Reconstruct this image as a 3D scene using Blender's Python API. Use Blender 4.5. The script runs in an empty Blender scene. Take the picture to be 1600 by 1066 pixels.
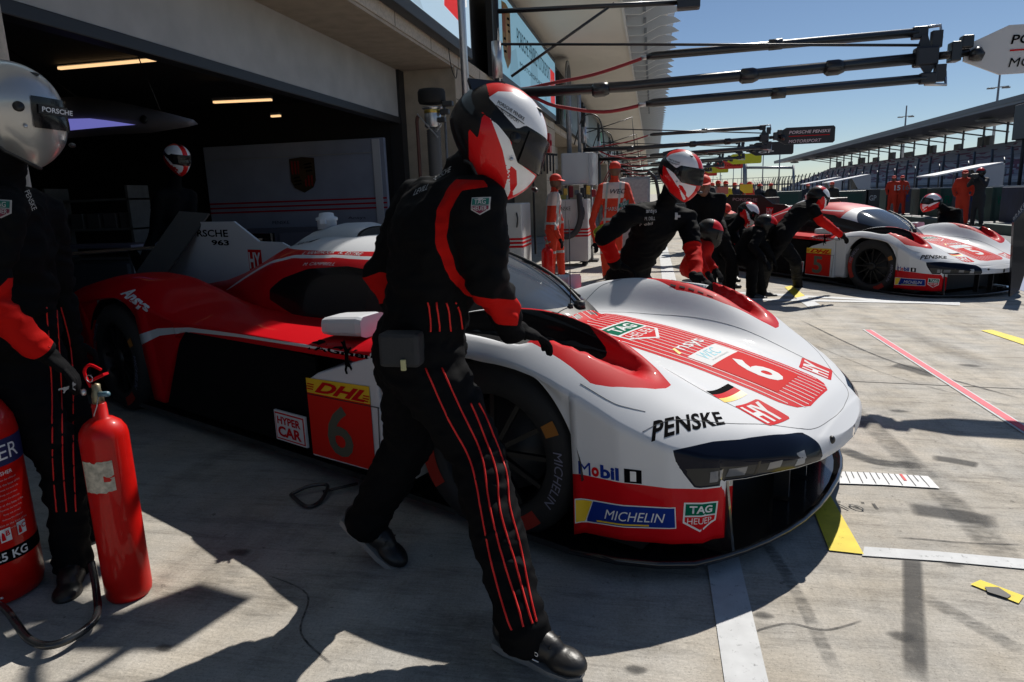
import bpy, bmesh, math, random
import numpy as np
from mathutils import Vector, Matrix, noise
from mathutils.bvhtree import BVHTree
random.seed(7)
R = math.radians
SC = bpy.context.scene
COL = SC.collection
# ---------------- camera, sky, sun, exposure ----------------
cd = bpy.data.cameras.new("camera"); cam = bpy.data.objects.new("camera", cd); COL.objects.link(cam)
cd.sensor_width = 36; cd.lens = 24.0; cd.clip_start = .05; cd.clip_end = 3000
cam.matrix_world = Matrix([[0.97968317, -0.00732473, 0.20041763, 0.0], [0.19757976, 0.20664578, -0.95825871, 0.0], [-0.03439647, 0.9783884, 0.20389461, 1.3], [0.0, 0.0, 0.0, 1.0]])
SC.camera = cam
w = bpy.data.worlds.new("World"); SC.world = w; w.use_nodes = True
nt = w.node_tree; sky = nt.nodes.new("ShaderNodeTexSky"); sky.sky_type = 'NISHITA'; sky.sun_disc = False
SUN = Vector((.285, .632, .719)).normalized()
sky.sun_elevation = math.asin(SUN.z); sky.sun_rotation = math.atan2(SUN.x, SUN.y)
sky.altitude = 0; sky.air_density = .82; sky.dust_density = .12; sky.ozone_density = 3.4
bg = nt.nodes["Background"]; nt.links.new(sky.outputs[0], bg.inputs[0]); bg.inputs[1].default_value = .071
sl = bpy.data.lights.new("sun", 'SUN'); sl.energy = 5.0; sl.angle = R(.5); sl.color = (1, .955, .88)
so = bpy.data.objects.new("sun", sl); COL.objects.link(so); so.rotation_euler = SUN.to_track_quat('Z', 'Y').to_euler()
SC.view_settings.view_transform = 'Standard'; SC.view_settings.look = 'None'; SC.view_settings.exposure = 0; SC.view_settings.gamma = 1
SC.cycles.diffuse_bounces = 1; SC.cycles.max_bounces = 6

# ---------------- materials ----------------
def mat(name, col, rough=.5, metal=0, coat=0, nscale=0, namt=0, bump=0, bscale=60, emit=None, spec=.5, alpha=1, trans=0, weave=0):
    m = bpy.data.materials.new(name); m.use_nodes = True; n = m.node_tree; b = n.nodes["Principled BSDF"]
    b.inputs["Base Color"].default_value = (*col, 1); b.inputs["Roughness"].default_value = rough
    b.inputs["Metallic"].default_value = metal; b.inputs["Coat Weight"].default_value = coat; b.inputs["Coat Roughness"].default_value = .04
    b.inputs["Specular IOR Level"].default_value = spec
    if trans: b.inputs["Transmission Weight"].default_value = trans
    if alpha < 1: b.inputs["Alpha"].default_value = alpha
    if emit: b.inputs["Emission Color"].default_value = (*emit[0], 1); b.inputs["Emission Strength"].default_value = emit[1]
    tc = n.nodes.new("ShaderNodeTexCoord")
    if namt:
        t = n.nodes.new("ShaderNodeTexNoise"); t.inputs["Scale"].default_value = nscale; t.inputs["Detail"].default_value = 6
        n.links.new(tc.outputs["Object"], t.inputs["Vector"])
        mr = n.nodes.new("ShaderNodeMapRange"); mr.inputs[1].default_value = .3; mr.inputs[2].default_value = .7
        mr.inputs[3].default_value = 1-namt; mr.inputs[4].default_value = 1+namt; n.links.new(t.outputs[0], mr.inputs[0])
        mx = n.nodes.new("ShaderNodeVectorMath"); mx.operation = 'SCALE'; mx.inputs[0].default_value = col
        n.links.new(mr.outputs[0], mx.inputs["Scale"]); n.links.new(mx.outputs[0], b.inputs["Base Color"])
    if bump:
        t = n.nodes.new("ShaderNodeTexNoise"); t.inputs["Scale"].default_value = bscale; t.inputs["Detail"].default_value = 5
        n.links.new(tc.outputs["Object"], t.inputs["Vector"])
        bp = n.nodes.new("ShaderNodeBump"); bp.inputs["Strength"].default_value = bump; bp.inputs["Distance"].default_value = .01
        n.links.new(t.outputs[0], bp.inputs["Height"]); n.links.new(bp.outputs[0], b.inputs["Normal"])
    return m

def paintmat(name, cols, rough, coat=0, bump=0, bscale=60, dirt=0, roughs=None, spec=.5):
    """cols: base colour then colours laid over it where float attributes p0,p1,.. are positive (marked regions of paint or cloth)"""
    m = mat(name, cols[0], rough, coat=coat, bump=bump, bscale=bscale, spec=spec); n = m.node_tree; b = n.nodes["Principled BSDF"]
    prev = None; pr = None
    for i, c in enumerate(cols[1:]):
        at = n.nodes.new("ShaderNodeAttribute"); at.attribute_name = "p%d" % i
        g = n.nodes.new("ShaderNodeMath"); g.operation = 'GREATER_THAN'; g.inputs[1].default_value = 0; n.links.new(at.outputs["Fac"], g.inputs[0])
        mx = n.nodes.new("ShaderNodeMix"); mx.data_type = 'RGBA'; n.links.new(g.outputs[0], mx.inputs[0])
        if prev is None: mx.inputs[6].default_value = (*cols[0], 1)
        else: n.links.new(prev, mx.inputs[6])
        mx.inputs[7].default_value = (*c, 1); prev = mx.outputs[2]
        if roughs:
            rx = n.nodes.new("ShaderNodeMix"); n.links.new(g.outputs[0], rx.inputs[0])
            if pr is None: rx.inputs[2].default_value = rough
            else: n.links.new(pr, rx.inputs[2])
            rx.inputs[3].default_value = roughs[i]; pr = rx.outputs[0]
    if dirt:
        tc = n.nodes.new("ShaderNodeTexCoord"); t = n.nodes.new("ShaderNodeTexNoise"); t.inputs["Scale"].default_value = 9; t.inputs["Detail"].default_value = 9
        n.links.new(tc.outputs["Object"], t.inputs["Vector"])
        mr = n.nodes.new("ShaderNodeMapRange"); mr.inputs[1].default_value = .35; mr.inputs[2].default_value = .75; mr.inputs[3].default_value = 1; mr.inputs[4].default_value = 1-dirt
        n.links.new(t.outputs[0], mr.inputs[0]); mx = n.nodes.new("ShaderNodeVectorMath"); mx.operation = 'SCALE'
        n.links.new(prev, mx.inputs[0]); n.links.new(mr.outputs[0], mx.inputs["Scale"]); prev = mx.outputs[0]
    n.links.new(prev, b.inputs["Base Color"])
    if pr is not None: n.links.new(pr, b.inputs["Roughness"])
    return m

MT = {}
def K(name, *a, **k):
    if name not in MT: MT[name] = mat(name, *a, **k)
    return MT[name]
BLACK = K("black_plastic", (.012, .012, .013), .45)
SOFT = K("black_rubber", (.010, .010, .011), .8, bump=.2, bscale=40)
CARBON = K("carbon", (.010, .010, .012), .22, coat=.6)
WHITE = K("white_paint", (.78, .78, .79), .35, coat=.3)
RED = K("red_paint", (.60, .006, .012), .5, coat=.05, spec=.04)
DRED = K("dark_red_print", (.42, .01, .03), .5, spec=.1)
STEEL = K("brushed_steel", (.55, .56, .58), .35, metal=.9)
GALV = K("galvanised_steel", (.36, .37, .38), .5, metal=.6, nscale=20, namt=.15)
GREY = K("grey_metal", (.16, .165, .17), .5, nscale=8, namt=.15)
DARK = K("dark_metal", (.03, .031, .034), .5, nscale=8, namt=.2)
GOLD = K("gold_print", (.5, .32, .08), .4)
BLUE = K("blue_print", (.012, .035, .24), .6, spec=.02)
YEL = K("yellow_print", (.85, .55, .02), .45)
GREEN = K("green_print", (.0, .13, .07), .6, spec=.02)
LTWHITE = K("lettering_white", (.74, .74, .74), .6, spec=.06)
LTGREY = K("lettering_grey", (.35, .36, .38), .5)
ORANGE = K("orange_print", (.85, .3, .02), .5)

# ---------------- mesh helpers ----------------
class MB:
    def __init__(s): s.v = []; s.f = []; s.sm = []
    def add(s, vs, fs, smooth=False):
        o = len(s.v); s.v += [tuple(v) for v in vs]; s.f += [tuple(i+o for i in f) for f in fs]; s.sm += [smooth]*len(fs); return s
    def box(s, a, b, M=None):
        vs = [Vector((x, y, z)) for x in (a[0], b[0]) for y in (a[1], b[1]) for z in (a[2], b[2])]
        if M: vs = [M @ v for v in vs]
        return s.add(vs, [(0, 1, 3, 2), (4, 6, 7, 5), (0, 4, 5, 1), (2, 3, 7, 6), (0, 2, 6, 4), (1, 5, 7, 3)])
    def rbox(s, a, b, r=.01, M=None):      # box with chamfered edges
        ctr = [(p+q)/2 for p, q in zip(a, b)]; h = [(abs(q-p))/2 for p, q in zip(a, b)]; r = min(r, *[x*.49 for x in h]); bm = bmesh.new()
        bmesh.ops.create_cube(bm, size=2)
        for v in bm.verts: v.co = Vector((v.co.x*h[0], v.co.y*h[1], v.co.z*h[2]))
        bmesh.ops.bevel(bm, geom=bm.edges[:], offset=r, segments=2, profile=.5, affect='EDGES')
        vs = [v.co+Vector(ctr) for v in bm.verts]
        if M: vs = [M @ v for v in vs]
        bm.verts.index_update(); fs = [[v.index for v in f.verts] for f in bm.faces]; bm.free(); return s.add(vs, fs)
    def bar(s, a, b, w, h, up=(0, 0, 1)):
        a = Vector(a); b = Vector(b); d = (b-a).normalized(); sd = d.cross(Vector(up)).normalized(); u = sd.cross(d)
        vs = [p+sd*x*w/2+u*y*h/2 for p in (a, b) for x in (-1, 1) for y in (-1, 1)]
        return s.add(vs, [(0, 1, 3, 2), (4, 6, 7, 5), (0, 4, 5, 1), (2, 3, 7, 6), (0, 2, 6, 4), (1, 5, 7, 3)])
    def tube(s, pts, r, n=10, cap=True, closed=False):
        pts = [Vector(p) for p in pts]; m = len(pts); rs = r if isinstance(r, (list, tuple)) else [r]*m; vs = []; fs = []; prev = None
        for i, p in enumerate(pts):
            if closed: d = pts[(i+1) % m]-pts[i-1]
            else: d = pts[min(i+1, m-1)]-pts[max(i-1, 0)]
            d = d.normalized() if d.length > 1e-9 else Vector((0, 0, 1))
            if prev is None: u = d.orthogonal().normalized()
            else: u = (prev-d*prev.dot(d)); u = u.normalized() if u.length > 1e-6 else d.orthogonal().normalized()
            prev = u; v = d.cross(u)
            for k in range(n): a = 2*math.pi*k/n; vs.append(p+(u*math.cos(a)+v*math.sin(a))*rs[i])
        for i in range(m if closed else m-1):
            for k in range(n): a = i*n+k; b = i*n+(k+1) % n; c = ((i+1) % m)*n+(k+1) % n; d_ = ((i+1) % m)*n+k; fs.append((a, b, c, d_))
        if cap and not closed: fs += [tuple(range(n))[::-1], tuple((m-1)*n+k for k in range(n))]
        return s.add(vs, fs, True)
    def lathe(s, prof, o=(0, 0, 0), ax=(0, 0, 1), n=24, cap=True):
        ax = Vector(ax).normalized(); u = ax.orthogonal().normalized(); v = ax.cross(u); o = Vector(o); vs = []; fs = []
        for r, h in prof:
            for k in range(n): a = 2*math.pi*k/n; vs.append(o+ax*h+(u*math.cos(a)+v*math.sin(a))*r)
        for i in range(len(prof)-1):
            for k in range(n): fs.append((i*n+k, i*n+(k+1) % n, (i+1)*n+(k+1) % n, (i+1)*n+k))
        if cap: fs += [tuple(range(n))[::-1], tuple((len(prof)-1)*n+k for k in range(n))]
        return s.add(vs, fs, True)
    def prism(s, poly, O, U, V, t):       # polygon in the plane O+xU+yV, thickness t along UxV
        O = Vector(O); U = Vector(U); V = Vector(V); N = U.cross(V).normalized(); n = len(poly)
        vs = [O+U*x+V*y for x, y in poly]+[O+U*x+V*y+N*t for x, y in poly]
        fs = [tuple(range(n))[::-1], tuple(range(n, 2*n))]+[(i, (i+1) % n, n+(i+1) % n, n+i) for i in range(n)]
        return s.add(vs, fs)
    def ell(s, c, r, M=None, nu=20, nv=12):
        c = Vector(c); vs = []; fs = []
        for j in range(nv+1):
            for i in range(nu):
                a = 2*math.pi*i/nu; b = math.pi*j/nv; p = Vector((r[0]*math.sin(b)*math.cos(a), r[1]*math.sin(b)*math.sin(a), r[2]*math.cos(b)))
                vs.append(c+(M @ p if M else p))
        for j in range(nv):
            for i in range(nu): fs.append((j*nu+i, (j+1)*nu+i, (j+1)*nu+(i+1) % nu, j*nu+(i+1) % nu))
        return s.add(vs, fs, True)
    def build(s, name, m, parent=None, world=False, vis=True):
        me = bpy.data.meshes.new(name); off = Vector((0, 0, 0))
        if world and parent: off = parent_loc(parent)
        me.from_pydata([Vector(v)-off for v in s.v], [], s.f); me.materials.append(m); me.update()
        for p, q in zip(me.polygons, s.sm): p.use_smooth = q
        o = bpy.data.objects.new(name, me); COL.objects.link(o)
        if parent: o.parent = parent
        return o
def parent_loc(p):
    l = Vector(p.location)
    while p.parent: p = p.parent; l = l+p.location
    return l
def bend(pts, n=6):           # Catmull-Rom through points
    P = [Vector(p) for p in pts]; out = []
    for i in range(len(P)-1):
        a = P[max(i-1, 0)]; b = P[i]; c = P[i+1]; d = P[min(i+2, len(P)-1)]
        for k in range(n):
            t = k/n; out.append(.5*((2*b)+(c-a)*t+(2*a-5*b+4*c-d)*t*t+(3*b-a-3*c+d)*t**3))
    return out+[P[-1]]
def thing(name, label, cat, loc=(0, 0, 0), rz=0, group=None):
    o = bpy.data.objects.new(name, None); COL.objects.link(o); o.location = loc; o.rotation_euler = (0, 0, rz); o.empty_display_size = .1
    return tag(o, label, cat, group)
def tag(o, label=None, cat=None, group=None, kind=None):
    if label: o["label"] = label
    if cat: o["category"] = cat
    if group: o["group"] = group
    if kind: o["kind"] = kind
    return o
def dup(o, loc=None, rz=None, label=None, parent=None):
    c = o.copy(); COL.objects.link(c)
    if parent is not None: c.parent = parent
    if loc is not None: c.location = loc
    if rz is not None: c.rotation_euler = (0, 0, rz)
    if label: c["label"] = label
    for ch in list(o.children): dup(ch, parent=c)
    return c
_tc = {}
def textgeo(s, bold=0, shear=0, space=1):
    """outline letters as triangles, normalised to height 1; returns verts (x,y), faces, width"""
    bold = 0 if set(s) & set('MW') else bold
    k = (s, bold, shear, space)
    if k in _tc: return _tc[k]
    cu = bpy.data.curves.new("t", 'FONT'); cu.body = s; cu.size = 1; cu.offset = bold; cu.shear = shear; cu.space_character = space; cu.resolution_u = 3
    o = bpy.data.objects.new("t", cu); COL.objects.link(o); dg = bpy.context.evaluated_depsgraph_get(); dg.update()
    me = bpy.data.meshes.new_from_object(o.evaluated_get(dg)); bpy.data.objects.remove(o); bpy.data.curves.remove(cu)
    bm = bmesh.new(); bm.from_mesh(me); bpy.data.meshes.remove(me); bmesh.ops.triangulate(bm, faces=bm.faces[:])
    bm.verts.index_update(); vs = [(v.co.x, v.co.y) for v in bm.verts]; fs = [tuple(v.index for v in f.verts) for f in bm.faces]; bm.free()
    x0 = min(v[0] for v in vs); x1 = max(v[0] for v in vs); y0 = min(v[1] for v in vs); y1 = max(v[1] for v in vs)
    vs = [((x-x0)/(x1-x0), (y-y0)/(y1-y0)) for x, y in vs]; _tc[k] = (vs, fs, (x1-x0)/(y1-y0)); return _tc[k]
def text_on(name, s, O, U, V, m, parent, bold=.0, shear=0, lift=.002, world=True, space=1):
    """flat lettering filling the rectangle O, O+U, O+V; lifted off its board"""
    vs, fs, _ = textgeo(s, bold, shear, space); O = Vector(O); U = Vector(U); V = Vector(V); N = U.cross(V).normalized()*lift
    mb = MB(); mb.add([O+U*x+V*y+N for x, y in vs], fs); o = mb.build(name, m, parent, world=world); return o
MT['car_white'] = mat('car_white', (.68, .69, .71), .5, coat=.16, spec=.1)
PW = (.68, .69, .71); PR = (.56, .003, .009)
MT['print_black'] = mat('print_black', (.004, .004, .005), .8, spec=.02)
K('satin_black', (.005, .005, .006), .7, spec=.08)
MT['car_body'] = paintmat('car_body', [PW, PR, (.004, .004, .005), PW, (.006, .009, .02), (.05, .05, .048)], .5, coat=.16, roughs=[.5, .9, .5, .08, .15], spec=.07)
MT['car_canopy'] = paintmat('car_canopy', [PW, PR, PW, (.006, .007, .008), (.006, .006, .007), (.055, .07, .095)], .5, coat=.25, roughs=[.5, .5, .25, .5, .06], spec=.2)  # last tone: windscreen glass, paled and blued to stand for reflected sky
# ---------------- people ----------------
SUIT = (.0042, .0045, .0055)
MT['suit'] = paintmat('race_suit', [SUIT, (.50, .008, .006), (.05, .05, .055)], .78, bump=.35, bscale=14, spec=.08)
MT['suit_plain'] = mat('black_overalls', (.006, .006, .007), .8, bump=.3, bscale=20, spec=.12)
MT['marshal'] = paintmat('marshal_overall', [(.62, .032, .004), (.74, .55, .50), (.45, .46, .44)], .7, bump=.3, bscale=16)
MT['helmet'] = paintmat('helmet_shell', [(.84, .84, .85), (.66, .008, .010), (.004, .004, .005)], .3, coat=.35, roughs=[.35, .6], spec=.15)
MT['silver'] = mat('silver_shell', (.42, .42, .41), .28, metal=.55, coat=.6, bump=.02, bscale=300)
MT['glove'] = mat('black_glove', (.007, .007, .008), .8, bump=.3, bscale=60, spec=.06)
MT['shoe'] = mat('black_shoe', (.010, .010, .011), .42, bump=.15, bscale=50)
MT['sole'] = mat('shoe_sole', (.30, .29, .28), .6)
MT['visor'] = mat('visor', (.008, .008, .009), .16, spec=.4)
MT['skin'] = mat('skin', (.16, .075, .045), .55)
MT['piping'] = mat('red_piping', (.72, .012, .008), .6)
MT['cloth_white'] = mat('print_on_cloth', (.42, .42, .43), .8)
MT['cap'] = mat('orange_cap', (.72, .03, .01), .7, bump=.2, bscale=30)
def frame(z, x):
    z = Vector(z).normalized(); x = Vector(x); x = (x-z*x.dot(z)).normalized(); return Matrix((x, z.cross(x), z)).transposed()
def cone(mb, a, b, ra, rb, n=14):
    a = Vector(a); b = Vector(b); d = b-a; L_ = d.length
    if L_ < 1e-5: mb.ell(a, (ra, ra, ra)); return
    pts = [a+d*t for t in np.linspace(0, 1, 8)]; mb.tube(pts, [ra+(rb-ra)*t for t in np.linspace(0, 1, 8)], n)
    mb.ell(a, (ra, ra, ra), None, n, 8); mb.ell(b, (rb, rb, rb), None, n, 8)
def fuse(name, mb, m, parent, vox=.014, smooth=6, wrinkle=0, paint=None, wr_scale=9):
    """voxel-join overlapping volumes into one continuous skin, smooth, crease, paint"""
    me = bpy.data.meshes.new(name); me.from_pydata(mb.v, [], mb.f); o = bpy.data.objects.new(name, me); COL.objects.link(o)
    r = o.modifiers.new('r', 'REMESH'); r.mode = 'VOXEL'; r.voxel_size = vox
    s = o.modifiers.new('s', 'SMOOTH'); s.iterations = smooth; s.factor = .5
    dg = bpy.context.evaluated_depsgraph_get(); dg.update(); m2 = bpy.data.meshes.new_from_object(o.evaluated_get(dg)); bpy.data.objects.remove(o); bpy.data.meshes.remove(me); m2.name = name
    n = len(m2.vertices); co = np.empty(n*3); m2.vertices.foreach_get('co', co); co = co.reshape(-1, 3)
    if wrinkle:
        no = np.empty(n*3); m2.vertices.foreach_get('normal', no); no = no.reshape(-1, 3); d = np.empty(n)
        for i in range(n):
            p = Vector(co[i]); q = Vector((p.x, p.y, p.z*1.9))*wr_scale; w_ = noise.noise(q*.5+Vector((3, 7, 1)))
            a = noise.noise(q+Vector((w_, w_, 0))*1.6); d[i] = (1-abs(a)*3.4)*.65+.45*noise.noise(q*2.3)+.8*noise.noise(q*.45)
        co = co+no*(d*wrinkle)[:, None]
    if paint:
        for k, a in enumerate(paint(co)):
            at = m2.attributes.new('p%d' % k, 'FLOAT', 'POINT'); at.data.foreach_set('value', np.asarray(a, np.float32))
    off = np.array(parent_loc(parent)) if parent else 0; co2 = co-off; m2.vertices.foreach_set('co', co2.ravel()); m2.materials.clear(); m2.materials.append(m)
    m2.polygons.foreach_set('use_smooth', [True]*len(m2.polygons)); m2.update()
    ob = bpy.data.objects.new(name, m2); COL.objects.link(ob); ob.parent = parent
    tri = BVHTree.FromPolygons([tuple(c) for c in co], [tuple(p.vertices) for p in m2.polygons]); return ob, tri, co
def hand(parent, w_, d, up, side, m, curl=.5, spread=.1, vox=.004, s=1.0):
    """palm, five separate bent fingers; w_ wrist, d pointing dir, up = back of hand normal, side=+1 thumb toward up x d"""
    w_ = Vector(w_); d = Vector(d).normalized(); up = Vector(up); up = (up-d*up.dot(d)).normalized(); lat = up.cross(d)*side; mb = MB()
    cone(mb, w_-d*.03*s, w_+d*.03*s, .030*s, .030*s)
    M = Matrix((d, lat, up)).transposed(); mb.ell(w_+d*.055*s, (.055*s, .042*s, .020*s), M)
    for i, (o, ln) in enumerate(((.030, .075), (.010, .085), (-.010, .080), (-.030, .062))):
        p = w_+d*.095*s+lat*o*s; dd = (d+lat*o*spread*12).normalized(); a = 0
        for j, (f, r) in enumerate(((.45, .0105), (.32, .0098), (.25, .009))):
            a += curl*(.5 if j == 0 else .9); q = p+(dd*math.cos(a)-up*math.sin(a))*ln*f*s; cone(mb, p, q, r*s, r*.95*s, 10); p = q
    p = w_+d*.035*s+lat*.035*s; q = p+(d*.7+lat*.75-up*.25).normalized()*.045*s; cone(mb, p, q, .014*s, .012*s, 10); cone(mb, q, q+(d*.95+lat*.1-up*.45*curl*2).normalized()*.036*s, .012*s, .010*s, 10)
    return fuse('glove', mb, m, parent, vox, 3)[0]
def shoe(parent, ank, d, tilt=0, m=None, s=1.0, vox=.006):
    """racing boot: ank = ankle point, d = toe direction"""
    ank = Vector(ank); d = Vector(d); d = Vector((d.x, d.y, d.z)).normalized(); sd = d.cross(Vector((0, 0, 1))).normalized(); u = sd.cross(d); mb = MB()
    F = Matrix((d, sd, u)).transposed(); b = ank-u*.075*s
    cone(mb, ank+Vector((0, 0, .01)), ank-u*.03*s, .044*s, .047*s); mb.ell(b+d*-.03*s+u*.015*s, (.055*s, .040*s, .045*s), F); mb.ell(b+d*.06*s+u*.018*s, (.085*s, .044*s, .045*s), F); mb.ell(b+d*.145*s+u*.0*s, (.065*s, .047*s, .032*s), F)
    o, _, _ = fuse('boot', mb, m or MT['shoe'], parent, vox, 5)
    pr = [(-.085, 0), (-.075, .03), (-.03, .038), (.05, .036), (.12, .046), (.18, .040), (.207, .015), (.207, -.015), (.18, -.040), (.12, -.046), (.05, -.036), (-.03, -.038), (-.075, -.03)]
    MB().prism([(x*s*.96, y*s*.95) for x, y in pr], b-u*.020*s, d, sd*-1, -.020*s).build('sole', MT['sole'], o, world=True)
    mb = MB()
    for k in range(4): mb.tube([b+d*(.045+.022*k)*s+sd*.03*s+u*(.058-.006*k)*s, b+d*(.045+.022*k)*s+u*(.068-.006*k)*s, b+d*(.045+.022*k)*s-sd*.03*s+u*(.058-.006*k)*s], .0035*s, 6)
    mb.build('laces', BLACK, o, world=True); return o
def helmet(parent, c, fwd, up, scheme='race', s=1.0, detail=2, m=None):
    """full-face helmet: shell with eye port, visor, chin bar"""
    c = Vector(c); fwd = Vector(fwd).normalized(); up = Vector(up); up = (up-fwd*up.dot(fwd)).normalized(); lf = up.cross(fwd); M = Matrix((fwd, lf, up)).transposed()
    nu, nv = (96, 64) if detail > 1 else (40, 28); P = np.zeros((nv, nu+1, 3))
    for j in range(nv):
        t = -1.12+(1.5708+1.12)*j/(nv-1)
        for i in range(nu+1):
            a = 2*math.pi*i/nu; ct, st = math.cos(t), math.sin(t); x = ct*math.cos(a); y = ct*math.sin(a)
            X = x*(.152 if x > 0 else .140); Y = y*.126; Z = st*(.138 if st > 0 else .150)
            if st < 0: Z = st*(.152+.050*max(-.6, x/max(ct, .2)))
            if x > 0 and st < .12: k = min(1, (.12-st)/.6); X += .022*k*max(x, 0)**.5; Y *= 1-.20*k*x
            if x < 0 and st < -.2: X *= 1+.28*(st+.2)
            P[j, i] = (X, Y, Z)
    X, Y, Z = P[..., 0]*s, P[..., 1]*s, P[..., 2]*s; L3 = P*s
    W3 = L3 @ np.array(M).T+np.array(c)-(np.array(parent_loc(parent)))
    x, y, z = P[..., 0], P[..., 1], P[..., 2]
    port = psdf(x, z, [(.30, .040), (.062, .040), (.045, .020), (.05, -.02), (.085, -.052), (.30, -.060)])
    if scheme == 'race':
        wh1 = psdf(x, z, [(.17, .055), (.155, .10), (.10, .128), (.02, .125), (-.045, .095), (-.07, .055), (-.03, .035), (.04, .022), (.09, .010), (.17, .035)])
        wh2 = psdf(x, z, [(-.055, .028), (.02, .004), (.055, -.03), (.085, -.055), (.17, -.066), (.21, -.10), (.19, -.22), (.125, -.22), (.12, -.15), (.10, -.11), (.105, -.16), (.09, -.165), (.075, -.10), (.03, -.045), (-.03, .012)])
        redt = psdf(x, z, [(.065, -.07), (.09, -.075), (.112, -.11), (.108, -.145), (.09, -.115)]); keep = np.minimum(np.maximum(wh1, wh2), np.abs(y)-.028)
        ink = np.where(np.abs(np.maximum(wh1, wh2)+.004) < .003, .01, -.01)
        red = np.maximum(-keep, redt)
        blk = psdf(x, z, [(-.30, .135), (-.09, .118), (-.06, .066), (.0, .040), (.085, .006), (.06, -.022), (-.01, .010), (-.085, .03), (-.075, -.04), (-.045, -.10), (.02, -.16), (.06, -.22), (.0, -.3), (-.3, -.3)])
        spike = psdf(x, z, [(-.10, .04), (-.06, .02), (-.045, -.045), (-.10, -.02)])
        blk = np.maximum(np.maximum(blk, port+.004), spike)
        blk = np.maximum(blk, np.minimum(.006-np.abs(np.maximum(wh1, wh2)+.005)+0*x, .001)-.0025)
        blk = np.maximum(blk, np.minimum(.016-np.abs(y), z-.12))
    elif scheme == 'dark': red = np.minimum(x-.0, .10-np.abs(y)*0-np.abs(z-.1)*2); blk = np.maximum(-red, port)
    else: red = -np.ones_like(x); blk = port
    o = grid_mesh('helmet', W3, m or (MT['silver'] if scheme == 'silver' else MT['helmet']), parent, [red, blk] if scheme != 'silver' else None)
    q = lambda X, Y, Z: c+M @ Vector((X, Y, Z))*s
    # visor bubble
    n1, n2 = 17, 8; V = np.zeros((n1, n2, 3))
    for i in range(n1):
        a = R(-60+120*i/(n1-1))
        for j in range(n2):
            zz = -.056+.094*j/(n2-1); rr = 1.015; xx = math.cos(a)*(.156+.018*max(0, -zz)/.06)*rr*math.sqrt(max(.05, 1-(zz/.19)**2)); yy = math.sin(a)*.127*rr*math.sqrt(max(.05, 1-(zz/.17)**2)); V[i, j] = tuple(q(xx, yy, zz)-parent_loc(parent))
    grid_mesh('visor', V, MT['visor'], o)
    if detail > 1:
        for sy in (-1, 1): MB().lathe([(.0, -.004), (.015, -.002), (.015, .006), (.0, .008)], q(.048, sy*.119, .0), M @ Vector((0, sy, 0)), 20).build('visor_pivot', BLACK, o, world=True)
        rim = [q(*(np.array([P[0, i, 0]*1.01, P[0, i, 1]*1.01, P[0, i, 2]]))) for i in range(0, nu, 3)]
        MB().tube(rim, .007*s, 6, closed=True).build('rim_seal', BLACK, o, world=True)
        for vx, vy, vz, rx in ((.172, 0, -.098, .008),):
            MB().ell(q(vx, vy, vz), (.010, .034, .008), M).build('chin_vent', BLACK, o, world=True)
        for sy in (-1, 1): MB().ell(q(.075, sy*.045, .105), (.020, .006, .006), M).build('brow_vent', BLACK, o, world=True)
        for sy in (-1, 1): MB().lathe([(0, -.001), (.006, 0), (.005, .003), (0, .003)], q(.062, sy*.112, -.055), M @ Vector((0, sy, 0)), 12).build('rivet', STEEL, o, world=True)
        if scheme == 'race':
            sp = MB(); b0 = [(-.03, .04, .126), (-.11, .045, .072), (-.11, -.045, .072), (-.03, -.04, .126)]; t0 = [(-.04, .025, .134), (-.135, .03, .098), (-.135, -.03, .098), (-.04, -.025, .134)]
            sp.add([q(*p) for p in b0+t0], [(0, 1, 2, 3), (7, 6, 5, 4), (0, 4, 5, 1), (1, 5, 6, 2), (2, 6, 7, 3), (3, 7, 4, 0)]); sp.build('spoiler', K('smoked_plastic', (.03, .035, .045), .2), o, world=True)
            for sy in (-1, 1):
                for s_, z0, x0, ln in (('PORSCHE PENSKE', .062, -.035, .085), ('MOTORSPORT', .045, -.02, .06)):
                    vs, fs, asp = textgeo(s_, .01); h_ = .0095; pts = []
                    for u, v in vs:
                        X_ = x0+ln*(u if sy < 0 else 1-u); Z_ = z0+h_*v-.12*(X_-x0); yy = .127*math.sqrt(max(.02, 1-(X_/.152 if X_ > 0 else X_/.14)**2-(Z_/.138)**2))*sy; pts.append(q(X_, yy*1.012, Z_))
                    MB().add(pts, fs).build('lettering', MT['print_black'], o, world=True)
                pts = [q(X_, sy*.1285*math.sqrt(max(.02, 1-(X_/.15)**2-((.0555-.12*(X_+.035))/.138)**2))*1.01, .0555-.12*(X_+.035)) for X_ in np.linspace(-.035, .055, 8)]
                MB().tube(pts, .0012, 4).build('underline', MT['print_black'], o, world=True)
        if scheme == 'silver':
            for sy in (-1,):
                pts = [q(.165*math.cos(a), sy*.135*math.sin(a), z_) for z_, aa in ((-.012, (54, 38, 22, 8)), (.016, (8, 22, 38, 54))) for a in map(R, aa)]
                MB().add(pts, [(0, 1, 6, 7), (1, 2, 5, 6), (2, 3, 4, 5)]).build('visor_strip', BLACK, o, world=True)
                text_on('lettering', 'PORSCHE', q(.102, -.112, -.006), M @ Vector((.070, .085, .0)), M @ Vector((0, 0, .015)), LTWHITE, o, bold=.02, lift=.006)
    return o
def ribbon(name, bvh, pts, axis_a, axis_b, r, m, parent, out=.004):
    """piping sewn on the cloth: points given as (t along limb, angle) rays onto the body"""
    A = Vector(axis_a); B = Vector(axis_b); d = (B-A).normalized(); u = d.cross(Vector((0, 1, 0))).normalized(); v = d.cross(u); res = []
    for t, an in pts:
        c = A.lerp(B, t); dr = u*math.cos(an)+v*math.sin(an); h = bvh.ray_cast(c+dr*.30, -dr, .32)
        if h[0] is not None: res.append(h[0]+dr*out)
    if len(res) > 2: return MB().tube(res, r, 6).build(name, m, parent, world=True)
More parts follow.
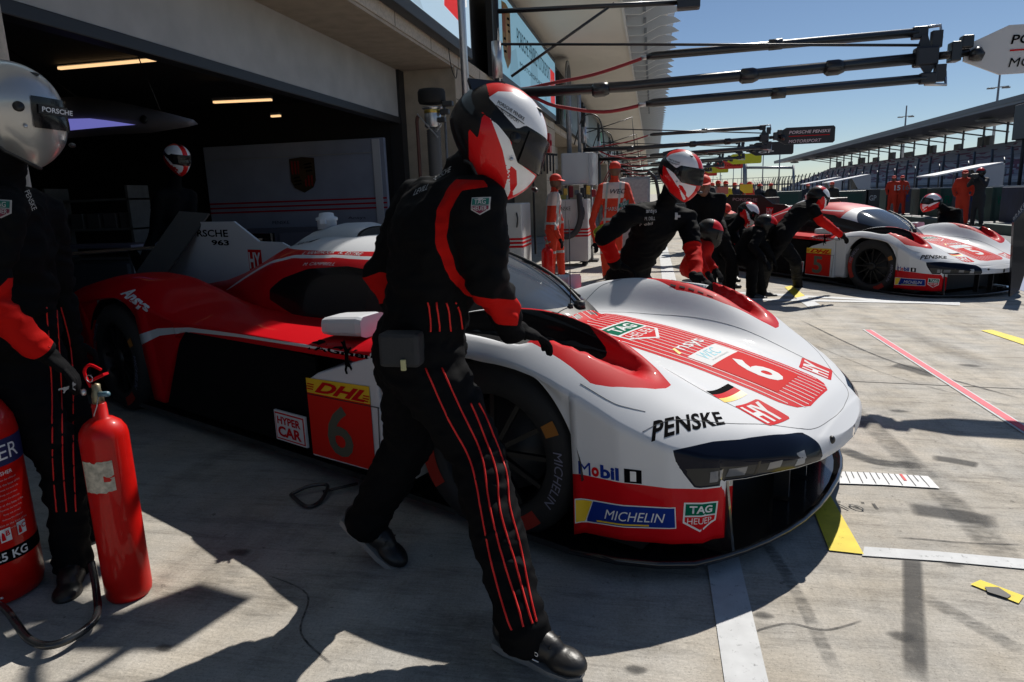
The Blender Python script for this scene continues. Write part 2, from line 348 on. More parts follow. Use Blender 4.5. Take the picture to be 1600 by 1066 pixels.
def person(label, J, group=None, mt='suit', head='race', paint=None, vox=.014, wr=.006, sc=1.0, hands=(), shoes=True, detail=2, baggy=1.0, headf=None, headup=(0, 0, 1), glove_s=1.0, cap=False, hips=.085, shw=.185, heads=1.0):
    """J: joints in metres. pel, neck, head, lat (towards the person's left), elL wrL elR wrR knL anL knR anR, toeL toeR"""
    pel = Vector(J['pel']); neck = Vector(J['neck']); hd = Vector(J['head']); lat = Vector(J['lat']).normalized()
    base = Vector(J.get('base', (pel.x, pel.y, 0))); root = thing('person', label, 'person', base, 0, group); mb = MB(); ax = (neck-pel); TL = ax.length; F = frame(ax, lat)
    f_ = lambda t: pel+ax*t
    b = baggy*sc
    mb.ell(f_(.02), (.165*b, .125*b, .15*b), F); mb.ell(f_(.25), (.150*b, .118*b, .16*b), F); mb.ell(f_(.48), (.160*b, .122*b, .17*b), F); mb.ell(f_(.70), (.180*b, .130*b, .16*b), F); mb.ell(f_(.86), (.165*b, .105*b, .09*b), F)
    cone(mb, neck-(neck-pel).normalized()*.05, hd.lerp(neck, .35), .066*sc, .060*sc)
    latL = Vector(J.get('latsh', lat)).normalized(); shL = J.get('shL') or f_(.89)+latL*shw*sc; shR = J.get('shR') or f_(.89)-latL*shw*sc; shL = Vector(shL); shR = Vector(shR)
    cone(mb, shL, f_(.93), .070*b, .07*b); cone(mb, shR, f_(.93), .070*b, .07*b)
    for S, sh in (('L', shL), ('R', shR)):
        e, w_ = Vector(J['el'+S]), Vector(J['wr'+S]); cone(mb, sh, e, .070*b, .056*b); cone(mb, e, w_, .056*b, .042*b)
        h = pel+lat*(hips if S == 'L' else -hips)*sc-(ax.normalized())*.04
        if J.get('kn'+S):
            k, a = Vector(J['kn'+S]), Vector(J['an'+S]); cone(mb, h, h.lerp(k, .5), .108*b, .092*b); cone(mb, h.lerp(k, .5), k, .092*b, .074*b); cone(mb, k, k.lerp(a, .45), .074*b, .071*b); cone(mb, k.lerp(a, .45), a, .071*b, .062*b); cone(mb, a.lerp(k, .1), a+(a-k).normalized()*.035, .064*b, .068*b)
    body, bvh, co = fuse('body', mb, MT[mt], root, vox, 7 if vox < .02 else 4, wr, paint)
    if detail > 0:
        for S in 'LR':
            if not J.get('kn'+S) or not shoes: continue
            k, a = Vector(J['kn'+S]), Vector(J['an'+S]); td = Vector(J.get('toe'+S) or lat.cross(Vector((0, 0, 1)))); shoe(root, a+Vector((0, 0, -.0)), td, s=sc*1.04, vox=.006 if detail > 1 else .014)
        for S in 'LR':
            e, w_ = Vector(J['el'+S]), Vector(J['wr'+S]); d = Vector(J.get('hd'+S) or (w_-e)); up = Vector(J.get('hu'+S) or (0, 0, 1)); hand(root, w_, d, up, 1 if S == 'R' else -1, MT['glove'], J.get('curl'+S, .45), vox=.0045 if detail > 1 else .010, s=1.04*sc*glove_s)
    fw = Vector(headf) if headf else -lat.cross(Vector((0, 0, 1)))*-1
    if head == 'cap':
        mb = MB(); M = frame(headup, fw); hd = hd-Vector((0, 0, .035)); mb.ell(hd, (.098*sc, .085*sc, .12*sc), M); mb.ell(hd+fw.normalized()*.09*sc-Vector((0, 0, .02)), (.02, .014, .02), M); mb.ell(hd+fw.normalized()*.05*sc-Vector((0, 0, .07)), (.05, .05, .05), M)
        if detail > 1 or True:
            for sy in (-1, 1): mb.ell(hd+M @ Vector((.0, sy*.080, -.0)), (.018, .010, .03), M)
        hb, _, _ = fuse('head', mb, MT['skin'], root, .008 if detail else .014, 3)
        mb = MB(); mb.ell(hd+Vector((0, 0, .05)), (.105*sc, .092*sc, .085*sc), M); c2, _, _ = fuse('cap', mb, MT['cap'], root, .012, 2)
        fwn = fw.normalized(); MB().prism([(0, -.07), (.06, -.06), (.085, -.025), (.085, .025), (.06, .06), (0, .07)], hd+fwn*.08+Vector((0, 0, .05)), fwn-Vector((0, 0, .25)), fwn.cross(Vector((0, 0, 1))), .006).build('cap_peak', MT['cap'], c2, world=True)
    elif head: helmet(root, hd, fw, headup, head, sc*heads, detail)
    return root, body, bvh
def patch_on(name, bvh, O, U, V, uv, fs, m, par, D, lift=.003):
    """badge or lettering laid on cloth along direction D"""
    O = Vector(O); U = Vector(U); V = Vector(V); D = Vector(D).normalized(); out = []; ok = []
    for u, v in uv:
        p = O+U*u+V*v; h = bvh.ray_cast(p-D*.25, D, .6); out.append((h[0] if h[0] is not None else p)-D*lift); ok.append(h[0] is not None and abs(h[1].dot(D)) > .2)
    if any(ok): fs = [f for f in fs if all(ok[i] for i in f) and max(out[i].dot(D) for i in f)-min(out[i].dot(D) for i in f) < .05]
    return MB().add(out, fs).build(name, m, par, world=True)
def gridpatch(n=5):
    return [(i/n, j/n) for j in range(n+1) for i in range(n+1)], [(j*(n+1)+i, j*(n+1)+i+1, (j+1)*(n+1)+i+1, (j+1)*(n+1)+i) for j in range(n) for i in range(n)]
def badge(bvh, O, U, V, par, D):
    """cloth version of the watchmaker's shield"""
    U = Vector(U); V = Vector(V); O = Vector(O)
    sub = lambda poly: ([(x, y) for x, y in poly], [tuple(range(len(poly)))])
    uv, fs = sub([(0, 1), (0, .6), (0, .3), (.25, .15), (.5, 0), (.75, .15), (1, .3), (1, .6), (1, 1), (.5, 1)]); b_ = patch_on('badge', bvh, O, U, V, uv, fs, MT['cloth_white'], par, D, .005)
    uv, fs = sub([(.06, .94), (.06, .58), (.94, .58), (.94, .94)]); patch_on('green_field', bvh, O, U, V, uv, fs, K('badge_green', (.0, .12, .10), .7), b_, D, .008)
    uv, fs = sub([(.06, .52), (.06, .34), (.5, .07), (.94, .34), (.94, .52)]); patch_on('red_field', bvh, O, U, V, uv, fs, K('badge_red', (.16, .01, .04), .7), b_, D, .008)
    for s_, bx in (('TAG', (.2, .62, .8, .90)), ('HEUER', (.12, .26, .88, .50))):
        vs, fs, _ = textgeo(s_, .01); patch_on('lettering', bvh, O, U, V, [(bx[0]+(bx[2]-bx[0])*x, bx[1]+(bx[3]-bx[1])*y) for x, y in vs], fs, MT['cloth_white'], b_, D, .0105)
def cat_logo():
    return [(0, .30), (.10, .42), (.22, .44), (.34, .52), (.50, .56), (.66, .66), (.80, .86), (.86, 1.0), (.90, .88), (1.0, .80), (.96, .70), (.84, .62), (.80, .48), (.92, .34), (.90, .26), (.78, .36), (.66, .40), (.52, .34), (.40, .20), (.30, 0), (.22, .02), (.28, .18), (.26, .30), (.12, .30), (.04, .18)]
# ---------------- the racing cars ----------------
def ip(x, tab): 
    t = sorted(tab); return np.interp(x, [a for a, _ in t], [b for _, b in t])
def smooth_ip(x, tab):     # softened piecewise curve
    x = np.asarray(x, float); return sum(ip(x+d, tab)*k for d, k in ((-.06, .25), (0, .5), (.06, .25)))
HOOD = [(-4.2, .70), (-3.8, .72), (-3.2, .72), (-2.6, .69), (-1.8, .665), (-1.0, .66), (-.6, .67), (-.3, .70), (-.1, .705), (.2, .665), (.5, .605), (.75, .54), (.95, .475), (1.04, .43), (1.09, .36)]
FEND = [(-4.2, .74), (-3.9, .80), (-3.4, .88), (-3.1, .895), (-2.8, .875), (-2.55, .81), (-2.35, .745), (-2.1, .71), (-1.6, .695), (-1.0, .69), (-.8, .71), (-.6, .755), (-.4, .82), (-.2, .852), (0, .858), (.15, .835), (.3, .785), (.4, .735), (.5, .675), (.6, .61), (.7, .555), (.85, .49), (.95, .455), (1.04, .42), (1.09, .355)]
WID = [(1.09, .0), (1.087, .10), (1.075, .22), (1.05, .36), (1.0, .49), (.95, .58), (.88, .70), (.80, .80), (.70, .88), (.55, .95), (.35, .99), (-.3, 1.0), (-3.6, 1.0), (-4.0, .96), (-4.2, .90)]
ZB = [(1.2, .33), (.83, .33), (.825, .12), (.385, .12)]
RW = .405
def zbot(x):
    if x > .83: return .33
    if x > .385: return .12
    if x > -.385: return .355+math.sqrt(max(0, RW*RW-x*x))
    if x > -.56: return .16
    if x > -2.2: return .63
    if x > -2.62: t = (-2.2-x)/.42; return .63-.49*t**1.6
    if x > -2.76: return .13
    if x > -3.535: return .365+math.sqrt(max(0, .41**2-(x+3.148)**2))
    return .22
def top(x, y):
    ay = np.abs(y); W = np.maximum(ip(x, WID), 1e-3); h = smooth_ip(x, HOOD); f = smooth_ip(x, FEND)
    f = np.where(x > .9, np.maximum(f, h-.02), f)
    s0 = .28; s1 = .64
    t = np.clip((ay-s0)/(s1-s0), 0, 1); S = t*t*t*(t*(t*6-15)+10)
    z = h+(f-h)*S
    # crown of the hood and shoulders
    z = z-.010*np.clip(ay/.25, 0, 2)**2*(1-S)**2
    e = np.clip((ay/W-.72)/.28, 0, 1); drop = np.interp(x, [-4.2, -3.4, -2.4, -1.9, -.9, -.5, 0, .4, .8, 1.0, 1.09], [.12, .15, .06, .02, .02, .10, .135, .10, .07, .05, .03])
    z = z-drop*e**2.4
    # sculpted channel over the front wheel, open to the rear
    c = np.clip((ay-.585)/.04, 0, 1)*np.clip((.915-ay)/.03, 0, 1)
    tip = np.clip((.56-.10*np.clip((ay-.66)/.1, -1, 2)**2-x)/.10, 0, 1)*np.clip((x+.62)/.1, 0, 1)
    dep = np.interp(x, [-.6, -.3, .05, .3, .56], [.05, .10, .13, .095, .02])
    return z-dep*c*tip
def grid_mesh(name, P, mat_, parent, attrs=None, flip=False):
    """P: array (n,m,3) -> smooth quad sheet with float attributes"""
    n, m, _ = P.shape; vs = P.reshape(-1, 3); fs = []
    for i in range(n-1):
        for j in range(m-1):
            q = (i*m+j, (i+1)*m+j, (i+1)*m+j+1, i*m+j+1); fs.append(q[::-1] if flip else q)
    me = bpy.data.meshes.new(name); me.from_pydata(vs.tolist(), [], fs); me.materials.append(mat_)
    me.polygons.foreach_set("use_smooth", [True]*len(fs))
    for k, a in enumerate(attrs or []):
        at = me.attributes.new("p%d" % k, 'FLOAT', 'POINT'); at.data.foreach_set("value", np.asarray(a, np.float32).ravel())
    o = bpy.data.objects.new(name, me); COL.objects.link(o)
    if parent: o.parent = parent
    return o
def psdf(px, py, poly):
    """signed distance to a polygon, positive inside"""
    px = np.asarray(px, float); py = np.asarray(py, float); d = np.full(px.shape, 1e9); ins = np.zeros(px.shape, bool); n = len(poly)
    for i in range(n):
        ax, ay = poly[i]; bx, by = poly[(i+1) % n]; ex, ey = bx-ax, by-ay; wx, wy = px-ax, py-ay
        t = np.clip((wx*ex+wy*ey)/(ex*ex+ey*ey+1e-12), 0, 1); d = np.minimum(d, (wx-ex*t)**2+(wy-ey*t)**2)
        c = ((ay > py) != (by > py)); 
        with np.errstate(divide='ignore', invalid='ignore'): xx = (bx-ax)*(py-ay)/((by-ay) if by != ay else 1e-9)+ax
        ins ^= (c & (px < xx))
    return np.where(ins, 1, -1)*np.sqrt(d)
# canopy (cabin, engine cover)
CW = [(-.10, .02), (-.14, .16), (-.22, .27), (-.4, .38), (-.7, .50), (-1.1, .58), (-1.6, .60), (-2.1, .53), (-2.6, .38), (-3.0, .24), (-3.4, .12), (-3.8, .04)]
CT = [(-.10, .70), (-.22, .765), (-.4, .85), (-.6, .93), (-.8, 1.0), (-1.0, 1.055), (-1.2, 1.09), (-1.5, 1.115), (-1.9, 1.115), (-2.2, 1.075), (-2.5, .975), (-2.9, .86), (-3.3, .77), (-3.8, .70)]
def canopy_P():
    xs = np.concatenate([np.linspace(-.10, -.3, 14), np.linspace(-.32, -3.8, 130)]); m = 61; P = np.zeros((len(xs), m, 3))
    for i, x in enumerate(xs):
        wb = float(smooth_ip(x, CW)) if x < -.2 else float(ip(x, CW)); zt = float(smooth_ip(x, CT)) if x < -.2 else float(ip(x, CT)); zb = .63
        for j in range(m):
            a = math.pi*j/(m-1); c = math.cos(a); s_ = math.sin(a); n1 = .72; n2 = .80
            P[i, j] = (x, wb*math.copysign(abs(c)**n1, c), zb+(zt-zb)*abs(s_)**n2)
    return P
CARS = {}
def make_car(num, label, loc, rz, redtop=False):
    car = thing('race_car', label, 'race car', loc, rz, None)
    NY = 56; NS = 18
    xs = []
    for a, b, st in ((1.0895, 1.0, .006), (1.0, .84, .012)): xs += list(np.arange(a, b, -st))
    xs += [.8301, .8299]; xs += list(np.arange(.815, .40, -.015)); xs += [.3851, .3849]
    xs += [.4*math.cos(t) for t in np.linspace(.30, math.pi-.30, 44)]; xs += [-.3849, -.3851]
    xs += list(np.arange(-.40, -.56, -.02))+[-.5599, -.5601]+list(np.arange(-.58, -2.2, -.03))+list(np.arange(-2.2, -2.6, -.015))+[-2.6199, -2.6201, -2.7, -2.7599, -2.7601]
    xs += [-3.148+.387*math.cos(t) for t in np.linspace(.12, math.pi-.12, 40)]+[-3.5349, -3.5351]+list(np.arange(-3.56, -4.2, -.03))+[-4.2]
    xs = sorted(set(round(x, 5) for x in xs), reverse=True); half = []
    for x in xs:
        W = float(ip(x, WID)); ys = W*np.linspace(0, 1, NY)**.92; z = top(np.full(NY, x), ys); zb = min(zbot(x), z[-1]-.01)
        row = [(x, y, zz) for y, zz in zip(ys, z)]; zs = z[-1]
        tuck = .05 if x < .8 else .09
        for k in range(1, NS+1):
            t = k/NS; zz = zs+(zb-zs)*t; 
            bul = -.012*math.sin(math.pi*t)-(tuck*t*t if (x > .40 or x < -.6) else .02*t*t)
            if -2.3 < x < -.56: bul = .0-.01*t
            row.append((x, max(W+bul*min(1, W), .0), zz))
        row.append((x, max(row[-1][1]-.07, 0), row[-1][2]+.004)); half.append(row)
    H_ = np.array(half); L_ = H_.copy(); P = np.concatenate([(H_*[1, -1, 1])[:, ::-1], L_[:, 1:]], 1)
    X = P[..., 0]; Y = P[..., 1]; Z = P[..., 2]; AY = np.abs(Y)
    # paint regions: red, black, white line
    scoop = [(.590, .615), (.592, .66), (.575, .72), (.53, .80), (.48, .865), (.43, .905), (.36, .905), (.05, .885), (-.62, .885), (-.62, .60), (-.2, .585), (-.04, .555), (.10, .51), (.35, .535), (.52, .58)]
    red = psdf(X, AY, scoop)
    sred = psdf(X, Z, [(.90, .10), (.90, .325), (.80, .328), (.60, .342), (.38, .352), (.30, .352), (.30, .10)]); sred = np.minimum(sred, AY-.45)
    red = np.maximum(red, sred)
    rr = psdf(X, Z, [(-.42, .70), (-.80, .715), (-1.5, .725), (-2.2, .80), (-2.4, 1.1), (-4.4, 1.1), (-4.4, -.1), (-1.9, -.1), (-1.9, .60), (-.42, .625)]); 
    up = np.minimum(-.60-X, 5) 
    red = np.maximum(red, np.minimum(up, 9*np.ones_like(X))*1.0)
    if redtop: pass
    blackr = psdf(X, AY, [(.33, .61), (.22, .583), (-.62, .575), (-.62, .895), (.14, .895)])
    line1 = np.minimum(psdf(X, Z, [(-.55, .668), (-1.0, .672), (-1.6, .672), (-2.1, .662), (-2.5, .62), (-2.8, .55), (-3.0, .46), (-3.06, .40), (-2.98, .375), (-2.8, .48), (-2.5, .575), (-2.1, .635), (-1.6, .654), (-1.0, .660), (-.55, .656)]), AY-.85)
    if redtop: line1 = line1-1
    hl = psdf(X, AY, [(.690, .905), (.76, .80), (.86, .64), (.955, .455), (.985, .365), (1.03, .338), (1.3, .335), (1.3, 1.3), (.69, 1.3)])
    hl = np.minimum(np.minimum(hl, (X-.705-(.455-Z)*.52)*.9), Z-.333)
    lens = np.minimum(hl-.006, np.minimum(.405-.03*np.clip((X-.8)/.2, 0, 1)-Z, Z-.340)); drl = np.abs(psdf(X, Z, [(.93, .0), (.945, .0), (.955, 1), (.94, 1)])+0)*0
    body = grid_mesh('body', P, MT['car_body'], car, [red, blackr, line1, hl, lens], flip=True)
    CP = canopy_P(); cx, cy, cz = CP[..., 0], np.abs(CP[..., 1]), CP[..., 2]
    # canopy regions in side view and front
    wpoly = [(-.93, .735), (-1.3, .70), (-1.75, .70), (-2.02, .76), (-2.03, .82), (-1.9, .89), (-1.65, .955), (-1.35, .975), (-1.12, .955), (-.98, .90), (-.90, .82)]
    win = np.minimum(psdf(cx, cz, wpoly), cy-.25)
    ws = np.minimum(cx+1.02+.22*np.clip((cy-.2)/.3, 0, 1), psdf(cx, cz, [(0, .5), (0, 1.3), (-1.2, 1.3), (-.62, .76), (-.62, .5)]))
    wsb = psdf(cx, cz, [(.2, .4), (.2, .742), (-.35, .775), (-.66, .775), (-.66, .5)])
    wbx = np.interp(cx[:, 0], [a for a, _ in sorted(CW)], [b for _, b in sorted(CW)])[:, None]; ws = np.minimum(ws, .84*wbx-cy+.35*np.clip(.9+cx, 0, .0)+np.where(cx > -.45, .3, 0)*0+np.clip((cx+.5)*1.5, 0, .4))
    redc = np.minimum(np.minimum(-cx-.98, 1.045+.03*np.clip((-cx-1.9), 0, 2)*0-cz+.0), 9)
    redc = np.maximum(redc, -cx-2.45)
    if redtop: redc = -cx-1.0
    blk = np.maximum(np.maximum(wsb, np.minimum(np.minimum(cy-.84*wbx, cx+1.12), -.45-cx)), np.minimum(np.minimum(-cx-1.0, cx+1.3), .72-cz))
    wl = psdf(cx, cz, [(-1.05, 1.003), (-1.5, 1.013), (-1.9, 1.0), (-2.15, .96), (-2.4, .90), (-2.75, .80), (-3.05, .72), (-3.09, .715), (-2.78, .81), (-2.42, .915), (-2.15, .978), (-1.9, 1.018), (-1.5, 1.029), (-1.05, 1.018)])
    can = grid_mesh('canopy', CP, MT['car_canopy'], car, [redc, wl, win, blk, np.minimum(ws, -wsb)], flip=False)
    # louvre slots and body furniture
    for s in (-1, 1):
        for k in range(5):
            x = .06+.05*k; y0, y1 = .525, .575
            m_ = MB(); pts = []
            for (dx, yy) in ((0, y0), (.0, y1), (.032, y1), (.032, y0)): pts.append((x+dx-.02*(yy-y0)/.065, s*(yy+.012*k*.3), float(top(np.array([x+dx]), np.array([yy+.012*k*.3]))[0])+.0025))
            m_.add(pts, [(0, 1, 2, 3)]).build('louvre', MT['satin_black'], car)
    for ln in ([(.40, .93), (.52, .90), (.60, .84)], [(-.42, .40), (-.36, .52), (-.25, .56)], [(-.25, .30), (.0, .36), (.30, .42), (.60, .46), (.80, .45)], [(.62, .90), (.68, .78), (.80, .62), (.90, .45), (1.0, .30), (1.03, .1), (1.035, 0)]):
        for s in (-1, 1):
            pts = [(p.x, s*p.y, float(top(np.array([p.x]), np.array([p.y]))[0])+.0005) for p in bend([(a, b, 0) for a, b in ln], 8)]; MB().tube(pts, .0011, 5).build('panel_gap', K('gap_grey', (.12, .12, .12), .6), car)
    # inner wheel wells and dark belly
    m_ = MB()
    for s in (-1, 1):
        for x0, r in ((0, .42), (-3.148, .43)):
            vs = []; n = 20
            for k in range(n+1):
                a = math.pi*k/n
                for y in (.965, .55): vs.append((x0+r*math.cos(a), s*y, .33+r*math.sin(a)))
            m_.add(vs, [(2*k, 2*k+1, 2*k+3, 2*k+2) for k in range(n)])
            m_.box((x0-r, s*.54-.01, .06), (x0+r, s*.54+.01, .60))
    m_.box((-.43, -.80, .06), (-.56, .80, .62)).box((-2.72, -.80, .08), (-.5, .80, .60)).box((-4.1, -.85, .12), (-3.58, .85, .60)).box((-3.6, -.54, .08), (.62, .54, .55))
    m_.box((.42, -.86, .08), (.60, .86, .42))
    m_.build('underbody', BLACK, car)
    # undercut lower side behind the pod
    m_ = MB()
    for s in (-1, 1):
        pl = [(-1.06, .12), (-1.06, .60), (-1.4, .62), (-2.3, .62), (-2.6, .12)]
        MB().prism(pl, (0, s*.93, 0), (1, 0, 0), (0, 0, 1), .015).build('side_panel', K('satin_black', (.006, .006, .007), .5, spec=.2), car)
    # floor and splitter
    out = [(1.012, 0), (1.008, .15), (.992, .30), (.967, .42), (.93, .54), (.885, .65), (.835, .745), (.78, .83), (.68, .90), (.55, .955), (.38, .985)]
    def plate(sc, z): return [((x-.2)*sc+.2, y*sc, z) for x, y in ([(a, -b) for a, b in out[::-1]]+out[1:]+[(-.5, .97), (-.5, -.97)])]
    m_ = MB(); a = plate(1, .075); b = plate(.995, .048); c = plate(.965, .058); n = len(a)
    m_.add(a+b+c, [tuple(range(2*n, 3*n))]+[(i, (i+1) % n, n+(i+1) % n, n+i) for i in range(n)]+[(i, (i+1) % n, 2*n+(i+1) % n, 2*n+i) for i in range(n)]+[tuple(range(n, 2*n))[::-1]])
    m_.build('splitter', CARBON, car)
    MB().tube([(x, y, z) for x, y, z in plate(1, .068)[:2*len(out)-1]], .011, 8).build('splitter_edge', CARBON, car)
    m_ = MB().box((-4.1, -.96, .055), (-.5, .96, .085)); m_.build('floor_plate', CARBON, car)
    # mouth supports and dive planes
    for s in (-1, 1): MB().prism([(.50, .07), (.86, .07), (.83, .34), (.5, .36)], (0, s*.69, 0), (1, 0, 0), (0, 0, 1), .02*s).build('duct_vane', CARBON, car); MB().bar((.86, s*.13, .07), (.86, s*.13, .34), .06, .012, (0, 1, 0)).build('nose_strut', BLACK, car)
    MB().rbox((.90, -.30, .335), (.96, .30, .34), .002).build('nose_lip', BLACK, car); MB().ell((1.062, -.245, .385), (.012, .016, .016)).build('tow_hook', BLACK, car)
    # pods behind the front wheels
    for s in (-1, 1):
        V = lambda x, y, z: (x, s*y, z)
        vs = [V(-.545, 1.0, .14), V(-1.075, 1.0, .125), V(-1.065, 1.0, .50), V(-.98, 1.0, .545), V(-.57, 1.0, .675), V(-.545, .70, .14), V(-1.075, .80, .125), V(-1.075, .80, .515), V(-.98, .78, .57), V(-.56, .70, .66)]
        m_ = MB().add(vs, [(0, 1, 2, 3, 4), (4, 3, 8, 9), (3, 2, 7, 8), (2, 1, 6, 7), (0, 4, 9, 5), (5, 9, 8, 7, 6), (0, 5, 6, 1)])
        o = m_.build('pod', MT['car_white'], car); bv = o.modifiers.new('b', 'BEVEL'); bv.width = .012; bv.segments = 3
        MB().prism([(-1.06, .14), (-.615, .15), (-.615, .455), (-1.06, .445)], (0, s*1.0035, 0), (1, 0, 0), (0, 0, 1), -.001*s).build('number_panel', K('number_red', (.62, .02, .012), .6, spec=.08), o)
        MB().prism([(-1.06, .4455), (-.615, .4555), (-.615, .535), (-1.06, .515)], (0, s*1.0035, 0), (1, 0, 0), (0, 0, 1), -.001*s).build('yellow_band', YEL, o)
        MB().prism([(-1.06, .436), (-.56, .446), (-.56, .450), (-1.06, .440)], (0, s*1.0045, 0), (1, 0, 0), (0, 0, 1), -.001*s).prism([(-.585, .15), (-.581, .15), (-.565, .45), (-.569, .45)], (0, s*1.0045, 0), (1, 0, 0), (0, 0, 1), -.001*s).build('panel_gap', BLACK, o)
        if s < 0:
            text_on('lettering', 'DHL', (-1.0, -1.005, .455), (.36, 0, .004), (.0, 0, .055), RED, o, bold=.04, shear=.5, lift=.002, world=False)
            text_on('lettering', num, (-.93, -1.005, .17), (.18, 0, 0), (0, 0, .245), K('number_grey', (.09, .10, .07), .5), o, bold=.02, lift=.002, world=False)
            mp = MB()
            for zz, xx in ((.487, -1.05), (.475, -1.055), (.463, -1.06)): mp.prism([(xx, zz), (xx+.05, zz), (xx+.05, zz+.005), (xx, zz+.005)], (0, -1.0065, 0), (1, 0, 0), (0, 0, 1), .001)
            for zz, xx in ((.487, -.655), (.475, -.66), (.463, -.665)): mp.prism([(xx, zz), (xx+.04, zz), (xx+.04, zz+.005), (xx, zz+.005)], (0, -1.0065, 0), (1, 0, 0), (0, 0, 1), .001)
            mp.build('speed_lines', RED, o)
    # mirrors on stalks
    for s in (-1, 1):
        m_ = MB(); secs = []
        for x, sc, zc in ((-.74, .85, .765), (-.78, 1, .765), (-.98, .95, .75), (-1.04, .85, .745)):
            secs.append([(x, s*(.85+dy*sc*.72), zc+dz*sc*.85) for dy, dz in ((-.13, -.035), (-.13, .045), (-.08, .06), (.08, .05), (.10, .03), (.10, -.045), (.07, -.055), (-.09, -.05))])
        vs = sum(secs, []); fs = [(i*8+j, i*8+(j+1) % 8, i*8+8+(j+1) % 8, i*8+8+j) for i in range(3) for j in range(8)]+[tuple(range(8)), tuple(range(24, 32))]
        o = m_.add(vs, fs).build('mirror', MT['car_white'], car); o.modifiers.new('b', 'BEVEL').width = .01
        MB().bar((-.80, s*.82, .71), (-.78, s*.72, .66), .05, .012, (1, 0, 0)).build('mirror_stalk', BLACK, o)
    # roof snorkel, beacon, antenna, wipers
    m_ = MB(); 
    P2 = np.zeros((14, 17, 3))
    for i, t in enumerate(np.linspace(0, 1, 14)):
        x = -1.62-1.2*t; wd = .17*(1-.6*t); hh = (.075*min(1, (t+.06)*8)**.5)*(1-.9*t**2)
        for j in range(17): a = math.pi*j/16; P2[i, j] = (x, wd*math.cos(a), float(ip(x, CT))-.03+(hh+.03)*math.sin(a)**.7)
    o = grid_mesh('air_intake', P2, MT['car_white'], car)
    MB().add([tuple(p) for p in P2[0]*[1, .92, 1]+[.004, 0, -.006]], [tuple(range(17))]).build('intake_mouth', BLACK, o)
    MB().lathe([(.062, 0), (.062, .05), (.07, .055), (.07, .072), (.05, .078), (.045, .10), (.02, .105)], (-2.08, -.02, 1.15)).bar((-2.08, -.02, 1.2), (-2.02, -.10, 1.2), .03, .03).build('camera_pod', MT['car_white'], car)
    MB().tube([(-.22, -.02, .76), (-.22, -.02, 1.19)], .0025, 6).lathe([(.014, 0), (.012, .03)], (-.22, -.02, .75)).build('antenna', BLACK, car)
    MB().tube(bend([(-.20, .05, .775), (-.40, .16, .865), (-.62, .25, .935), (-.86, .30, 1.0)]), .009, 6).tube(bend([(-.24, .10, .80), (-.5, .24, .885), (-.80, .37, .945)]), .007, 6).lathe([(.03, 0), (.025, .04)], (-.21, .05, .745)).build('wiper', BLACK, car)
    # shark fin and rear wing
    fin = [(-2.45, 1.00), (-2.62, 1.055), (-2.9, 1.06), (-3.2, 1.205), (-4.05, 1.205), (-4.3, 1.0), (-4.3, .62), (-2.9, .62)]
    o = MB().prism(fin, (0, .009, 0), (1, 0, 0), (0, 0, 1), .018).build('shark_fin', MT['car_white'] if not redtop else BLACK, car)
    fn = o
    text_on('lettering', 'PORSCHE', (-3.95, -.0105, 1.09), (.66, 0, 0), (0, 0, .055), LTGREY if redtop else MT['print_black'], fn, bold=.02, world=False)
    text_on('lettering', '963', (-3.54, -.0105, 1.025), (.25, 0, 0), (0, 0, .042), RED if redtop else MT['print_black'], fn, bold=.03, world=False)
    MB().prism([(-3.05, .84), (-2.88, .84), (-2.88, 1.0), (-3.05, 1.0)], (0, -.011, 0), (1, 0, 0), (0, 0, 1), .001).build('sticker', RED, fn)
    text_on('lettering', 'HY', (-3.04, -.0125, .86), (.15, 0, 0), (0, 0, .12), LTWHITE, fn, bold=.03, world=False)
    m_ = MB(); sec = [(-4.18, 1.0), (-4.35, .985), (-4.5, .975), (-4.5, .99), (-4.35, 1.01), (-4.2, 1.02)]
    m_.prism(sec, (0, .9, 0), (1, 0, 0), (0, 0, 1), 1.8)
    for s in (-1, 1): m_.prism([(-4.1, .80), (-4.1, 1.06), (-4.6, 1.06), (-4.6, .70), (-4.3, .70)], (0, s*.9, 0), (1, 0, 0), (0, 0, 1), .02)
    for s in (-1, 1): m_.prism([(-3.9, .7), (-4.3, 1.0), (-4.42, 1.0), (-4.2, .6)], (0, s*.25, 0), (1, 0, 0), (0, 0, 1), .02)
    m_.build('rear_wing', CARBON, car)
    # wheels
    for (x, y, r, wd, st) in ((0, -.82, .355, .33, 8), (0, .82, .355, .33, 8), (-3.148, -.81, .36, .36, 0), (-3.148, .81, .36, .36, 0)):
        s = 1 if y > 0 else -1; wh = bpy.data.objects.new('wheel', None); COL.objects.link(wh); wh.parent = car; wh.location = (x, y, r); wh.rotation_euler = (0, 0, R(st) if x == 0 else 0)
        h = wd/2; MB().lathe([(.232, h-.02), (.245, h-.004), (.29, h), (.33, h-.012), (r-.006, h-.035), (r, h-.06), (r, -h+.06), (r-.006, -h+.035), (.33, -h+.012), (.24, -h)], (0, 0, 0), (0, s, 0), 64, False).build('tyre', K('tyre', (.012, .012, .013), .7, bump=.15, bscale=80), wh)
        m_ = MB().lathe([(.235, h-.022), (.225, h-.04), (.215, h-.10), (.215, -h+.04)], (0, 0, 0), (0, s, 0), 48, False)
        m_.lathe([(.06, h-.03), (.055, h-.015), (.03, h-.01), (.0, h-.01)], (0, 0, 0), (0, s, 0), 20, False)
        for k in range(12):
            a = 2*math.pi*k/12; c, s_ = math.cos(a), math.sin(a); m_.bar((.05*c, s*(h-.04), .05*s_), (.225*c, s*(h-.045), .225*s_), .018, .02, (0, 1, 0))
        m_.build('rim', K('wheel_rim', (.010, .010, .011), .45, metal=.3), wh)
        MB().lathe([(.0, -.0), (.19, -.0), (.19, .03), (.0, .03)], (0, 0, 0), (0, s, 0), 32).build('brake_disc', DARK, wh)
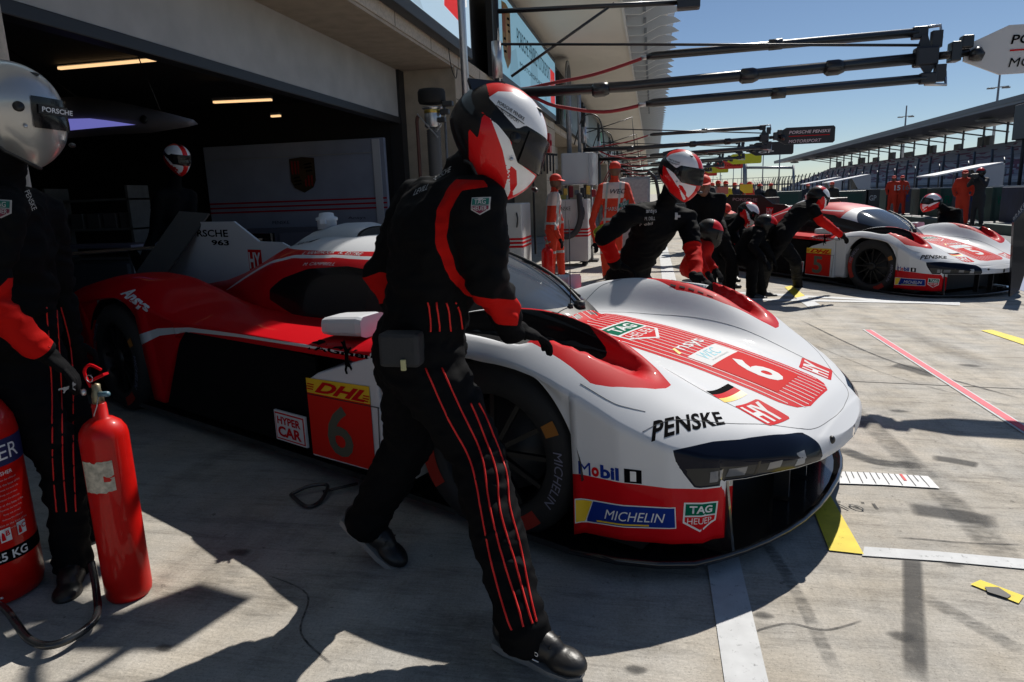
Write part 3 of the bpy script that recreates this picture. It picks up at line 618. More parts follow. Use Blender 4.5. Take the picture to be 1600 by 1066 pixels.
        # curved sidewall lettering and red mark
        if s < 0:
            arc_text('lettering', 'MICHELIN', wh, R(-12), .275, .034, s*(h+.0005), K('tyre_letter', (.20, .20, .28), .6), s)
            arc_text('lettering', 'MICHELIN', wh, R(152), .275, .034, s*(h+.0005), MT['tyre_letter'], s)
            for a0, a1, mm in ((-75, -48, K('tyre_red', (.32, .015, .006), .7)), (22, 32, K('tyre_orange', (.32, .12, .015), .7)), (160, 215, MT['tyre_red'])):
                vs = []; n = 12
                for k in range(n+1):
                    a = R(a0+(a1-a0)*k/n)
                    for q in (.262, .318): vs.append((q*math.cos(a), s*(h+.001), q*math.sin(a)))
                MB().add(vs, [(2*k, 2*k+1, 2*k+3, 2*k+2) for k in range(n)]).build('tyre_mark', mm, wh)
    bvh = BVHTree.FromPolygons(*poly_of([body, can]))
    CARS[num] = (car, body, can, bvh)
    decals(car, bvh, num, redtop)
    return car
def arc_text(name, s, par, a_mid, r, hgt, y, m, sgn):
    vs, fs, asp = textgeo(s, .03, .2); Lw = asp*hgt; out = []
    for u, v in vs:
        a = a_mid+(u-.5)*Lw/r*(1)*(-1); rr = r+v*hgt
        out.append((rr*math.cos(a), y+.0015*sgn, rr*math.sin(a)))
    MB().add(out, fs).build(name, m, par)
def poly_of(obs):
    vs = []; fs = []
    for o in obs:
        k = len(vs); vs += [tuple(v.co) for v in o.data.vertices]; fs += [tuple(i+k for i in p.vertices) for p in o.data.polygons]
    return vs, fs
def snap_mesh(name, uv, fs, Q, bvh, m, par, lift=.002, cut=.02):
    """lay flat artwork (unit square uv) onto the bodywork inside the quad Q (bl, br, tr, tl in car coordinates)"""
    Q = [Vector(q) for q in Q]; N = ((Q[1]-Q[0]).cross(Q[3]-Q[0])+(Q[2]-Q[1]).cross(Q[3]-Q[2])).normalized()
    bm = bmesh.new(); vv = [bm.verts.new((Q[0]*(1-u)*(1-v)+Q[1]*u*(1-v)+Q[2]*u*v+Q[3]*(1-u)*v)) for u, v in uv]
    for f in fs:
        try: bm.faces.new([vv[i] for i in f])
        except ValueError: pass
    bmesh.ops.triangulate(bm, faces=[f for f in bm.faces if len(f.verts) > 4])
    for _ in range(7):
        es = [e for e in bm.edges if e.calc_length() > cut*1.5]
        if not es: break
        bmesh.ops.subdivide_edges(bm, edges=es, cuts=1, use_grid_fill=False); bmesh.ops.triangulate(bm, faces=[f for f in bm.faces if len(f.verts) > 3])
    for v in bm.verts:
        h = None
        for d in (.25,):
            r = bvh.ray_cast(v.co+N*d, -N, 1.2)
            if r[0] is not None: h = r
        if h:
            n = h[1] if h[1].dot(N) > 0 else -h[1]; v.co = h[0]+N*lift*.4
        else:
            r = bvh.find_nearest(v.co); v.co = r[0]+N*lift*.4
    me = bpy.data.meshes.new(name); bm.to_mesh(me); bm.free(); me.materials.append(m)
    for p in me.polygons: p.use_smooth = True
    o = bpy.data.objects.new(name, me); COL.objects.link(o); o.parent = par; return o
def rect(u0, v0, u1, v1): return [(u0, v0), (u1, v0), (u1, v1), (u0, v1)], [(0, 1, 2, 3)]
def shape(name, polys, Q, bvh, m, par, lift): 
    uv = []; fs = []
    for p in polys: fs.append(tuple(range(len(uv), len(uv)+len(p)))); uv += p
    return snap_mesh(name, uv, fs, Q, bvh, m, par, lift)
def word(s, box, Q, bvh, m, par, lift, bold=.03, shear=0, space=1, name='lettering'):
    vs, fs, _ = textgeo(s, bold, shear, space); u0, v0, u1, v1 = box
    return snap_mesh(name, [(u0+(u1-u0)*x, v0+(v1-v0)*y) for x, y in vs], fs, Q, bvh, m, par, lift)
def shield(Q, bvh, par, lift=.003):
    """green and red watchmaker's shield, TAG over HEUER"""
    base = shape('sticker', [[(0, 1), (0, .32), (.5, 0), (1, .32), (1, 1)]], Q, bvh, LTWHITE, par, lift)
    shape('green_field', [[(.05, .95), (.05, .57), (.95, .57), (.95, .95)]], Q, bvh, GREEN, base, lift+.001)
    shape('red_field', [[(.05, .52), (.05, .36), (.5, .07), (.95, .36), (.95, .52)]], Q, bvh, RED, base, lift+.001)
    word('TAG', (.16, .63, .84, .89), Q, bvh, LTWHITE, base, lift+.002); word('HEUER', (.12, .27, .88, .48), Q, bvh, LTWHITE, base, lift+.002, bold=.0)
    return base
# ---------------- decals on the cars ----------------
def decals(car, bvh, num, redtop):
    T = lambda x, y: (x, y, float(top(np.array([x]), np.array([y]))[0])+.05)
    QH = lambda xf, xr, y0, y1: [T(xf, y0), T(xf, y1), T(xr, y1), T(xr, y0)]     # read from in front of the car
    Q = [(.955, -.235), (.955, .235), (-.17, .235), (-.17, -.235)]; Qs = [(x, y, .80) for x, y in Q]
    out = [(0, .10), (.03, .03), (.10, .006), (.3, 0), (.7, 0), (.90, .006), (.97, .03), (1, .10), (1, 1), (0, 1)]
    poly = []
    n = 36
    uv = []; fs = []
    for j in range(n+1):
        v = j/n; e = 0 if v > .10 else .10*(1-math.sqrt(max(0, 1-((.10-v)/.10)**2)))*2.2
        for i in range(13): uv.append((e+(1-2*e)*i/12, v))
    fs = [(j*13+i, j*13+i+1, (j+1)*13+i+1, (j+1)*13+i) for j in range(n) for i in range(12)]
    st = snap_mesh('stripe_panel', uv, fs, Qs, bvh, RED, car, .002, cut=.04)
    for k in range(11):
        u = .055+.089*k; w_ = .0058
        v1 = 1; v0 = .008+ (0.05 if k in (0, 10) else 0)
        for a, b in (((v0, v1),) if k in (0, 1, 9, 10) else ((v0, .115), (.445, v1))):
            m = 24; uv = [(u+w_*(2*i-1), a+(b-a)*j/m) for j in range(m+1) for i in (0, 1)]
            snap_mesh('pinstripe', uv, [(2*j, 2*j+1, 2*j+3, 2*j+2) for j in range(m)], Qs, bvh, LTWHITE, st, .0035, cut=.06)
    q = QH(.845, .575, -.155, .155); o = shape('number_panel', [[(0, 0), (1, 0), (1, 1), (0, 1)]], q, bvh, K('number_red2', (.60, .012, .012), .6, spec=.04), car, .0045); word(num, (.30, .10, .72, .92), q, bvh, LTWHITE, o, .006)
    q = QH(.575, .465, -.155, .155); o = shape('sticker', [[(0, 0), (1, 0), (1, 1), (0, 1)]], q, bvh, LTWHITE, car, .0045); word('WEC', (.2, .35, .75, .9), q, bvh, K('cyan_print', (.0, .38, .5), .5), o, .006, shear=.4); word('WORLD ENDURANCE', (.2, .18, .8, .26), q, bvh, LTGREY, o, .006)
    q = QH(.27, .02, -.17, .12); shield([Vector(a) for a in (q[0], q[1], q[2], q[3])], bvh, car, .0045)
    q = QH(.44, .375, -.15, .15); a_ = word('nsys', (.2, .0, 1, 1), q, bvh, LTWHITE, car, .0055, bold=.01); shape('logo_bar', [[(-.02, .2), (.05, .2), (.17, .95), (.10, .95)]], q, bvh, YEL, a_, .006)
    q = [(.90, -.47, .6), (.93, -.31, .6), (.795, -.285, .6), (.765, -.45, .6)]; o = shape('sticker', [[(0, .06), (.06, 0), (.94, 0), (1, .06), (1, .94), (.94, 1), (.06, 1), (0, .94)]], q, bvh, RED, car, .003); word('HY', (.10, .10, .90, .90), q, bvh, LTWHITE, o, .0045, bold=.04)
    q = [(.93, .30, .6), (.90, .46, .6), (.765, .45, .6), (.795, .285, .6)]; o = shape('sticker', [[(0, .06), (.06, 0), (.94, 0), (1, .06), (1, .94), (.94, 1), (.06, 1), (0, .94)]], q, bvh, RED, car, .003); word('HY', (.10, .10, .90, .90), q, bvh, LTWHITE, o, .0045, bold=.04)
    q = [(.735, -.465, .7), (.757, -.285, .7), (.672, -.262, .7), (.652, -.44, .7)]
    o = shape('flag', [[(0, .66), (1, .66), (1, 1), (0, 1)]], q, bvh, MT['print_black'], car, .003); shape('flag_band', [[(0, .33), (1, .33), (1, .66), (0, .66)]], q, bvh, RED, o, .003); shape('flag_band', [[(0, 0), (1, 0), (1, .33), (0, .33)]], q, bvh, YEL, o, .003)
    for s in (-1, 1):
        for (xa, ya, xb, yb, z0, z1, m) in ((.985, -.47, 1.0, -.425, .345, .395, LTGREY), (.905, -.625, .91, -.615, .342, .40, BLACK), (.93, -.58, .955, -.53, .355, .385, K('lamp_cell', (.16, .17, .19), .15, coat=.5)), (.85, -.72, .885, -.66, .352, .388, MT.get('lamp_cell') or K('lamp_cell', (.16, .17, .19), .15, coat=.5)), (.80, -.775, .835, -.735, .35, .39, K('lamp_cell', (.16, .17, .19), .15))):
            q = [(xa, s*-ya, z0), (xb, s*-yb, z0), (xb, s*-yb, z1), (xa, s*-ya, z1)]; q = q if s < 0 else [q[1], q[0], q[3], q[2]]; q = [(a, -b, c) for a, b, c in q] if False else q
            shape('lamp_element', [[(0, 0), (1, 0), (1, 1), (0, 1)]], [(a, b, c) for a, b, c in q], bvh, m, car, .003)
    word('PENSKE', (0, 0, 1, 1), [(.648, -.90, .493), (.802, -.622, .506), (.755, -.575, .535), (.622, -.85, .545)], bvh, MT['print_black'], car, .003, bold=.03, shear=.15, space=1.05)
    q = [(.407, -.97, .352), (.622, -.915, .347), (.622, -.915, .393), (.407, -.97, .405)]
    a_ = word('M', (0, .0, .20, .95), q, bvh, BLUE, car, .003, bold=.04); word('o', (.215, 0, .34, .72), q, bvh, RED, a_, .003, bold=.05); word('bil', (.36, 0, .66, 1), q, bvh, BLUE, a_, .003, bold=.04)
    shape('one_box', [[(.74, -.05), (1.0, -.05), (1.0, 1.05), (.74, 1.05)]], q, bvh, MT['print_black'], a_, .003); word('1', (.83, .1, .92, .9), q, bvh, LTWHITE, a_, .006, bold=.03)
    q = [(.405, -1.0, .160), (.726, -.86, .180), (.726, -.87, .262), (.405, -1.0, .255)]
    o = shape('sticker', [[(0, 0), (1, 0), (1, 1), (0, 1)]], q, bvh, LTWHITE, car, .003); shape('blue_field', [[(.11, .05), (.99, .05), (.99, .95), (.19, .95)]], q, bvh, BLUE, o, .0045)
    shape('yellow_field', [[(.01, .05), (.10, .05), (.18, .95), (.01, .95)], [(.22, .10), (.74, .10), (.74, .17), (.22, .17)]], q, bvh, YEL, o, .008); word('MICHELIN', (.30, .28, .90, .70), q, bvh, LTWHITE, o, .006, bold=.03, shear=.3)
    shield([(.752, -.84, .165), (.829, -.75, .165), (.831, -.75, .275), (.752, -.84, .28)], bvh, car)
    word('Mobil', (0, 0, .74, 1), [(-2.13, -.26, 1.04), (-1.92, -.26, 1.065), (-1.92, -.20, 1.10), (-2.13, -.20, 1.075)], bvh, MT['print_black'], car, .003, bold=.02)
    shape('one_box', [[(.8, 0), (1, 0), (1, 1), (.8, 1)]], [(-2.13, -.26, 1.04), (-1.92, -.26, 1.065), (-1.92, -.20, 1.10), (-2.13, -.20, 1.075)], bvh, MT['print_black'], car, .003)
    if not redtop:
        word('L. VANTHOOR   K. ESTRE', (0, 0, 1, 1), [(-1.83, -.42, 1.027), (-1.32, -.42, 1.043), (-1.32, -.40, 1.062), (-1.83, -.40, 1.046)], bvh, LTWHITE, car, .003, bold=.01, shear=.2)
        word('M. CAMPBELL', (0, 0, 1, 1), [(-1.73, -.50, .975), (-1.45, -.50, .985), (-1.45, -.49, 1.003), (-1.73, -.49, .993)], bvh, LTWHITE, car, .003, bold=.01, shear=.2)
    word('Ansys', (0, 0, 1, 1), [(-2.98, -.97, .775), (-2.56, -1.0, .69), (-2.55, -.97, .755), (-2.92, -.93, .85)], bvh, LTWHITE, car, .004, bold=.04, shear=.2)
    word('PENSKE', (0, 0, 1, 1), [(-3.35, -1.0, .555), (-2.80, -1.0, .585), (-2.80, -1.0, .65), (-3.35, -1.0, .62)], bvh, LTGREY, car, .004, bold=.04, shear=.2)
    word('TAGHeuer', (0, 0, 1, 1), [(-1.05, -1.0, .652), (-.45, -1.0, .652), (-.45, -1.0, .683), (-1.05, -1.0, .683)], bvh, LTGREY if redtop else MT['print_black'], car, .004, bold=.03, shear=.2)
    o = MB().prism([(-1.36, .155), (-1.11, .155), (-1.11, .31), (-1.36, .31)], (0, -1.0, 0), (1, 0, 0), (0, 0, 1), -.012).build('class_plate', LTWHITE, car)
    MB().prism([(-1.352, .163), (-1.118, .163), (-1.118, .302), (-1.352, .302)], (0, -1.001, 0), (1, 0, 0), (0, 0, 1), .001).build('plate_border', RED, o)
    MB().prism([(-1.345, .17), (-1.125, .17), (-1.125, .295), (-1.345, .295)], (0, -1.0025, 0), (1, 0, 0), (0, 0, 1), .001).build('plate_field', LTWHITE, o)
    text_on('lettering', 'HYPER', (-1.33, -1.004, .245), (.19, 0, 0), (0, 0, .04), RED, o, bold=.03, world=False); text_on('lettering', 'CAR', (-1.33, -1.004, .18), (.19, 0, 0), (0, 0, .055), RED, o, bold=.04, world=False)
    pts = [(-.80+.10*(y-.5)*1.7, .58+.13*(x-.5)) for x, y in cat_logo()]
    pl = MB().prism([(x*.16, y*.11) for x, y in cat_logo()], (-.735, -1.004, .56), (.35, 0, .85), (-.85, 0, .35), .001).build('cat_emblem', MT['print_black'], car)

# ---------------- the setting ----------------
def gz(x): return -.03*(min(max(x, 1.), 11.)-1.)
def concrete():
    m = mat('pit_concrete', (.33, .31, .285), .85, spec=.3); n = m.node_tree; L = n.links; b = n.nodes["Principled BSDF"]; tc = n.nodes.new("ShaderNodeTexCoord")
    def noise_(sc, det=6, vec=None, rough=.6):
        t = n.nodes.new("ShaderNodeTexNoise"); t.inputs["Scale"].default_value = sc; t.inputs["Detail"].default_value = det; t.inputs["Roughness"].default_value = rough; L.new(vec or tc.outputs["Object"], t.inputs["Vector"]); return t.outputs[0]
    def rng(v, a, b_, c, d):
        r = n.nodes.new("ShaderNodeMapRange"); r.inputs[1].default_value = a; r.inputs[2].default_value = b_; r.inputs[3].default_value = c; r.inputs[4].default_value = d; L.new(v, r.inputs[0]); return r.outputs[0]
    def mul(a, c):
        r = n.nodes.new("ShaderNodeMath"); r.operation = 'MULTIPLY'; L.new(a, r.inputs[0]); L.new(c, r.inputs[1]); return r.outputs[0]
    def maps(sx, sy, rz=0):
        mp = n.nodes.new("ShaderNodeMapping"); mp.inputs["Scale"].default_value = (sx, sy, 1); mp.inputs["Rotation"].default_value = (0, 0, rz); L.new(tc.outputs["Object"], mp.inputs["Vector"]); return mp.outputs[0]
    big = rng(noise_(.6), .3, .7, .88, 1.10); mid = rng(noise_(4.5, 8), .3, .72, .80, 1.12); fine = rng(noise_(95, 5, None, .8), .30, .70, .76, 1.18)
    broom = rng(noise_(10, 5, maps(.7, 13, .06), .75), .34, .66, .86, 1.05)
    scuff = rng(noise_(3.0, 9, maps(.55, 3.2, .1), .8), .50, .70, 1, .50)
    tracks = rng(noise_(1.3, 7, maps(1.6, .25, -.25), .75), .5, .72, 1, .62)
    spots = rng(noise_(24, 3), .66, .76, 1, .42); specks = rng(noise_(170, 3), .60, .70, 1, .50)
    f = mul(mul(mul(big, mid), mul(fine, broom)), mul(mul(scuff, tracks), mul(spots, specks)))
    mx = n.nodes.new("ShaderNodeVectorMath"); mx.operation = 'SCALE'; tn = n.nodes.new("ShaderNodeMix"); tn.data_type = 'RGBA'; tn.inputs[6].default_value = (.56, .50, .415, 1); tn.inputs[7].default_value = (.52, .495, .455, 1); L.new(rng(noise_(2.2, 7), .35, .65, 0, 1), tn.inputs[0]); L.new(tn.outputs[2], mx.inputs[0]); L.new(f, mx.inputs["Scale"]); L.new(mx.outputs[0], b.inputs["Base Color"])
    bp = n.nodes.new("ShaderNodeBump"); bp.inputs["Strength"].default_value = .5; bp.inputs["Distance"].default_value = .004; L.new(mul(broom, fine), bp.inputs["Height"]); L.new(bp.outputs[0], b.inputs["Normal"])
    return m
CONC = concrete()
xs_ = [-1500, -60, -20, -8, -4, -2, 0, 1]+[1+i for i in range(1, 11)]+[20, 60, 200, 1500]; ys_ = [-60, -4, 0, 2, 4, 8, 14, 22, 40, 80, 160, 400, 2500]
vs = [(x, y, gz(x)) for x in xs_ for y in ys_]; ny = len(ys_); fs = [(i*ny+j, (i+1)*ny+j, (i+1)*ny+j+1, i*ny+j+1) for i in range(len(xs_)-1) for j in range(ny-1)]
tag(MB().add(vs, fs).build('ground', CONC), kind='structure')
def paint_strip(name, pts, m, dz=.004, kind=True):
    """flat painted shape following the fall of the lane"""
    bm = bmesh.new(); bm.faces.new([bm.verts.new((x, y, 0)) for x, y in pts])
    x0 = min(p[0] for p in pts); x1 = max(p[0] for p in pts)
    for c in [k for k in range(1, 12) if x0 < k < x1]: bmesh.ops.bisect_plane(bm, geom=bm.verts[:]+bm.edges[:]+bm.faces[:], plane_co=(c, 0, 0), plane_no=(1, 0, 0))
    for v in bm.verts: v.co.z = gz(v.co.x)+dz
    for f in bm.faces:
        f.normal_update()
        if f.normal.z < 0: f.normal_flip()
    me = bpy.data.meshes.new(name); bm.to_mesh(me); bm.free(); me.materials.append(m); o = bpy.data.objects.new(name, me); COL.objects.link(o); tag(o, kind='structure'); return o
def worn(name, col, amt=.35, rough=.7):
    m = mat(name, col, rough, nscale=14, namt=.10); n = m.node_tree; b = n.nodes["Principled BSDF"]; tc = n.nodes.new("ShaderNodeTexCoord"); t = n.nodes.new("ShaderNodeTexNoise"); t.inputs["Scale"].default_value = 38; t.inputs["Detail"].default_value = 8; t.inputs["Roughness"].default_value = .8
    n.links.new(tc.outputs["Object"], t.inputs["Vector"]); r = n.nodes.new("ShaderNodeMapRange"); r.inputs[1].default_value = .58; r.inputs[2].default_value = .66; r.inputs[3].default_value = 1; r.inputs[4].default_value = 1-amt; n.links.new(t.outputs[0], r.inputs[0]); n.links.new(r.outputs[0], b.inputs["Alpha"]); return m
WL = worn('road_white', (.58, .59, .60), .55); YL = worn('road_yellow', (.80, .62, .03), .3); PK = worn('road_pink', (.80, .10, .14), .25); WL2 = worn('tape_white', (.76, .76, .77), .12)
def tyremark(name, sc, lo, hi, a):
    m = mat(name, (.03, .03, .032), .8); n = m.node_tree; b = n.nodes["Principled BSDF"]; tc = n.nodes.new("ShaderNodeTexCoord"); mp = n.nodes.new("ShaderNodeMapping"); mp.inputs["Scale"].default_value = sc; n.links.new(tc.outputs["Object"], mp.inputs["Vector"]); t = n.nodes.new("ShaderNodeTexNoise"); t.inputs["Scale"].default_value = 9; t.inputs["Detail"].default_value = 9; t.inputs["Roughness"].default_value = .75
    n.links.new(mp.outputs[0], t.inputs["Vector"]); r = n.nodes.new("ShaderNodeMapRange"); r.inputs[1].default_value = lo; r.inputs[2].default_value = hi; r.inputs[3].default_value = 0; r.inputs[4].default_value = a; n.links.new(t.outputs[0], r.inputs[0])
    at = n.nodes.new("ShaderNodeAttribute"); at.attribute_name = 'edge'; mu = n.nodes.new("ShaderNodeMath"); mu.operation = 'MULTIPLY'; n.links.new(r.outputs[0], mu.inputs[0]); n.links.new(at.outputs["Fac"], mu.inputs[1]); n.links.new(mu.outputs[0], b.inputs["Alpha"]); return m
TM = tyremark('tyre_rubber', (1, 5, 1), .38, .75, .75); TM2 = tyremark('tyre_rubber_faint', (1, 6, 1), .42, .8, .45); ST = tyremark('dark_stain', (1, 1, 1), .1, .5, .62); TM3 = tyremark('tyre_rubber_solid', (1, 3, 1), .25, .6, .85)
def rubber(name, pts, wd, m, dz=.0025):
    """soft-edged mark along a path of ground points"""
    P = bend([(x, y, 0) for x, y in pts], 6); vs = []; ed = []; n = len(P)
    for i, p in enumerate(P):
        d = (P[min(i+1, n-1)]-P[max(i-1, 0)]).normalized(); s = Vector((-d.y, d.x, 0))
        for k, e in ((-.5, 0), (-.3, 1), (.3, 1), (.5, 0)):
            q = p+s*wd*k; vs.append((q.x, q.y, gz(q.x)+dz)); ed.append(e*min(1, i/2, (n-1-i)/2))
    fs = [(i*4+j, (i+1)*4+j, (i+1)*4+j+1, i*4+j+1) for i in range(n-1) for j in range(3)]
    o = MB().add(vs, fs).build(name, m); a = o.data.attributes.new('edge', 'FLOAT', 'POINT'); a.data.foreach_set('value', ed); tag(o, kind='structure')
def stain(c, rx, ry):
    vs = [(c[0], c[1], gz(c[0])+.0022)]; ed = [1.]; n = 22
    for k in (.55, 1):
        for i in range(n): a = 2*math.pi*i/n; j = k*(1+.3*noise.noise(Vector((c[0]*7+math.cos(a), c[1]*7+math.sin(a), k)))); x = c[0]+rx*j*math.cos(a); vs.append((x, c[1]+ry*j*math.sin(a), gz(x)+.0022)); ed.append(.8 if k < 1 else 0.)
    fs = [(0, 1+i, 1+(i+1) % n) for i in range(n)]+[(1+i, 1+n+i, 1+n+(i+1) % n, 1+(i+1) % n) for i in range(n)]; o = MB().add(vs, fs).build('oil_stain', ST); a = o.data.attributes.new('edge', 'FLOAT', 'POINT'); a.data.foreach_set('value', ed); tag(o, kind='structure')
# painted lines (lane runs along Y)
paint_strip('road_marking', [(.20, .2), (.315, .2), (.315, 2.62), (.20, 2.62)], WL)
for y0, y1 in ((10.2, 26), (30, 60), (64, 120)): paint_strip('road_marking', [(.15, y0), (.36, y0), (.36, y1), (.15, y1)], WL)
paint_strip('yellow_line', [(0.665, 2.941), (0.758, 3.019), (0.754, 2.447), (0.641, 2.459)], YL, .005)
paint_strip('road_marking', [(0.772, 2.505), (2.6, 2.50), (2.6, 2.42), (0.745, 2.436)], WL, .0045)
tp = paint_strip('measuring_tape', [(0.817, 3.221), (1.238, 3.227), (1.237, 3.094), (0.801, 3.079)], WL2, .006)
a0 = Vector((*(0.801, 3.079), 0)); a1 = Vector((*(1.237, 3.094), 0)); b0 = Vector((*(0.817, 3.221), 0)); b1 = Vector((*(1.238, 3.227), 0))
for k in range(15):
    t = (k+.6)/16; p = a0.lerp(a1, t); q = b0.lerp(b1, t); mid_ = q.lerp(p, .0); e = q.lerp(p, .95 if k % 2 == 0 else .55); w_ = .0015 if k != 11 else .006
    paint_strip('tape_mark', [(mid_.x-w_, mid_.y), (mid_.x+w_, mid_.y), (e.x+w_, e.y), (e.x-w_, e.y)], MT['tm'] if k != 11 and 'tm' in MT else (K('tm', (.04, .04, .04), .8) if k != 11 else K('tape_red', (.7, .05, .05), .7)), .008)
paint_strip('pink_line', [(1.972, 6.85), (1.972, 1.2), (2.022, 1.2), (2.022, 6.85)], PK, .006); paint_strip('line_edge', [(1.955, 6.88), (1.955, 1.2), (1.972, 1.2), (1.972, 6.88)], WL, .0045); paint_strip('line_edge', [(2.022, 6.88), (2.022, 1.2), (2.034, 1.2), (2.034, 6.88)], WL, .0045)
paint_strip('yellow_line', [(3.02, 7.013), (3.133, 7.064), (3.287, 6.217), (3.136, 5.918)], YL, .005)
for a in (([(1.186, 8.331), (1.406, 8.368), (1.884, 8.306), (1.954, 9.256), (1.943, 9.681)]),): pass
paint_strip('yellow_line', [(1.79, 9.917), (1.91, 10.073), (1.886, 9.074), (1.737, 8.884)], YL, .006); paint_strip('road_marking', [(1.737, 8.884), (1.886, 9.074), (1.909, 8.357), (1.736, 8.188)], WL, .005)
paint_strip('road_marking', [(0.83, 9.225), (3.448, 8.571), (3.507, 8.723), (0.846, 9.408)], WL, .0045); paint_strip('road_marking', [(0.698, 8.559), (3.487, 8.672), (3.548, 8.827), (0.71, 8.717)], WL, .006)
paint_strip('road_marking', [(1.034, 6.792), (1.227, 6.761), (1.232, 6.86), (1.049, 6.894)], WL, .0045)
pts = [(1.036, 2.292), (1.081, 2.328), (1.175, 2.252), (1.137, 2.202)]; paint_strip('yellow_marker', pts, YL, .0045)
paint_strip('marker_core', [(1.073, 2.28), (1.116, 2.285), (1.133, 2.24), (1.114, 2.222), (1.069, 2.249)], K('core', (.17, .16, .15), .8), .0075)
for pa, pb in (((0.833, 2.867), (0.84, 2.838)), ((0.912, 2.896), (0.912, 2.835)), ((0.779, 2.904), (0.78, 2.885)), ((0.872, 2.903), (0.872, 2.885))): rubber('pen_mark', [pa, ((pa[0]+pb[0])/2, (pa[1]+pb[1])/2), pb], .016, TM3)
O = Vector((*(0.794, 2.815), 0)); text_o = text_on('pen_lettering', '10', O+Vector((0, 0, .004)), Vector((.075, .0, 0)), Vector((-.03, .05, 0)), K('tm', (.04, .04, .04), .8), None, bold=-.01, world=False); tag(text_o, kind='structure')
# expansion joints and rubber
for p, q, w_ in (((0.324, 2.024), (0.37, 2.014), .05), ((0.716, 1.985), (0.742, 1.959), .06), ((-1.599, 2.16), (-1.513, 2.133), .07), ((-1.464, 1.593), (-1.427, 1.58), .04), ((-0.061, 1.708), (-0.008, 1.703), .05), ((1.019, 2.431), (1.056, 2.421), .05), ((1.398, 4.278), (1.488, 4.232), .08), ((2.274, 5.554), (2.388, 5.515), .12)):
    stain(((p[0]+q[0])/2, (p[1]+q[1])/2), w_*.8, w_*.45)
for pts in ([(0.292, 1.921), (0.412, 1.987), (0.518, 1.971), (0.642, 2.038)], [(-1.346, 2.01), (-1.146, 1.917), (-1.062, 1.717), (-0.895, 1.593)], [(0.908, 2.601), (1.125, 2.598), (1.346, 2.621)]): rubber('crack', pts, .008, TM3)
JT = K('joint_dirt', (.06, .055, .05), .9)
rubber('joint', [(1.291, 6.325), (1.682, 5.072), (2.179, 4.423)], .02, TM)
for pts, wd, m in (([(1.176, 6.596), (1.16, 4.809), (1.223, 3.427), (1.239, 2.39)], .14, TM), ([(1.485, 7.322), (1.778, 5.673), (2.279, 4.639)], .03, TM3), ([(0.373, 2.748), (0.462, 2.268), (0.502, 1.757)], .05, TM),
    ([(0.999, 3.559), (1.269, 3.316), (1.566, 2.997)], .12, TM2), ([(1.783, 5.465), (1.865, 5.381), (1.987, 5.128)], .18, ST), ([(1.039, 2.866), (1.174, 2.845), (1.341, 2.793)], .14, ST), ([(1.345, 3.492), (1.458, 3.455), (1.526, 3.419)], .09, ST),
    ([(0.932, 2.508), (0.812, 2.13), (0.696, 1.772)], .07, ST), ([(0.936, 3.552), (1.067, 3.381), (1.26, 3.369)], .10, TM3), ([(0.861, 2.209), (0.953, 2.068), (1.034, 1.947)], .07, TM), ([(2.099, 7.817), (2.331, 6.799), (2.553, 5.231)], .25, TM2), ([(1.466, 6.647), (1.628, 5.992), (1.973, 5.708)], .2, TM2), ([(1.621, 4.319), (1.848, 4.123), (2.083, 3.954)], .2, TM2), ([(-0.758, 1.863), (-0.559, 1.761), (-0.198, 1.647)], .3, TM2), ([(-1.629, 1.97), (-1.368, 1.884), (-1.149, 1.878)], .3, TM2)):
    rubber('road_stain', pts, wd, m)
for y in (-1.0, 4.9, 9.4, 15.4, 21.4, 27.4): paint_strip('joint', [(-20, y), (10.8, y), (10.8, y+.012), (-20, y+.012)], JT, .0015)
for x in (-4.4, 4.6): paint_strip('joint', [(x, -10), (x+.012, -10), (x+.012, 80), (x, 80)], JT, .0018)
paint_strip('fast_lane', [(5.6, -20), (10.6, -20), (10.6, 300), (5.6, 300)], mat('asphalt', (.17, .17, .175), .85, nscale=3, namt=.18, bump=.2, bscale=200), .003)
paint_strip('blue_band', [(4.75, -20), (5.5, -20), (5.5, 300), (4.75, 300)], K('road_blue', (.20, .24, .36), .8), .0035)
tag(MB().add([(13.2, -60, -.296), (29, -60, -.296), (29, 1500, -.296), (13.2, 1500, -.296)], [(0, 1, 2, 3)]).build('race_track', mat('track_asphalt', (.06, .06, .063), .8, nscale=2, namt=.2)), kind='structure')

# pit building
STONE = mat('beige_stone', (.46, .38, .29), .8, nscale=5, namt=.12, bump=.25, bscale=45); STONE2 = mat('pale_stone', (.55, .47, .38), .8, nscale=24, namt=.16, bump=.3, bscale=60)
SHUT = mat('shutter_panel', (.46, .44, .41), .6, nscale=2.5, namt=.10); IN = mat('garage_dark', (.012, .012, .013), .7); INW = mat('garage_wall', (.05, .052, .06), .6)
bld = thing('pit_building', 'long pit garage building with beige stone piers and a wide white canopy over the lane', 'building', (-4.55, 8, 0))
XF = -3.50
def B(name, a, b, m, par=bld): return MB().box(a, b).build(name, m, par, world=True)
mb = MB(); mb.box((-5.4, -6, 0), (XF, 3.40, 4.0)); mb.build('stone_pier', STONE2, bld, world=True)
bays = [(12.55, 14.9), (23.4, 25.6), (34, 36.2), (44.6, 46.8), (55, 57), (65.5, 67.5), (76, 78), (87, 89), (98, 100), (109, 111), (120, 122)]
for y0, y1 in bays:
    mb = MB(); mb.rbox((-5.4, y0, 0), (XF, y1, 3.66), .012); p = mb.build('stone_pier', STONE, bld, world=True)
    mb = MB()
    for zz in (.62, 1.24, 1.86, 2.48, 3.1): mb.box((XF+.0005, y0+.01, zz), (XF+.003, y1-.01, zz+.012))
    mb.build('stone_joint', K('joint_dark', (.10, .08, .06), .9), p, world=True)
B('lintel_soffit', (-4.62, 3.40, 3.64), (XF-.02, 12.55, 3.68), STONE); 
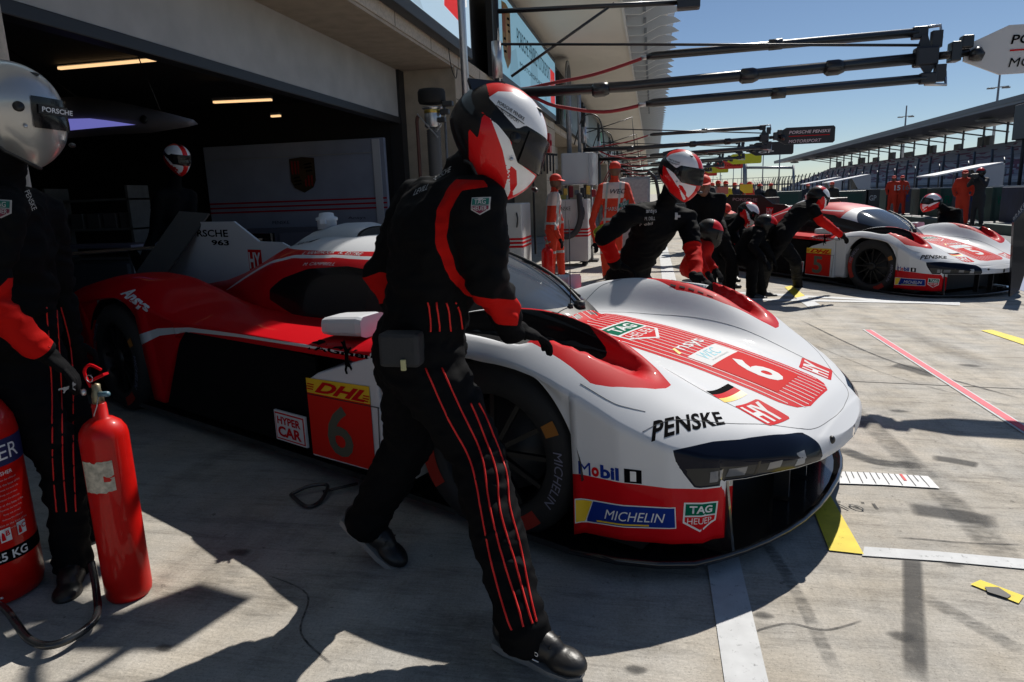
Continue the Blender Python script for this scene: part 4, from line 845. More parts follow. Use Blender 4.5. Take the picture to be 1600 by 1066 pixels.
for i in range(len(bays)-1): B('lintel_soffit', (-4.62, bays[i][1], 3.64), (XF-.02, bays[i+1][0], 3.68), STONE)
MB().rbox((-4.6, 4.0, 3.684), (XF, 130, 3.92), .008).build('fascia_band', STONE2, bld, world=True)
mb = MB()
for y in np.arange(4.8, 60, 1.6): mb.box((XF+.001, y, 3.69), (XF+.004, y+.012, 3.915))
mb.build('fascia_joint', K('joint_dark', (.10, .08, .06), .9), bld, world=True)
B('upper_wall', (-4.9, -6, 3.93), (-3.75, 130, 6.28), DARK)
sh = MB().box((-4.60, 3.4, 2.82), (-4.52, 12.55, 3.638)).build('roller_shutter', SHUT, bld, world=True)
MB().rbox((-4.66, 3.4, 2.70), (-4.49, 12.55, 2.815), .01).build('bottom_rail', K('rail_black', (.016, .016, .018), .5), sh, world=True)
mb = MB(); mb.box((-4.70, 12.28, 0), (-4.47, 12.545, 3.63)); mb.build('shutter_guide', K('rail_black', (.016, .016, .018), .5), bld, world=True)
for i in range(len(bays)-1):
    a, b_ = bays[i][1], bays[i+1][0]; s2 = MB().box((-4.60, a, 2.6), (-4.52, b_, 3.638)).build('roller_shutter', SHUT, bld, world=True); B('dark_doorway', (-4.8, a, 0), (-4.63, b_, 2.7), IN)  # near-black slab in each far doorway stands in for the shade inside
# garage interior
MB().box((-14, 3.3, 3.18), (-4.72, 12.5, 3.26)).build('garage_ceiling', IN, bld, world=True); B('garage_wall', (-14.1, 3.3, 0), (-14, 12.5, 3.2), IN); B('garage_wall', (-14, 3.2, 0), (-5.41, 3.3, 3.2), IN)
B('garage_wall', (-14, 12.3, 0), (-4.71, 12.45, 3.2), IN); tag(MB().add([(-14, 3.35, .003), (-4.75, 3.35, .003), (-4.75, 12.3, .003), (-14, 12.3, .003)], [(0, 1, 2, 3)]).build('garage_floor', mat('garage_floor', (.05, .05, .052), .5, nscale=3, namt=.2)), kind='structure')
can_ = MB().box((-4.9, -6, 6.285), (-.87, 130, 6.62)).build('canopy_slab', mat('soffit_white', (.80, .75, .66), .8, nscale=.35, namt=.06), bld, world=True)
MB().box((-.868, -6, 6.22), (-.80, 130, 6.72)).build('canopy_edge', mat('edge_white', (.75, .74, .72), .6), can_, world=True)
MB().tube([(-2.2, y, 6.26) for y in (0, 1)], .001, 4).build('downlight', GREY, can_, world=True) if False else None
MB().box((-.80, -6, 6.86), (.42, 130, 6.89)).build('shade_deck', mat('deck_white', (.78, .78, .76), .6), can_, world=True)  # solid deck added over the fins to close their shade on the car's rear
fm = mat('sail_white', (.74, .74, .72), .5, trans=0); n_ = 0
fm2 = mat('fin_translucent', (.70, .74, .78), .35, alpha=.55)
for k in range(90):
    y = -3+1.30*k; big_ = k < 38; mb = MB(); mb.prism([(-.79, 6.12), (-.35, 6.10), (.15, 6.32), (.80, 6.42), (.62, 6.55), (-.1, 6.70), (-.79, 6.8)], (0, y, 0), (1, 0, 0), (0, 0, 1), .05)
    f_o = mb.build('sun_fin', fm, bld, world=True)
    MB().prism([(-.70, 6.9), (.60, 6.66), (.66, 7.5), (.2, 7.7), (-.70, 7.75)], (0, y-.06, 0), (1, .55, 0), (0, 0, 1), .03).build('fin_glass', fm2, f_o, world=True)
    if big_: MB().box((-.30, y-.09, 6.14), (-.22, y-.052, 6.30)).build('fin_bracket', GALV, f_o, world=True)
# ---------------- cars in place ----------------
make_car('6', 'white nosed red race car number 6 rolled out of the nearest garage', (-.19, 3.27, 0), R(-26))
c5 = make_car('5', 'red topped race car number 5 parked farther along the pit lane', (3.60, 10.25, -.085), R(-57), redtop=True)
c5.rotation_euler = (0, R(1.7), R(-57))
for k in ('6', '5'): CARS[k][0]["group"] = "prototype race cars in the pit lane"
# ---------------- lit signs on the building ----------------
FR = K('frame_dark', (.035, .037, .042), .45)
def crest(O, U, V, par, h=1.0, lift=.004, g='crest_gold', gc=(.30, .16, .03)):
    """gold crest: antler quarters and red and black stripes round a small centre shield"""
    O = Vector(O); U = Vector(U); V = Vector(V); N = U.cross(V).normalized(); sh = [(0, 1), (0, .35), (.12, .15), (.5, 0), (.88, .15), (1, .35), (1, 1), (.5, 1.04)]
    f = lambda poly, l: MB().add([O+U*x+V*y+N*l for x, y in poly], [tuple(range(len(poly)))])
    b = f(sh, lift).build('crest', K(g, gc, .5), par, world=True)
    mb = MB()
    for a, c in (((.06, .55), (.44, .93)), ((.56, .12), (.94, .5))):
        for k in range(3): x0 = a[0]+(c[0]-a[0])*k/3; x1 = x0+(c[0]-a[0])/6; mb.add([O+U*x+V*y+N*(lift*2) for x, y in ((x0, a[1]+(.08 if a[1] < .3 else 0)), (x1, a[1]+(.05 if a[1] < .3 else 0)), (x1, c[1]), (x0, c[1]))], [(0, 1, 2, 3)])
    mb.build('crest_stripes', K('crest_red', (.35, .01, .01), .5), b, world=True)
    mb = MB()
    for (x0, y0) in ((.56, .60), (.10, .22)):
        for k in range(3): mb.add([O+U*x+V*y+N*(lift*2) for x, y in ((x0, y0+.1*k), (x0+.34, y0+.1*k+.03), (x0+.30, y0+.1*k+.07), (x0+.04, y0+.1*k+.04))], [(0, 1, 2, 3)])
    mb.build('crest_antlers', MT['print_black'], b, world=True)
    f([(.36, .70), (.36, .42), (.5, .32), (.64, .42), (.64, .70)], lift*3).build('crest_centre', K(g+'_centre', tuple(v*1.5 for v in gc), .4), b, world=True); return b
def screen(label, y0, y1, z0, z1, col, X=-3.30):
    r = thing('lit_sign', label, 'sign', (X, (y0+y1)/2, z0), 0, 'lit signs above the garage doors')
    MB().rbox((X-.18, y0, z0), (X, y1, z1), .012).build('frame', FR, r, world=True)
    em = mat('screen', (.05, .07, .08), .35, emit=(col, 1.0)); MB().add([(X+.004, y0+.10, z0+.17), (X+.004, y1-.10, z0+.17), (X+.004, y1-.10, z1-.15), (X+.004, y0+.10, z1-.15)], [(0, 1, 2, 3)]).build('screen', em, r, world=True)
    sp_ = mat('screen_shape', (.05, .07, .08), .4, emit=(tuple(v*.8 for v in col), 1))
    for a, b_, c in ((.15, .30, .5), (.45, .62, .8), (.70, .80, .35)):
        L_ = y1-y0; MB().add([(X+.006, y0+L_*a, z0+.18), (X+.006, y0+L_*b_, z0+.18), (X+.006, y0+L_*(b_-.05), z0+(z1-z0)*c), (X+.006, y0+L_*(a+.03), z0+(z1-z0)*(c-.1))], [(0, 1, 2, 3)]).build('screen_picture', sp_, r, world=True)
    for k in range(3): MB().box((-3.52, y0+.5+k*(y1-y0-1)/2, z0+.3), (X-.18, y0+.56+k*(y1-y0-1)/2, z0+.36)).build('bracket', DARK, r, world=True)
    return r
s1 = screen('pale blue lit sign with a red block above the nearest garage', -1.0, 13.1, 3.86, 5.9, (.40, .54, .66))
mbx = MB(); mbx.add([(-3.29, 11.521, 5.053), (-3.29, 11.358, 4.367), (-3.29, 12.174, 4.323), (-3.29, 12.339, 4.995)], [(0, 1, 2, 3)]); rb_ = mbx.build('red_block', mat('lit_red', (.3, .01, .01), .4, emit=((.55, .012, .012), 1)), s1, world=True)
text_on('lettering', 'e', (-3.286, 12.05, 4.62), (0, .75, 0), (0, 0, .55), mat('lit_white', (.6, .6, .6), .4, emit=((.7, .7, .7), 1)), rb_, bold=.02)
s2 = screen('blue lit sign with a crest and black team lettering above the second garage', 15.1, 24.6, 3.88, 5.9, (.13, .27, .36))
crest((-3.292, 15.85, 4.22), (0, .95, 0), (0, 0, 1.35), s2)
text_on('lettering', 'PORSCHE PENSKE MOTORSPORT', (-3.292, 17.6, 4.98), (0, 5.6, 0), (0, 0, .42), MT['print_black'], s2, bold=.02)
text_on('lettering', 'manthey pit wall garage'[:0] or 'MOTORSPORT', (-3.292, 17.9, 4.55), (0, 3.6, 0), (0, 0, .12), MT['print_black'], s2)
MB().add([(-3.291, 23.3, 4.35), (-3.291, 24.3, 4.35), (-3.291, 24.3, 5.4), (-3.291, 23.3, 5.4)], [(0, 1, 2, 3)]).build('red_block', MT.setdefault('lit_red', mat('lit_red', (.3, .01, .01), .4, emit=((.5, .012, .012), .9))), s2, world=True)
text_on('lettering', 'P', (-3.288, 23.55, 4.6), (0, .4, 0), (0, 0, .5), LTWHITE, s2, bold=.02)
DG = mat('sign_dark_green', (.03, .05, .05), .4)
for i, (a, b_, gcol) in enumerate(((25.6, 33.2, 1), (34.4, 43, 0), (44.4, 54, 1), (55.5, 65, 0), (66, 76, 1))):
    r = thing('lit_sign', ['dark sign panel with a green edge, third above the doors', 'grey sign panel, fourth above the doors', 'dark sign panel with a green edge, fifth along the doors', 'grey sign panel, sixth along the far doors', 'dark far sign panel, last one seen along the doors'][i], 'sign', (-3.3, a, 3.9), 0, 'lit signs above the garage doors')
    MB().rbox((-3.48, a, 3.88), (-3.30, b_, 5.7), .012).build('frame', FR, r, world=True); MB().add([(-3.297, a+.2, 4.05), (-3.297, b_-.2, 4.05), (-3.297, b_-.2, 5.5), (-3.297, a+.2, 5.5)], [(0, 1, 2, 3)]).build('screen', DG, r, world=True)
    MB().add([(-3.294, a+1.2, 4.2), (-3.294, a+2.6, 4.2), (-3.294, a+2.6, 5.3), (-3.294, a+1.2, 5.3)], [(0, 1, 2, 3)]).build('screen_picture', K('sgreen', (.02, .3, .15), .5) if gcol else LTGREY, r, world=True)
r = thing('arch_sign', 'round topped grey sign board fixed beside the blue lit sign', 'sign', (-3.2, 25.6, 4), 0)
mb = MB().prism([(0, 0), (1.5, 0), (1.5, 1.5)]+[(.75+.75*math.cos(t), 1.5+.75*math.sin(t)) for t in np.linspace(0, math.pi, 14)], (-3.1, 25.6, 3.9), (0, 1, 0), (0, 0, 1), .06); mb.build('board', GALV, r, world=True)
MB().prism([(.15, .1), (1.35, .1), (1.35, 1.5)]+[(.75+.6*math.cos(t), 1.5+.6*math.sin(t)) for t in np.linspace(0, math.pi, 14)], (-3.035, 25.6, 3.9), (0, 1, 0), (0, 0, 1), .01).build('face', DARK, r, world=True)
# ---------------- boom gantries ----------------
HOSE = K('red_hose', (.30, .012, .02), .5); BTUBE = K('boom_black', (.014, .014, .016), .35, coat=.3)
def gantry(y, label, style, words, near=False, z=0.0):
    X0 = -1.62; r = thing('boom_gantry', label, 'boom', (X0, y, 0), 0, 'overhead boom gantries across the pit lane'); P_ = lambda x, dz, dy=0: (x, y+dy, dz+z)
    MB().tube([P_(X0-.02, 0, .25), P_(X0-.05, 6.0 if near else 2.9, .25)], .034 if near else .02, 12).build('pole', STEEL if near else DARK, r, world=True)
    m_ = MB().tube([P_(X0+.30, 0, .1), P_(X0+.30, 2.95, .1)], .028, 12); m_.tube([P_(X0+.30, 2.9, .1), P_(X0+.30, 4.4 if near else 3.0, .1)], .02, 8); m_.box((X0+.2, y-.02, 0), (X0+.55, y+.3, .05)); m_.build('mast', DARK, r, world=True)
    MB().tube([P_(X0+.30, 2.32, .1), P_(X0+.30, 2.62, .1)], .045, 16).build('sleeve', STEEL, r, world=True)
    m_ = MB(); m_.tube([P_(X0+.30, 2.19, .08), P_(-.2, 2.17), P_(2.05, 2.235)], [.043, .043, .041], 14)
    for x in (-.45, .72, 1.35): m_.tube([P_(x-.05, 2.165+.027*(x+.2)), P_(x-.03, 2.165+.027*(x+.2)), P_(x+.05, 2.168+.027*(x+.2)), P_(x+.09, 2.17+.027*(x+.2))], [.043, .058, .058, .043], 14)
    m_.build('boom_tube', BTUBE, r, world=True)
    for za, zb, x1, dy in ((2.43, 2.44, 1.98, .12), (2.03, 2.07, 1.98, -.12)):
        m_ = MB().tube([P_(-.06, za-.02, dy), P_(.0, za-.015, dy), P_(x1, zb, dy)], [.022, .033, .033], 12); m_.tube([P_(.9, za+.0, dy), P_(1.0, za+.003, dy)], .042, 12); m_.build('side_tube', BTUBE, r, world=True)
    MB().tube([P_(X0+.30, 2.60, .1), P_(1.97, 2.33, .02)], .011, 8).build('stay_rod', BTUBE, r, world=True)
    if near: MB().tube([P_(X0+.30, 2.86, .1), P_(.25, 2.80, .1)], .02, 8).build('upper_arm', BTUBE, r, world=True); MB().tube([P_(X0+.42, 2.33, .1), P_(-.32, 2.84, .1)], .012, 8).build('brace', BTUBE, r, world=True); MB().rbox((.18, y+.04, 2.74), (.36, y+.14, 2.84), .01).build('arm_end', BTUBE, r, world=True)
    else: MB().tube([P_(X0+.30, 2.5, .1), P_(-.4, 2.75, .1), P_(-.35, 2.2, .1)], .010, 6).build('brace', BTUBE, r, world=True)
    m_ = MB(); m_.rbox((1.93, y-.05, 2.17), (2.09, y+.05, 2.31), .015); m_.rbox((1.94, y-.15, 2.03), (2.05, y-.09, 2.11), .01); m_.rbox((1.94, y+.09, 2.39), (2.05, y+.15, 2.48), .01); m_.prism([(1.96, 2.31), (2.06, 2.31), (2.03, 2.40), (1.99, 2.40)], (0, y+.06, 0), (1, 0, 0), (0, 0, 1), .02); m_.prism([(1.96, 2.17), (2.06, 2.17), (2.02, 2.08)], (0, y-.04, 0), (1, 0, 0), (0, 0, 1), .02)
    m_.box((2.06, y-.09, 2.05), (2.13, y-.03, 2.17)).box((2.06, y+.03, 2.31), (2.13, y+.09, 2.43)); m_.build('end_bracket', K('bracket_blue_black', (.02, .022, .03), .4), r, world=True)
    MB().tube([P_(1.98, 2.47, .12), P_(2.13, 2.475, .1), P_(2.13, 2.38, .06)], .013, 8).build('elbow_pipe', STEEL, r, world=True); MB().tube([P_(1.98, 2.03, -.12), P_(2.13, 2.02, -.1), P_(2.13, 2.12, -.06)], .013, 8).build('elbow_pipe', STEEL, r, world=True)
    m_ = MB().tube([P_(2.1, 2.24), P_(2.3, 2.25)], .03, 10).rbox((2.17, y-.05, 2.19), (2.24, y+.05, 2.33), .008).lathe([(.0, -.055), (.045, -.05), (.055, .0), (.02, .04), (0, .045)], (2.34, y-.05, 2.235), (.2, 0, 1), 8); m_.rbox((2.24, y-.04, 2.28), (2.32, y+.04, 2.37), .01).build('clamp', BTUBE, r, world=True)
    if words is not None:
        x = 2.27; pl = [(x, 2.19), (x+.25, 2.08), (x+1.55, 2.075), (x+1.6, 2.12), (x+1.6, 2.36), (x+1.55, 2.40), (x+.28, 2.42), (x, 2.30)] if near else [(x-.05, 2.19), (x+.12, 2.10), (x+.93, 2.10), (x+.96, 2.13), (x+.96, 2.37), (x+.93, 2.40), (x+.12, 2.40), (x-.05, 2.30)]
        pd = MB().prism([(a, b_+z) for a, b_ in pl], (0, y+.012, 0), (1, 0, 0), (0, 0, 1), .022).build('paddle_sign', style[0], r, world=True)
        x1 = x+(.30 if near else .17); wd = .86 if near else .70
        for s_, zz, w_ in words: text_on('lettering', s_, (x1, y-.012, zz+z), (wd*w_, 0, 0), (.012, 0, .065 if near else .055), style[1], pd, bold=.015, lift=.003)
        if near or style[2]: MB().box((x1-.0, y-.0135, 2.237+z), (x1+wd, y-.0125, 2.249+z)).build('red_rule', RED, pd, world=True)
    h1 = [P_(-.06, 2.41, .12), P_(-.5, 2.30, .12), P_(-1.0, 2.24, .15), P_(X0+.30, 2.16, .2), P_(X0, 1.6, .3)]; h2 = [P_(-.06, 2.01, -.12), P_(-.4, 1.97, -.1), P_(-.8, 2.05, 0), P_(X0+.40, 2.15, .1), P_(X0, 1.5, .2)]
    MB().tube(bend(h1), .014, 8).build('air_hose', HOSE, r, world=True); MB().tube(bend(h2), .014, 8).build('air_hose', HOSE, r, world=True)
    for pts in ([P_(-.10, 2.405, .12), P_(-.02, 2.415, .12)], [P_(-.12, 2.005, -.12), P_(-.02, 2.015, -.12)]): MB().tube(pts, .02, 8).build('hose_fitting', STEEL, r, world=True)
    if not near:
        MB().tube(bend([P_(X0+.1, 2.3, .1), P_(X0+.3, 2.8, 0), P_(X0+.6, 2.75, 0), P_(X0+.7, 2.2, 0)]), .012, 6).build('cable_loop', BLACK, r, world=True)
    return r
W_ = [('PORSCHE PENSKE', 2.285, 1), ('MOTORSPORT', 2.125, .78)]
gantry(6.0, 'nearest black triple boom reaching over the lane with a pale team paddle sign', (K('paddle_white', (.62, .62, .63), .5), MT['print_black'], True), W_, True)
gantry(13.8, 'second black boom over the lane with a black team paddle sign', (K('paddle_black', (.012, .012, .014), .4), LTWHITE, True), W_)
for i, (y, st, wd) in enumerate(((17.6, (MT['paddle_black'], LTWHITE, False), [('GP', 2.15, .5)]), (22.5, (K('paddle_yellow', (.62, .62, .02), .5), MT['print_black'], False), []), (27, (K('paddle_red', (.65, .03, .02), .5), MT['print_black'], False), [('AF CORSE', 2.2, 1)]), (32, (MT['paddle_yellow'], MT['print_black'], False), []), (37.5, (MT['paddle_red'], MT['print_black'], False), []), (44, (MT['paddle_black'], LTWHITE, False), []), (52, (MT['paddle_black'], LTWHITE, False), []))):
    g = gantry(y, ['third black boom with a black paddle sign marked with white letters', 'fourth black boom with a bright yellow paddle sign', 'fifth black boom with a red paddle sign', 'sixth black boom with a smaller looking yellow paddle sign', 'seventh black boom far along the lane, red paddle sign', 'eighth black boom far along the garages', 'farthest black boom along the garages'][i], st, wd)
# ---------------- garage contents ----------------
LAMP = mat('tube_lamp', (.3, .25, .2), .4, emit=((1, .62, .30), 1.15))
for i, (a, b_) in enumerate((((-7.505, 8.0, 3.143), (-5.946, 8.0, 3.148)), ((-6.681, 10.0, 2.922), (-5.701, 10.0, 2.901)), ((-6.589, 11.5, 2.864), (-6.415, 11.5, 2.865)))):
    t = thing('ceiling_lamp', ['long warm tube lamp on the garage ceiling near the silver helmet', 'shorter warm tube lamp hanging deeper in the garage', 'tiny far lamp at the back of the garage'][i], 'lamp', a, 0, 'tube lamps under the garage ceiling'); MB().bar(a, b_, .05, .03).build('tube', LAMP, t, world=True); A = Vector(a)+Vector((0, 0, .04)); Bb = Vector(b_)+Vector((0, 0, .04)); MB().bar(A, Bb, .09, .04).build('housing', GREY, t, world=True)
r = thing('garage_partition', 'blue grey garage partition panel with a gold crest and dark red stripes', 'partition', (-6.5, 12.1, 0))
MB().rbox((-8.4, 12.05, .02), (-4.75, 12.15, 2.46), .01).build('panel', K('part_blue', (.30, .33, .42), .6, nscale=2, namt=.1), r, world=True)
cr_ = crest((-6.619, 12.03, 1.543), (.50, 0, 0), (0, 0, .62), r, g='crest_gold_shaded', gc=(.05, .03, .012))  # gold crest with its colour darkened for the gloom of the garage
for k in range(3): MB().box((-8.39, 12.035, 1.38-.085*k), (-4.76, 12.045, 1.41-.085*k)).build('red_stripe', DRED, r, world=True)
MB().box((-4.97, 12.03, .6), (-4.83, 12.045, 2.44)).build('white_edge', K('edge_grey', (.6, .6, .63), .6), r, world=True); MB().box((-8.39, 12.03, 2.2), (-4.98, 12.04, 2.215)).build('rail', LTGREY, r, world=True)
for s_, x, z_ in (('PENSKE', -7.1, .98), ('Ansys', -5.55, 1.02), ('DHL', -6.2, 1.0), ('Mobil 1', -7.2, .78), ('TAG Heuer', -6.4, .79), ('PUMA', -5.5, .8)): text_on('lettering', s_, (x, 12.048, z_), (.35, 0, 0), (0, 0, .06), K('print_dim', (.02, .02, .05), .6), r, lift=.012)
r = thing('tool_cabinet', 'grey tool cabinet with a dark door below the striped partition', 'cabinet', (-6.9, 11.6, 0))
MB().rbox((-7.6, 11.4, .02), (-5.2, 11.9, .92), .01).build('carcass', K('cab_grey', (.12, .13, .17), .5), r, world=True); MB().rbox((-7.3, 11.37, .1), (-6.7, 11.398, .84), .005).build('door', BLACK, r, world=True); MB().rbox((-6.6, 11.37, .1), (-5.3, 11.398, .84), .005).build('drawer_front', K('cab_grey2', (.16, .17, .22), .5), r, world=True)
r = thing('spare_bodywork', 'curved pale bodywork hung under the garage ceiling behind the silver helmet', 'bodywork', (-5.857, 7.0, 2.3))
top_ = [(95, 154), (130, 152), (170, 156), (230, 168), (300, 186)]
ta = [(-6.628, 7.0, 2.608), (-6.308, 7.0, 2.588), (-5.901, 7.0, 2.522), (-5.428, 7.0, 2.406), (-4.952, 7.0, 2.271)]; tb = [(-6.693, 7.0, 2.155), (-6.347, 7.0, 2.159), (-5.964, 7.0, 2.167), (-5.509, 7.0, 2.158), (-5.01, 7.0, 2.2)]
mb = MB(); vs = []
for a, b_ in zip(ta, tb):
    a = Vector(a); b_ = Vector(b_); m2 = (a+b_)/2
    for q, yy in ((a, 0), (m2, -.09), (b_, 0), (m2, .12)): vs.append(q+Vector((0, yy, 0)))
mb.add(vs, [(i*4+j, i*4+(j+1) % 4, i*4+4+(j+1) % 4, i*4+4+j) for i in range(4) for j in range(4)]+[(0, 1, 2, 3), (16, 17, 18, 19)], True); mb.build('shell', K('shell_grey', (.14, .13, .14), .5), r, world=True)
MB().add([(-6.51, 6.88, 2.352), (-6.536, 6.88, 2.222), (-6.012, 6.88, 2.236), (-5.585, 6.88, 2.24), (-5.958, 6.88, 2.308), (-6.159, 6.88, 2.339)], [(0, 1, 2, 3, 4, 5)]).build('blue_strip', mat('blue_glow', (.1, .1, .2), .5, emit=((.13, .13, .42), 1)), r, world=True)  # lavender light on the shell, put in as a glowing face
MB().lathe([(.0, 0), (.045, 0), (.045, .012), (0, .012)], (-5.488, 6.9, 2.291), (0, -1, .1), 16).build('vent_hole', BLACK, r, world=True)
MB().tube([(-6.392, 7.0, 2.593), (-7.2, 7, 3.17)], .006, 6).build('cable', BLACK, r, world=True); MB().tube([(-5.349, 7.0, 2.395), (-5.6, 7, 3.17)], .006, 6).build('cable', BLACK, r, world=True)
r = thing('floor_panel', 'long grey bodywork panel leaning between the mechanics in the garage', 'panel', (-3.452, 3.801, -0.0))
MB().prism([(0, 0), (1, 0), (1, 1), (0, 1)], (-4.285, 4.6, 0.468), Vector((-3.693, 4.9, 1.295))-Vector((-4.285, 4.6, 0.468)), Vector((-4.026, 4.6, 0.443))-Vector((-4.285, 4.6, 0.468)), .02).build('panel', K('panel_grey', (.07, .07, .068), .6), r, world=True)
r = thing('work_table', 'pale work table lit along its edge at the garage back', 'table', (-8.2, 8.5, 0))
MB().rbox((-9.3, 8.2, .82), (-7.0, 8.9, .86), .008).build('table_top', K('tt', (.16, .16, .22), .4), r, world=True)
for x in (-9.25, -7.1):
    for y in (8.25, 8.8): MB().box((x, y, 0), (x+.05, y+.05, .82)).build('leg', GREY, r, world=True)
MB().rbox((-9.2, 8.25, .1), (-7.15, 8.85, .6), .01).build('shelf_box', K('sbx', (.10, .10, .11), .6), r, world=True)
r = thing('wheel_gun_rack', 'dark equipment rack standing at the garage back wall', 'rack', (-9.5, 10.5, 0))
for z_ in (.5, 1.0, 1.5): MB().rbox((-10.4, 10.3, z_), (-8.7, 10.8, z_+.04), .005).build('shelf', GREY, r, world=True)
for x in (-10.4, -8.75): MB().box((x, 10.3, 0), (x+.05, 10.8, 1.75)).build('upright', GREY, r, world=True)
for k in range(5): MB().rbox((-10.3+.33*k, 10.35, 1.04), (-10.05+.33*k, 10.7, 1.3), .01).build('storage_box', K('sbx', (.10, .10, .11), .6), r, world=True)
# ---------------- pit equipment ----------------
r = thing('air_column', 'black drum and chrome air regulator column standing by the garage door jamb', 'regulator', (-1.956, 5.886, -0.0))
bx, by = (-2.587, 8.2, 2.311)[:2]
zt = lambda px: px
MB().lathe([(.0, 0), (.15, 0), (.165, .03), (.165, .13), (.15, .16), (.04, .17)], (bx, by, (-2.579, 8.2, 2.442)[2]), (0, 0, 1), 28).build('drum', SOFT, r, world=True)
z0 = (-2.596, 8.2, 2.165)[2]; MB().lathe([(.09, 0), (.1, .02), (.1, .15), (.085, .2), (.12, .22), (.12, .235), (0, .24)], (bx, by, z0), (0, 0, 1), 24).build('regulator_body', STEEL, r, world=True); MB().lathe([(.1, .165), (.102, .17), (.102, .20), (.1, .205)], (bx, by, z0), (0, 0, 1), 24, False).build('brass_ring', K('brass', (.6, .42, .1), .35, metal=.8), r, world=True)
prof = []
for k in range(46): prof += [(.075, z0-.02-.028*k), (.09, z0-.034-.028*k)]
MB().lathe([(a, h) for a, h in prof if h > .1], (bx, by, 0), (0, 0, 1), 18, False).build('corrugated_hose', K('hose_grey', (.10, .10, .10), .6), r, world=True)
MB().tube(bend([(bx-.16, by, z0+.15), (bx-.2, by, z0+.1), (bx-.2, by, z0-.2), (bx-.2, by, .05)]), .022, 10).build('side_pipe', K('pipe_brown', (.10, .04, .03), .5), r, world=True)
MB().bar((bx-.16, by-.1, z0+.16), (bx+.08, by-.1, z0-.12), .02, .012).bar((bx+.18, by-.05, z0+.14), (bx+.05, by-.05, z0-.06), .016, .012).build('lever', GALV, r, world=True)
MB().tube([(bx-.03, by+.12, 0), (bx-.03, by+.12, z0+.2)], .02, 8).tube([(bx+.12, by+.1, 0), (bx+.12, by+.1, z0+.3)], .016, 8).build('stand_tube', GREY, r, world=True)
for k in range(3): MB().rbox((bx+.08+.03*k, by-.08, z0+.05+.09*k), (bx+.17+.05*k, by, z0+.11+.09*k), .01).build('valve', DARK, r, world=True)
r = 0 and thing('control_box', 'white control box on the pier behind the helmet', 'box', (XF, 11.0, 2.4)) if False else None
r = thing('dangling_cable', 'thin black cable loop hanging from the lit sign frame by the pier', 'cable', (-3.4, 12.2, 3.8)); MB().tube(bend([(-3.44, 12.0, 3.86), (-3.43, 12.1, 3.55), (-3.43, 12.35, 3.42), (-3.44, 12.5, 3.6)]), .008, 6).build('wire', BLACK, r, world=True)
def cabinet(label, x0, x1, y0, y1, h, words=True):
    r = thing('fuel_cabinet', label, 'cabinet', ((x0+x1)/2, (y0+y1)/2, 0), 0, 'white striped cabinets beside the refuelling gear'); MB().rbox((x0, y0, .09), (x1, y1, h), .02).build('carcass', K('cab_white', (.62, .61, .60), .45, nscale=2, namt=.05), r, world=True)
    for k in range(3): MB().box((x0+.002, y0-.003, .62*h-.06*k-.1), (x1+.003, y0-.0005, .62*h-.06*k-.068)).box((x1+.0005, y0, .62*h-.06*k-.1), (x1+.003, y1, .62*h-.06*k-.068)).build('red_stripe', RED, r, world=True)
    for a in (x0+.08, x1-.08):
        for b_ in (y0+.08, y1-.08): MB().lathe([(.0, -.02), (.045, -.02), (.045, .02), (0, .02)], (a, b_, .045), (0, 1, 0), 14).build('castor', BLACK, r, world=True)
    MB().box((x0+.2, y0-.0025, .1), (x0+.206, y0-.0005, h-.02)).build('panel_gap', K('gap_grey', (.3, .3, .3), .5), r, world=True)
    MB().tube(bend([(x1-.08, y0-.01, h*.88), (x1-.06, y0-.035, h*.8), (x1-.08, y0-.01, h*.7)]), .012, 6).build('handle', DARK, r, world=True); return r
xa, ya = (-2.637, 11.452); xb, yb = (-1.993, 11.481)
r = cabinet('white cabinet with three red stripes and team lettering, right behind the walking mechanic', xb-1.1, xb, 10.6, 11.4, 1.23)
text_on('lettering', 'PORSCHE PENSKE', (xb-.98, 10.6, 1.02), (.62, 0, 0), (0, 0, .075), GREY, r, bold=.0, lift=.003); MB().box((xb-.98, 10.596, .955), (xb-.36, 10.598, .972)).build('red_rule', RED, r, world=True); text_on('lettering', 'MOTORSPORT', (xb-.98, 10.6, .83), (.5, 0, 0), (0, 0, .075), GREY, r, bold=0, lift=.003)
x2, y2 = (-1.189, 13.101); r2 = cabinet('white refuelling cabinet with red stripes between the two orange marshals', x2-.62, x2, y2-.1, y2+.5, 1.25)
text_on('lettering', 'PENSKE', (x2-.58, y2-.1, 1.05), (.26, 0, 0), (0, 0, .07), MT['print_black'], r2, lift=.004)
r = thing('fuel_rig', 'tall refuelling rig with a clear covered white tank box above the striped cabinet', 'fuel rig', (x2-.3, y2+.9, 0)); yq = y2+.75
MB().rbox((x2-.55, yq-.35, 1.52), (x2+.08, yq+.3, 2.12), .03).build('tank_box', K('tank_white', (.55, .56, .57), .25, coat=.5), r, world=True)
mb = MB(); mb.rbox((x2-.02, yq-.39, 1.5), (x2+.16, yq-.36, 2.10), .01); mb.build('clear_cover', mat('clear_cover', (.7, .72, .75), .12, alpha=.45), r, world=True)
MB().tube([(x2-.5, yq, 0), (x2-.5, yq, 1.55)], .03).tube([(x2+.0, yq, 0), (x2+.0, yq, 1.55)], .03).tube([(x2-.42, yq, 2.1), (x2-.42, yq, 3.4)], .045).tube([(x2-.22, yq, 2.1), (x2-.22, yq, 3.4)], .035).build('frame_tube', GALV, r, world=True)
MB().tube(bend([(x2-.6, yq-.4, 1.5), (x2-.66, yq-.5, 1.1), (x2-.5, yq-1.0, .62), (x2-.25, yq-1.0, .62), (x2-.12, yq-1.0, .9), (x2-.15, yq-.9, 1.35)]), .055, 12).build('fuel_hose', K('hose_dark', (.05, .05, .052), .7), r, world=True)
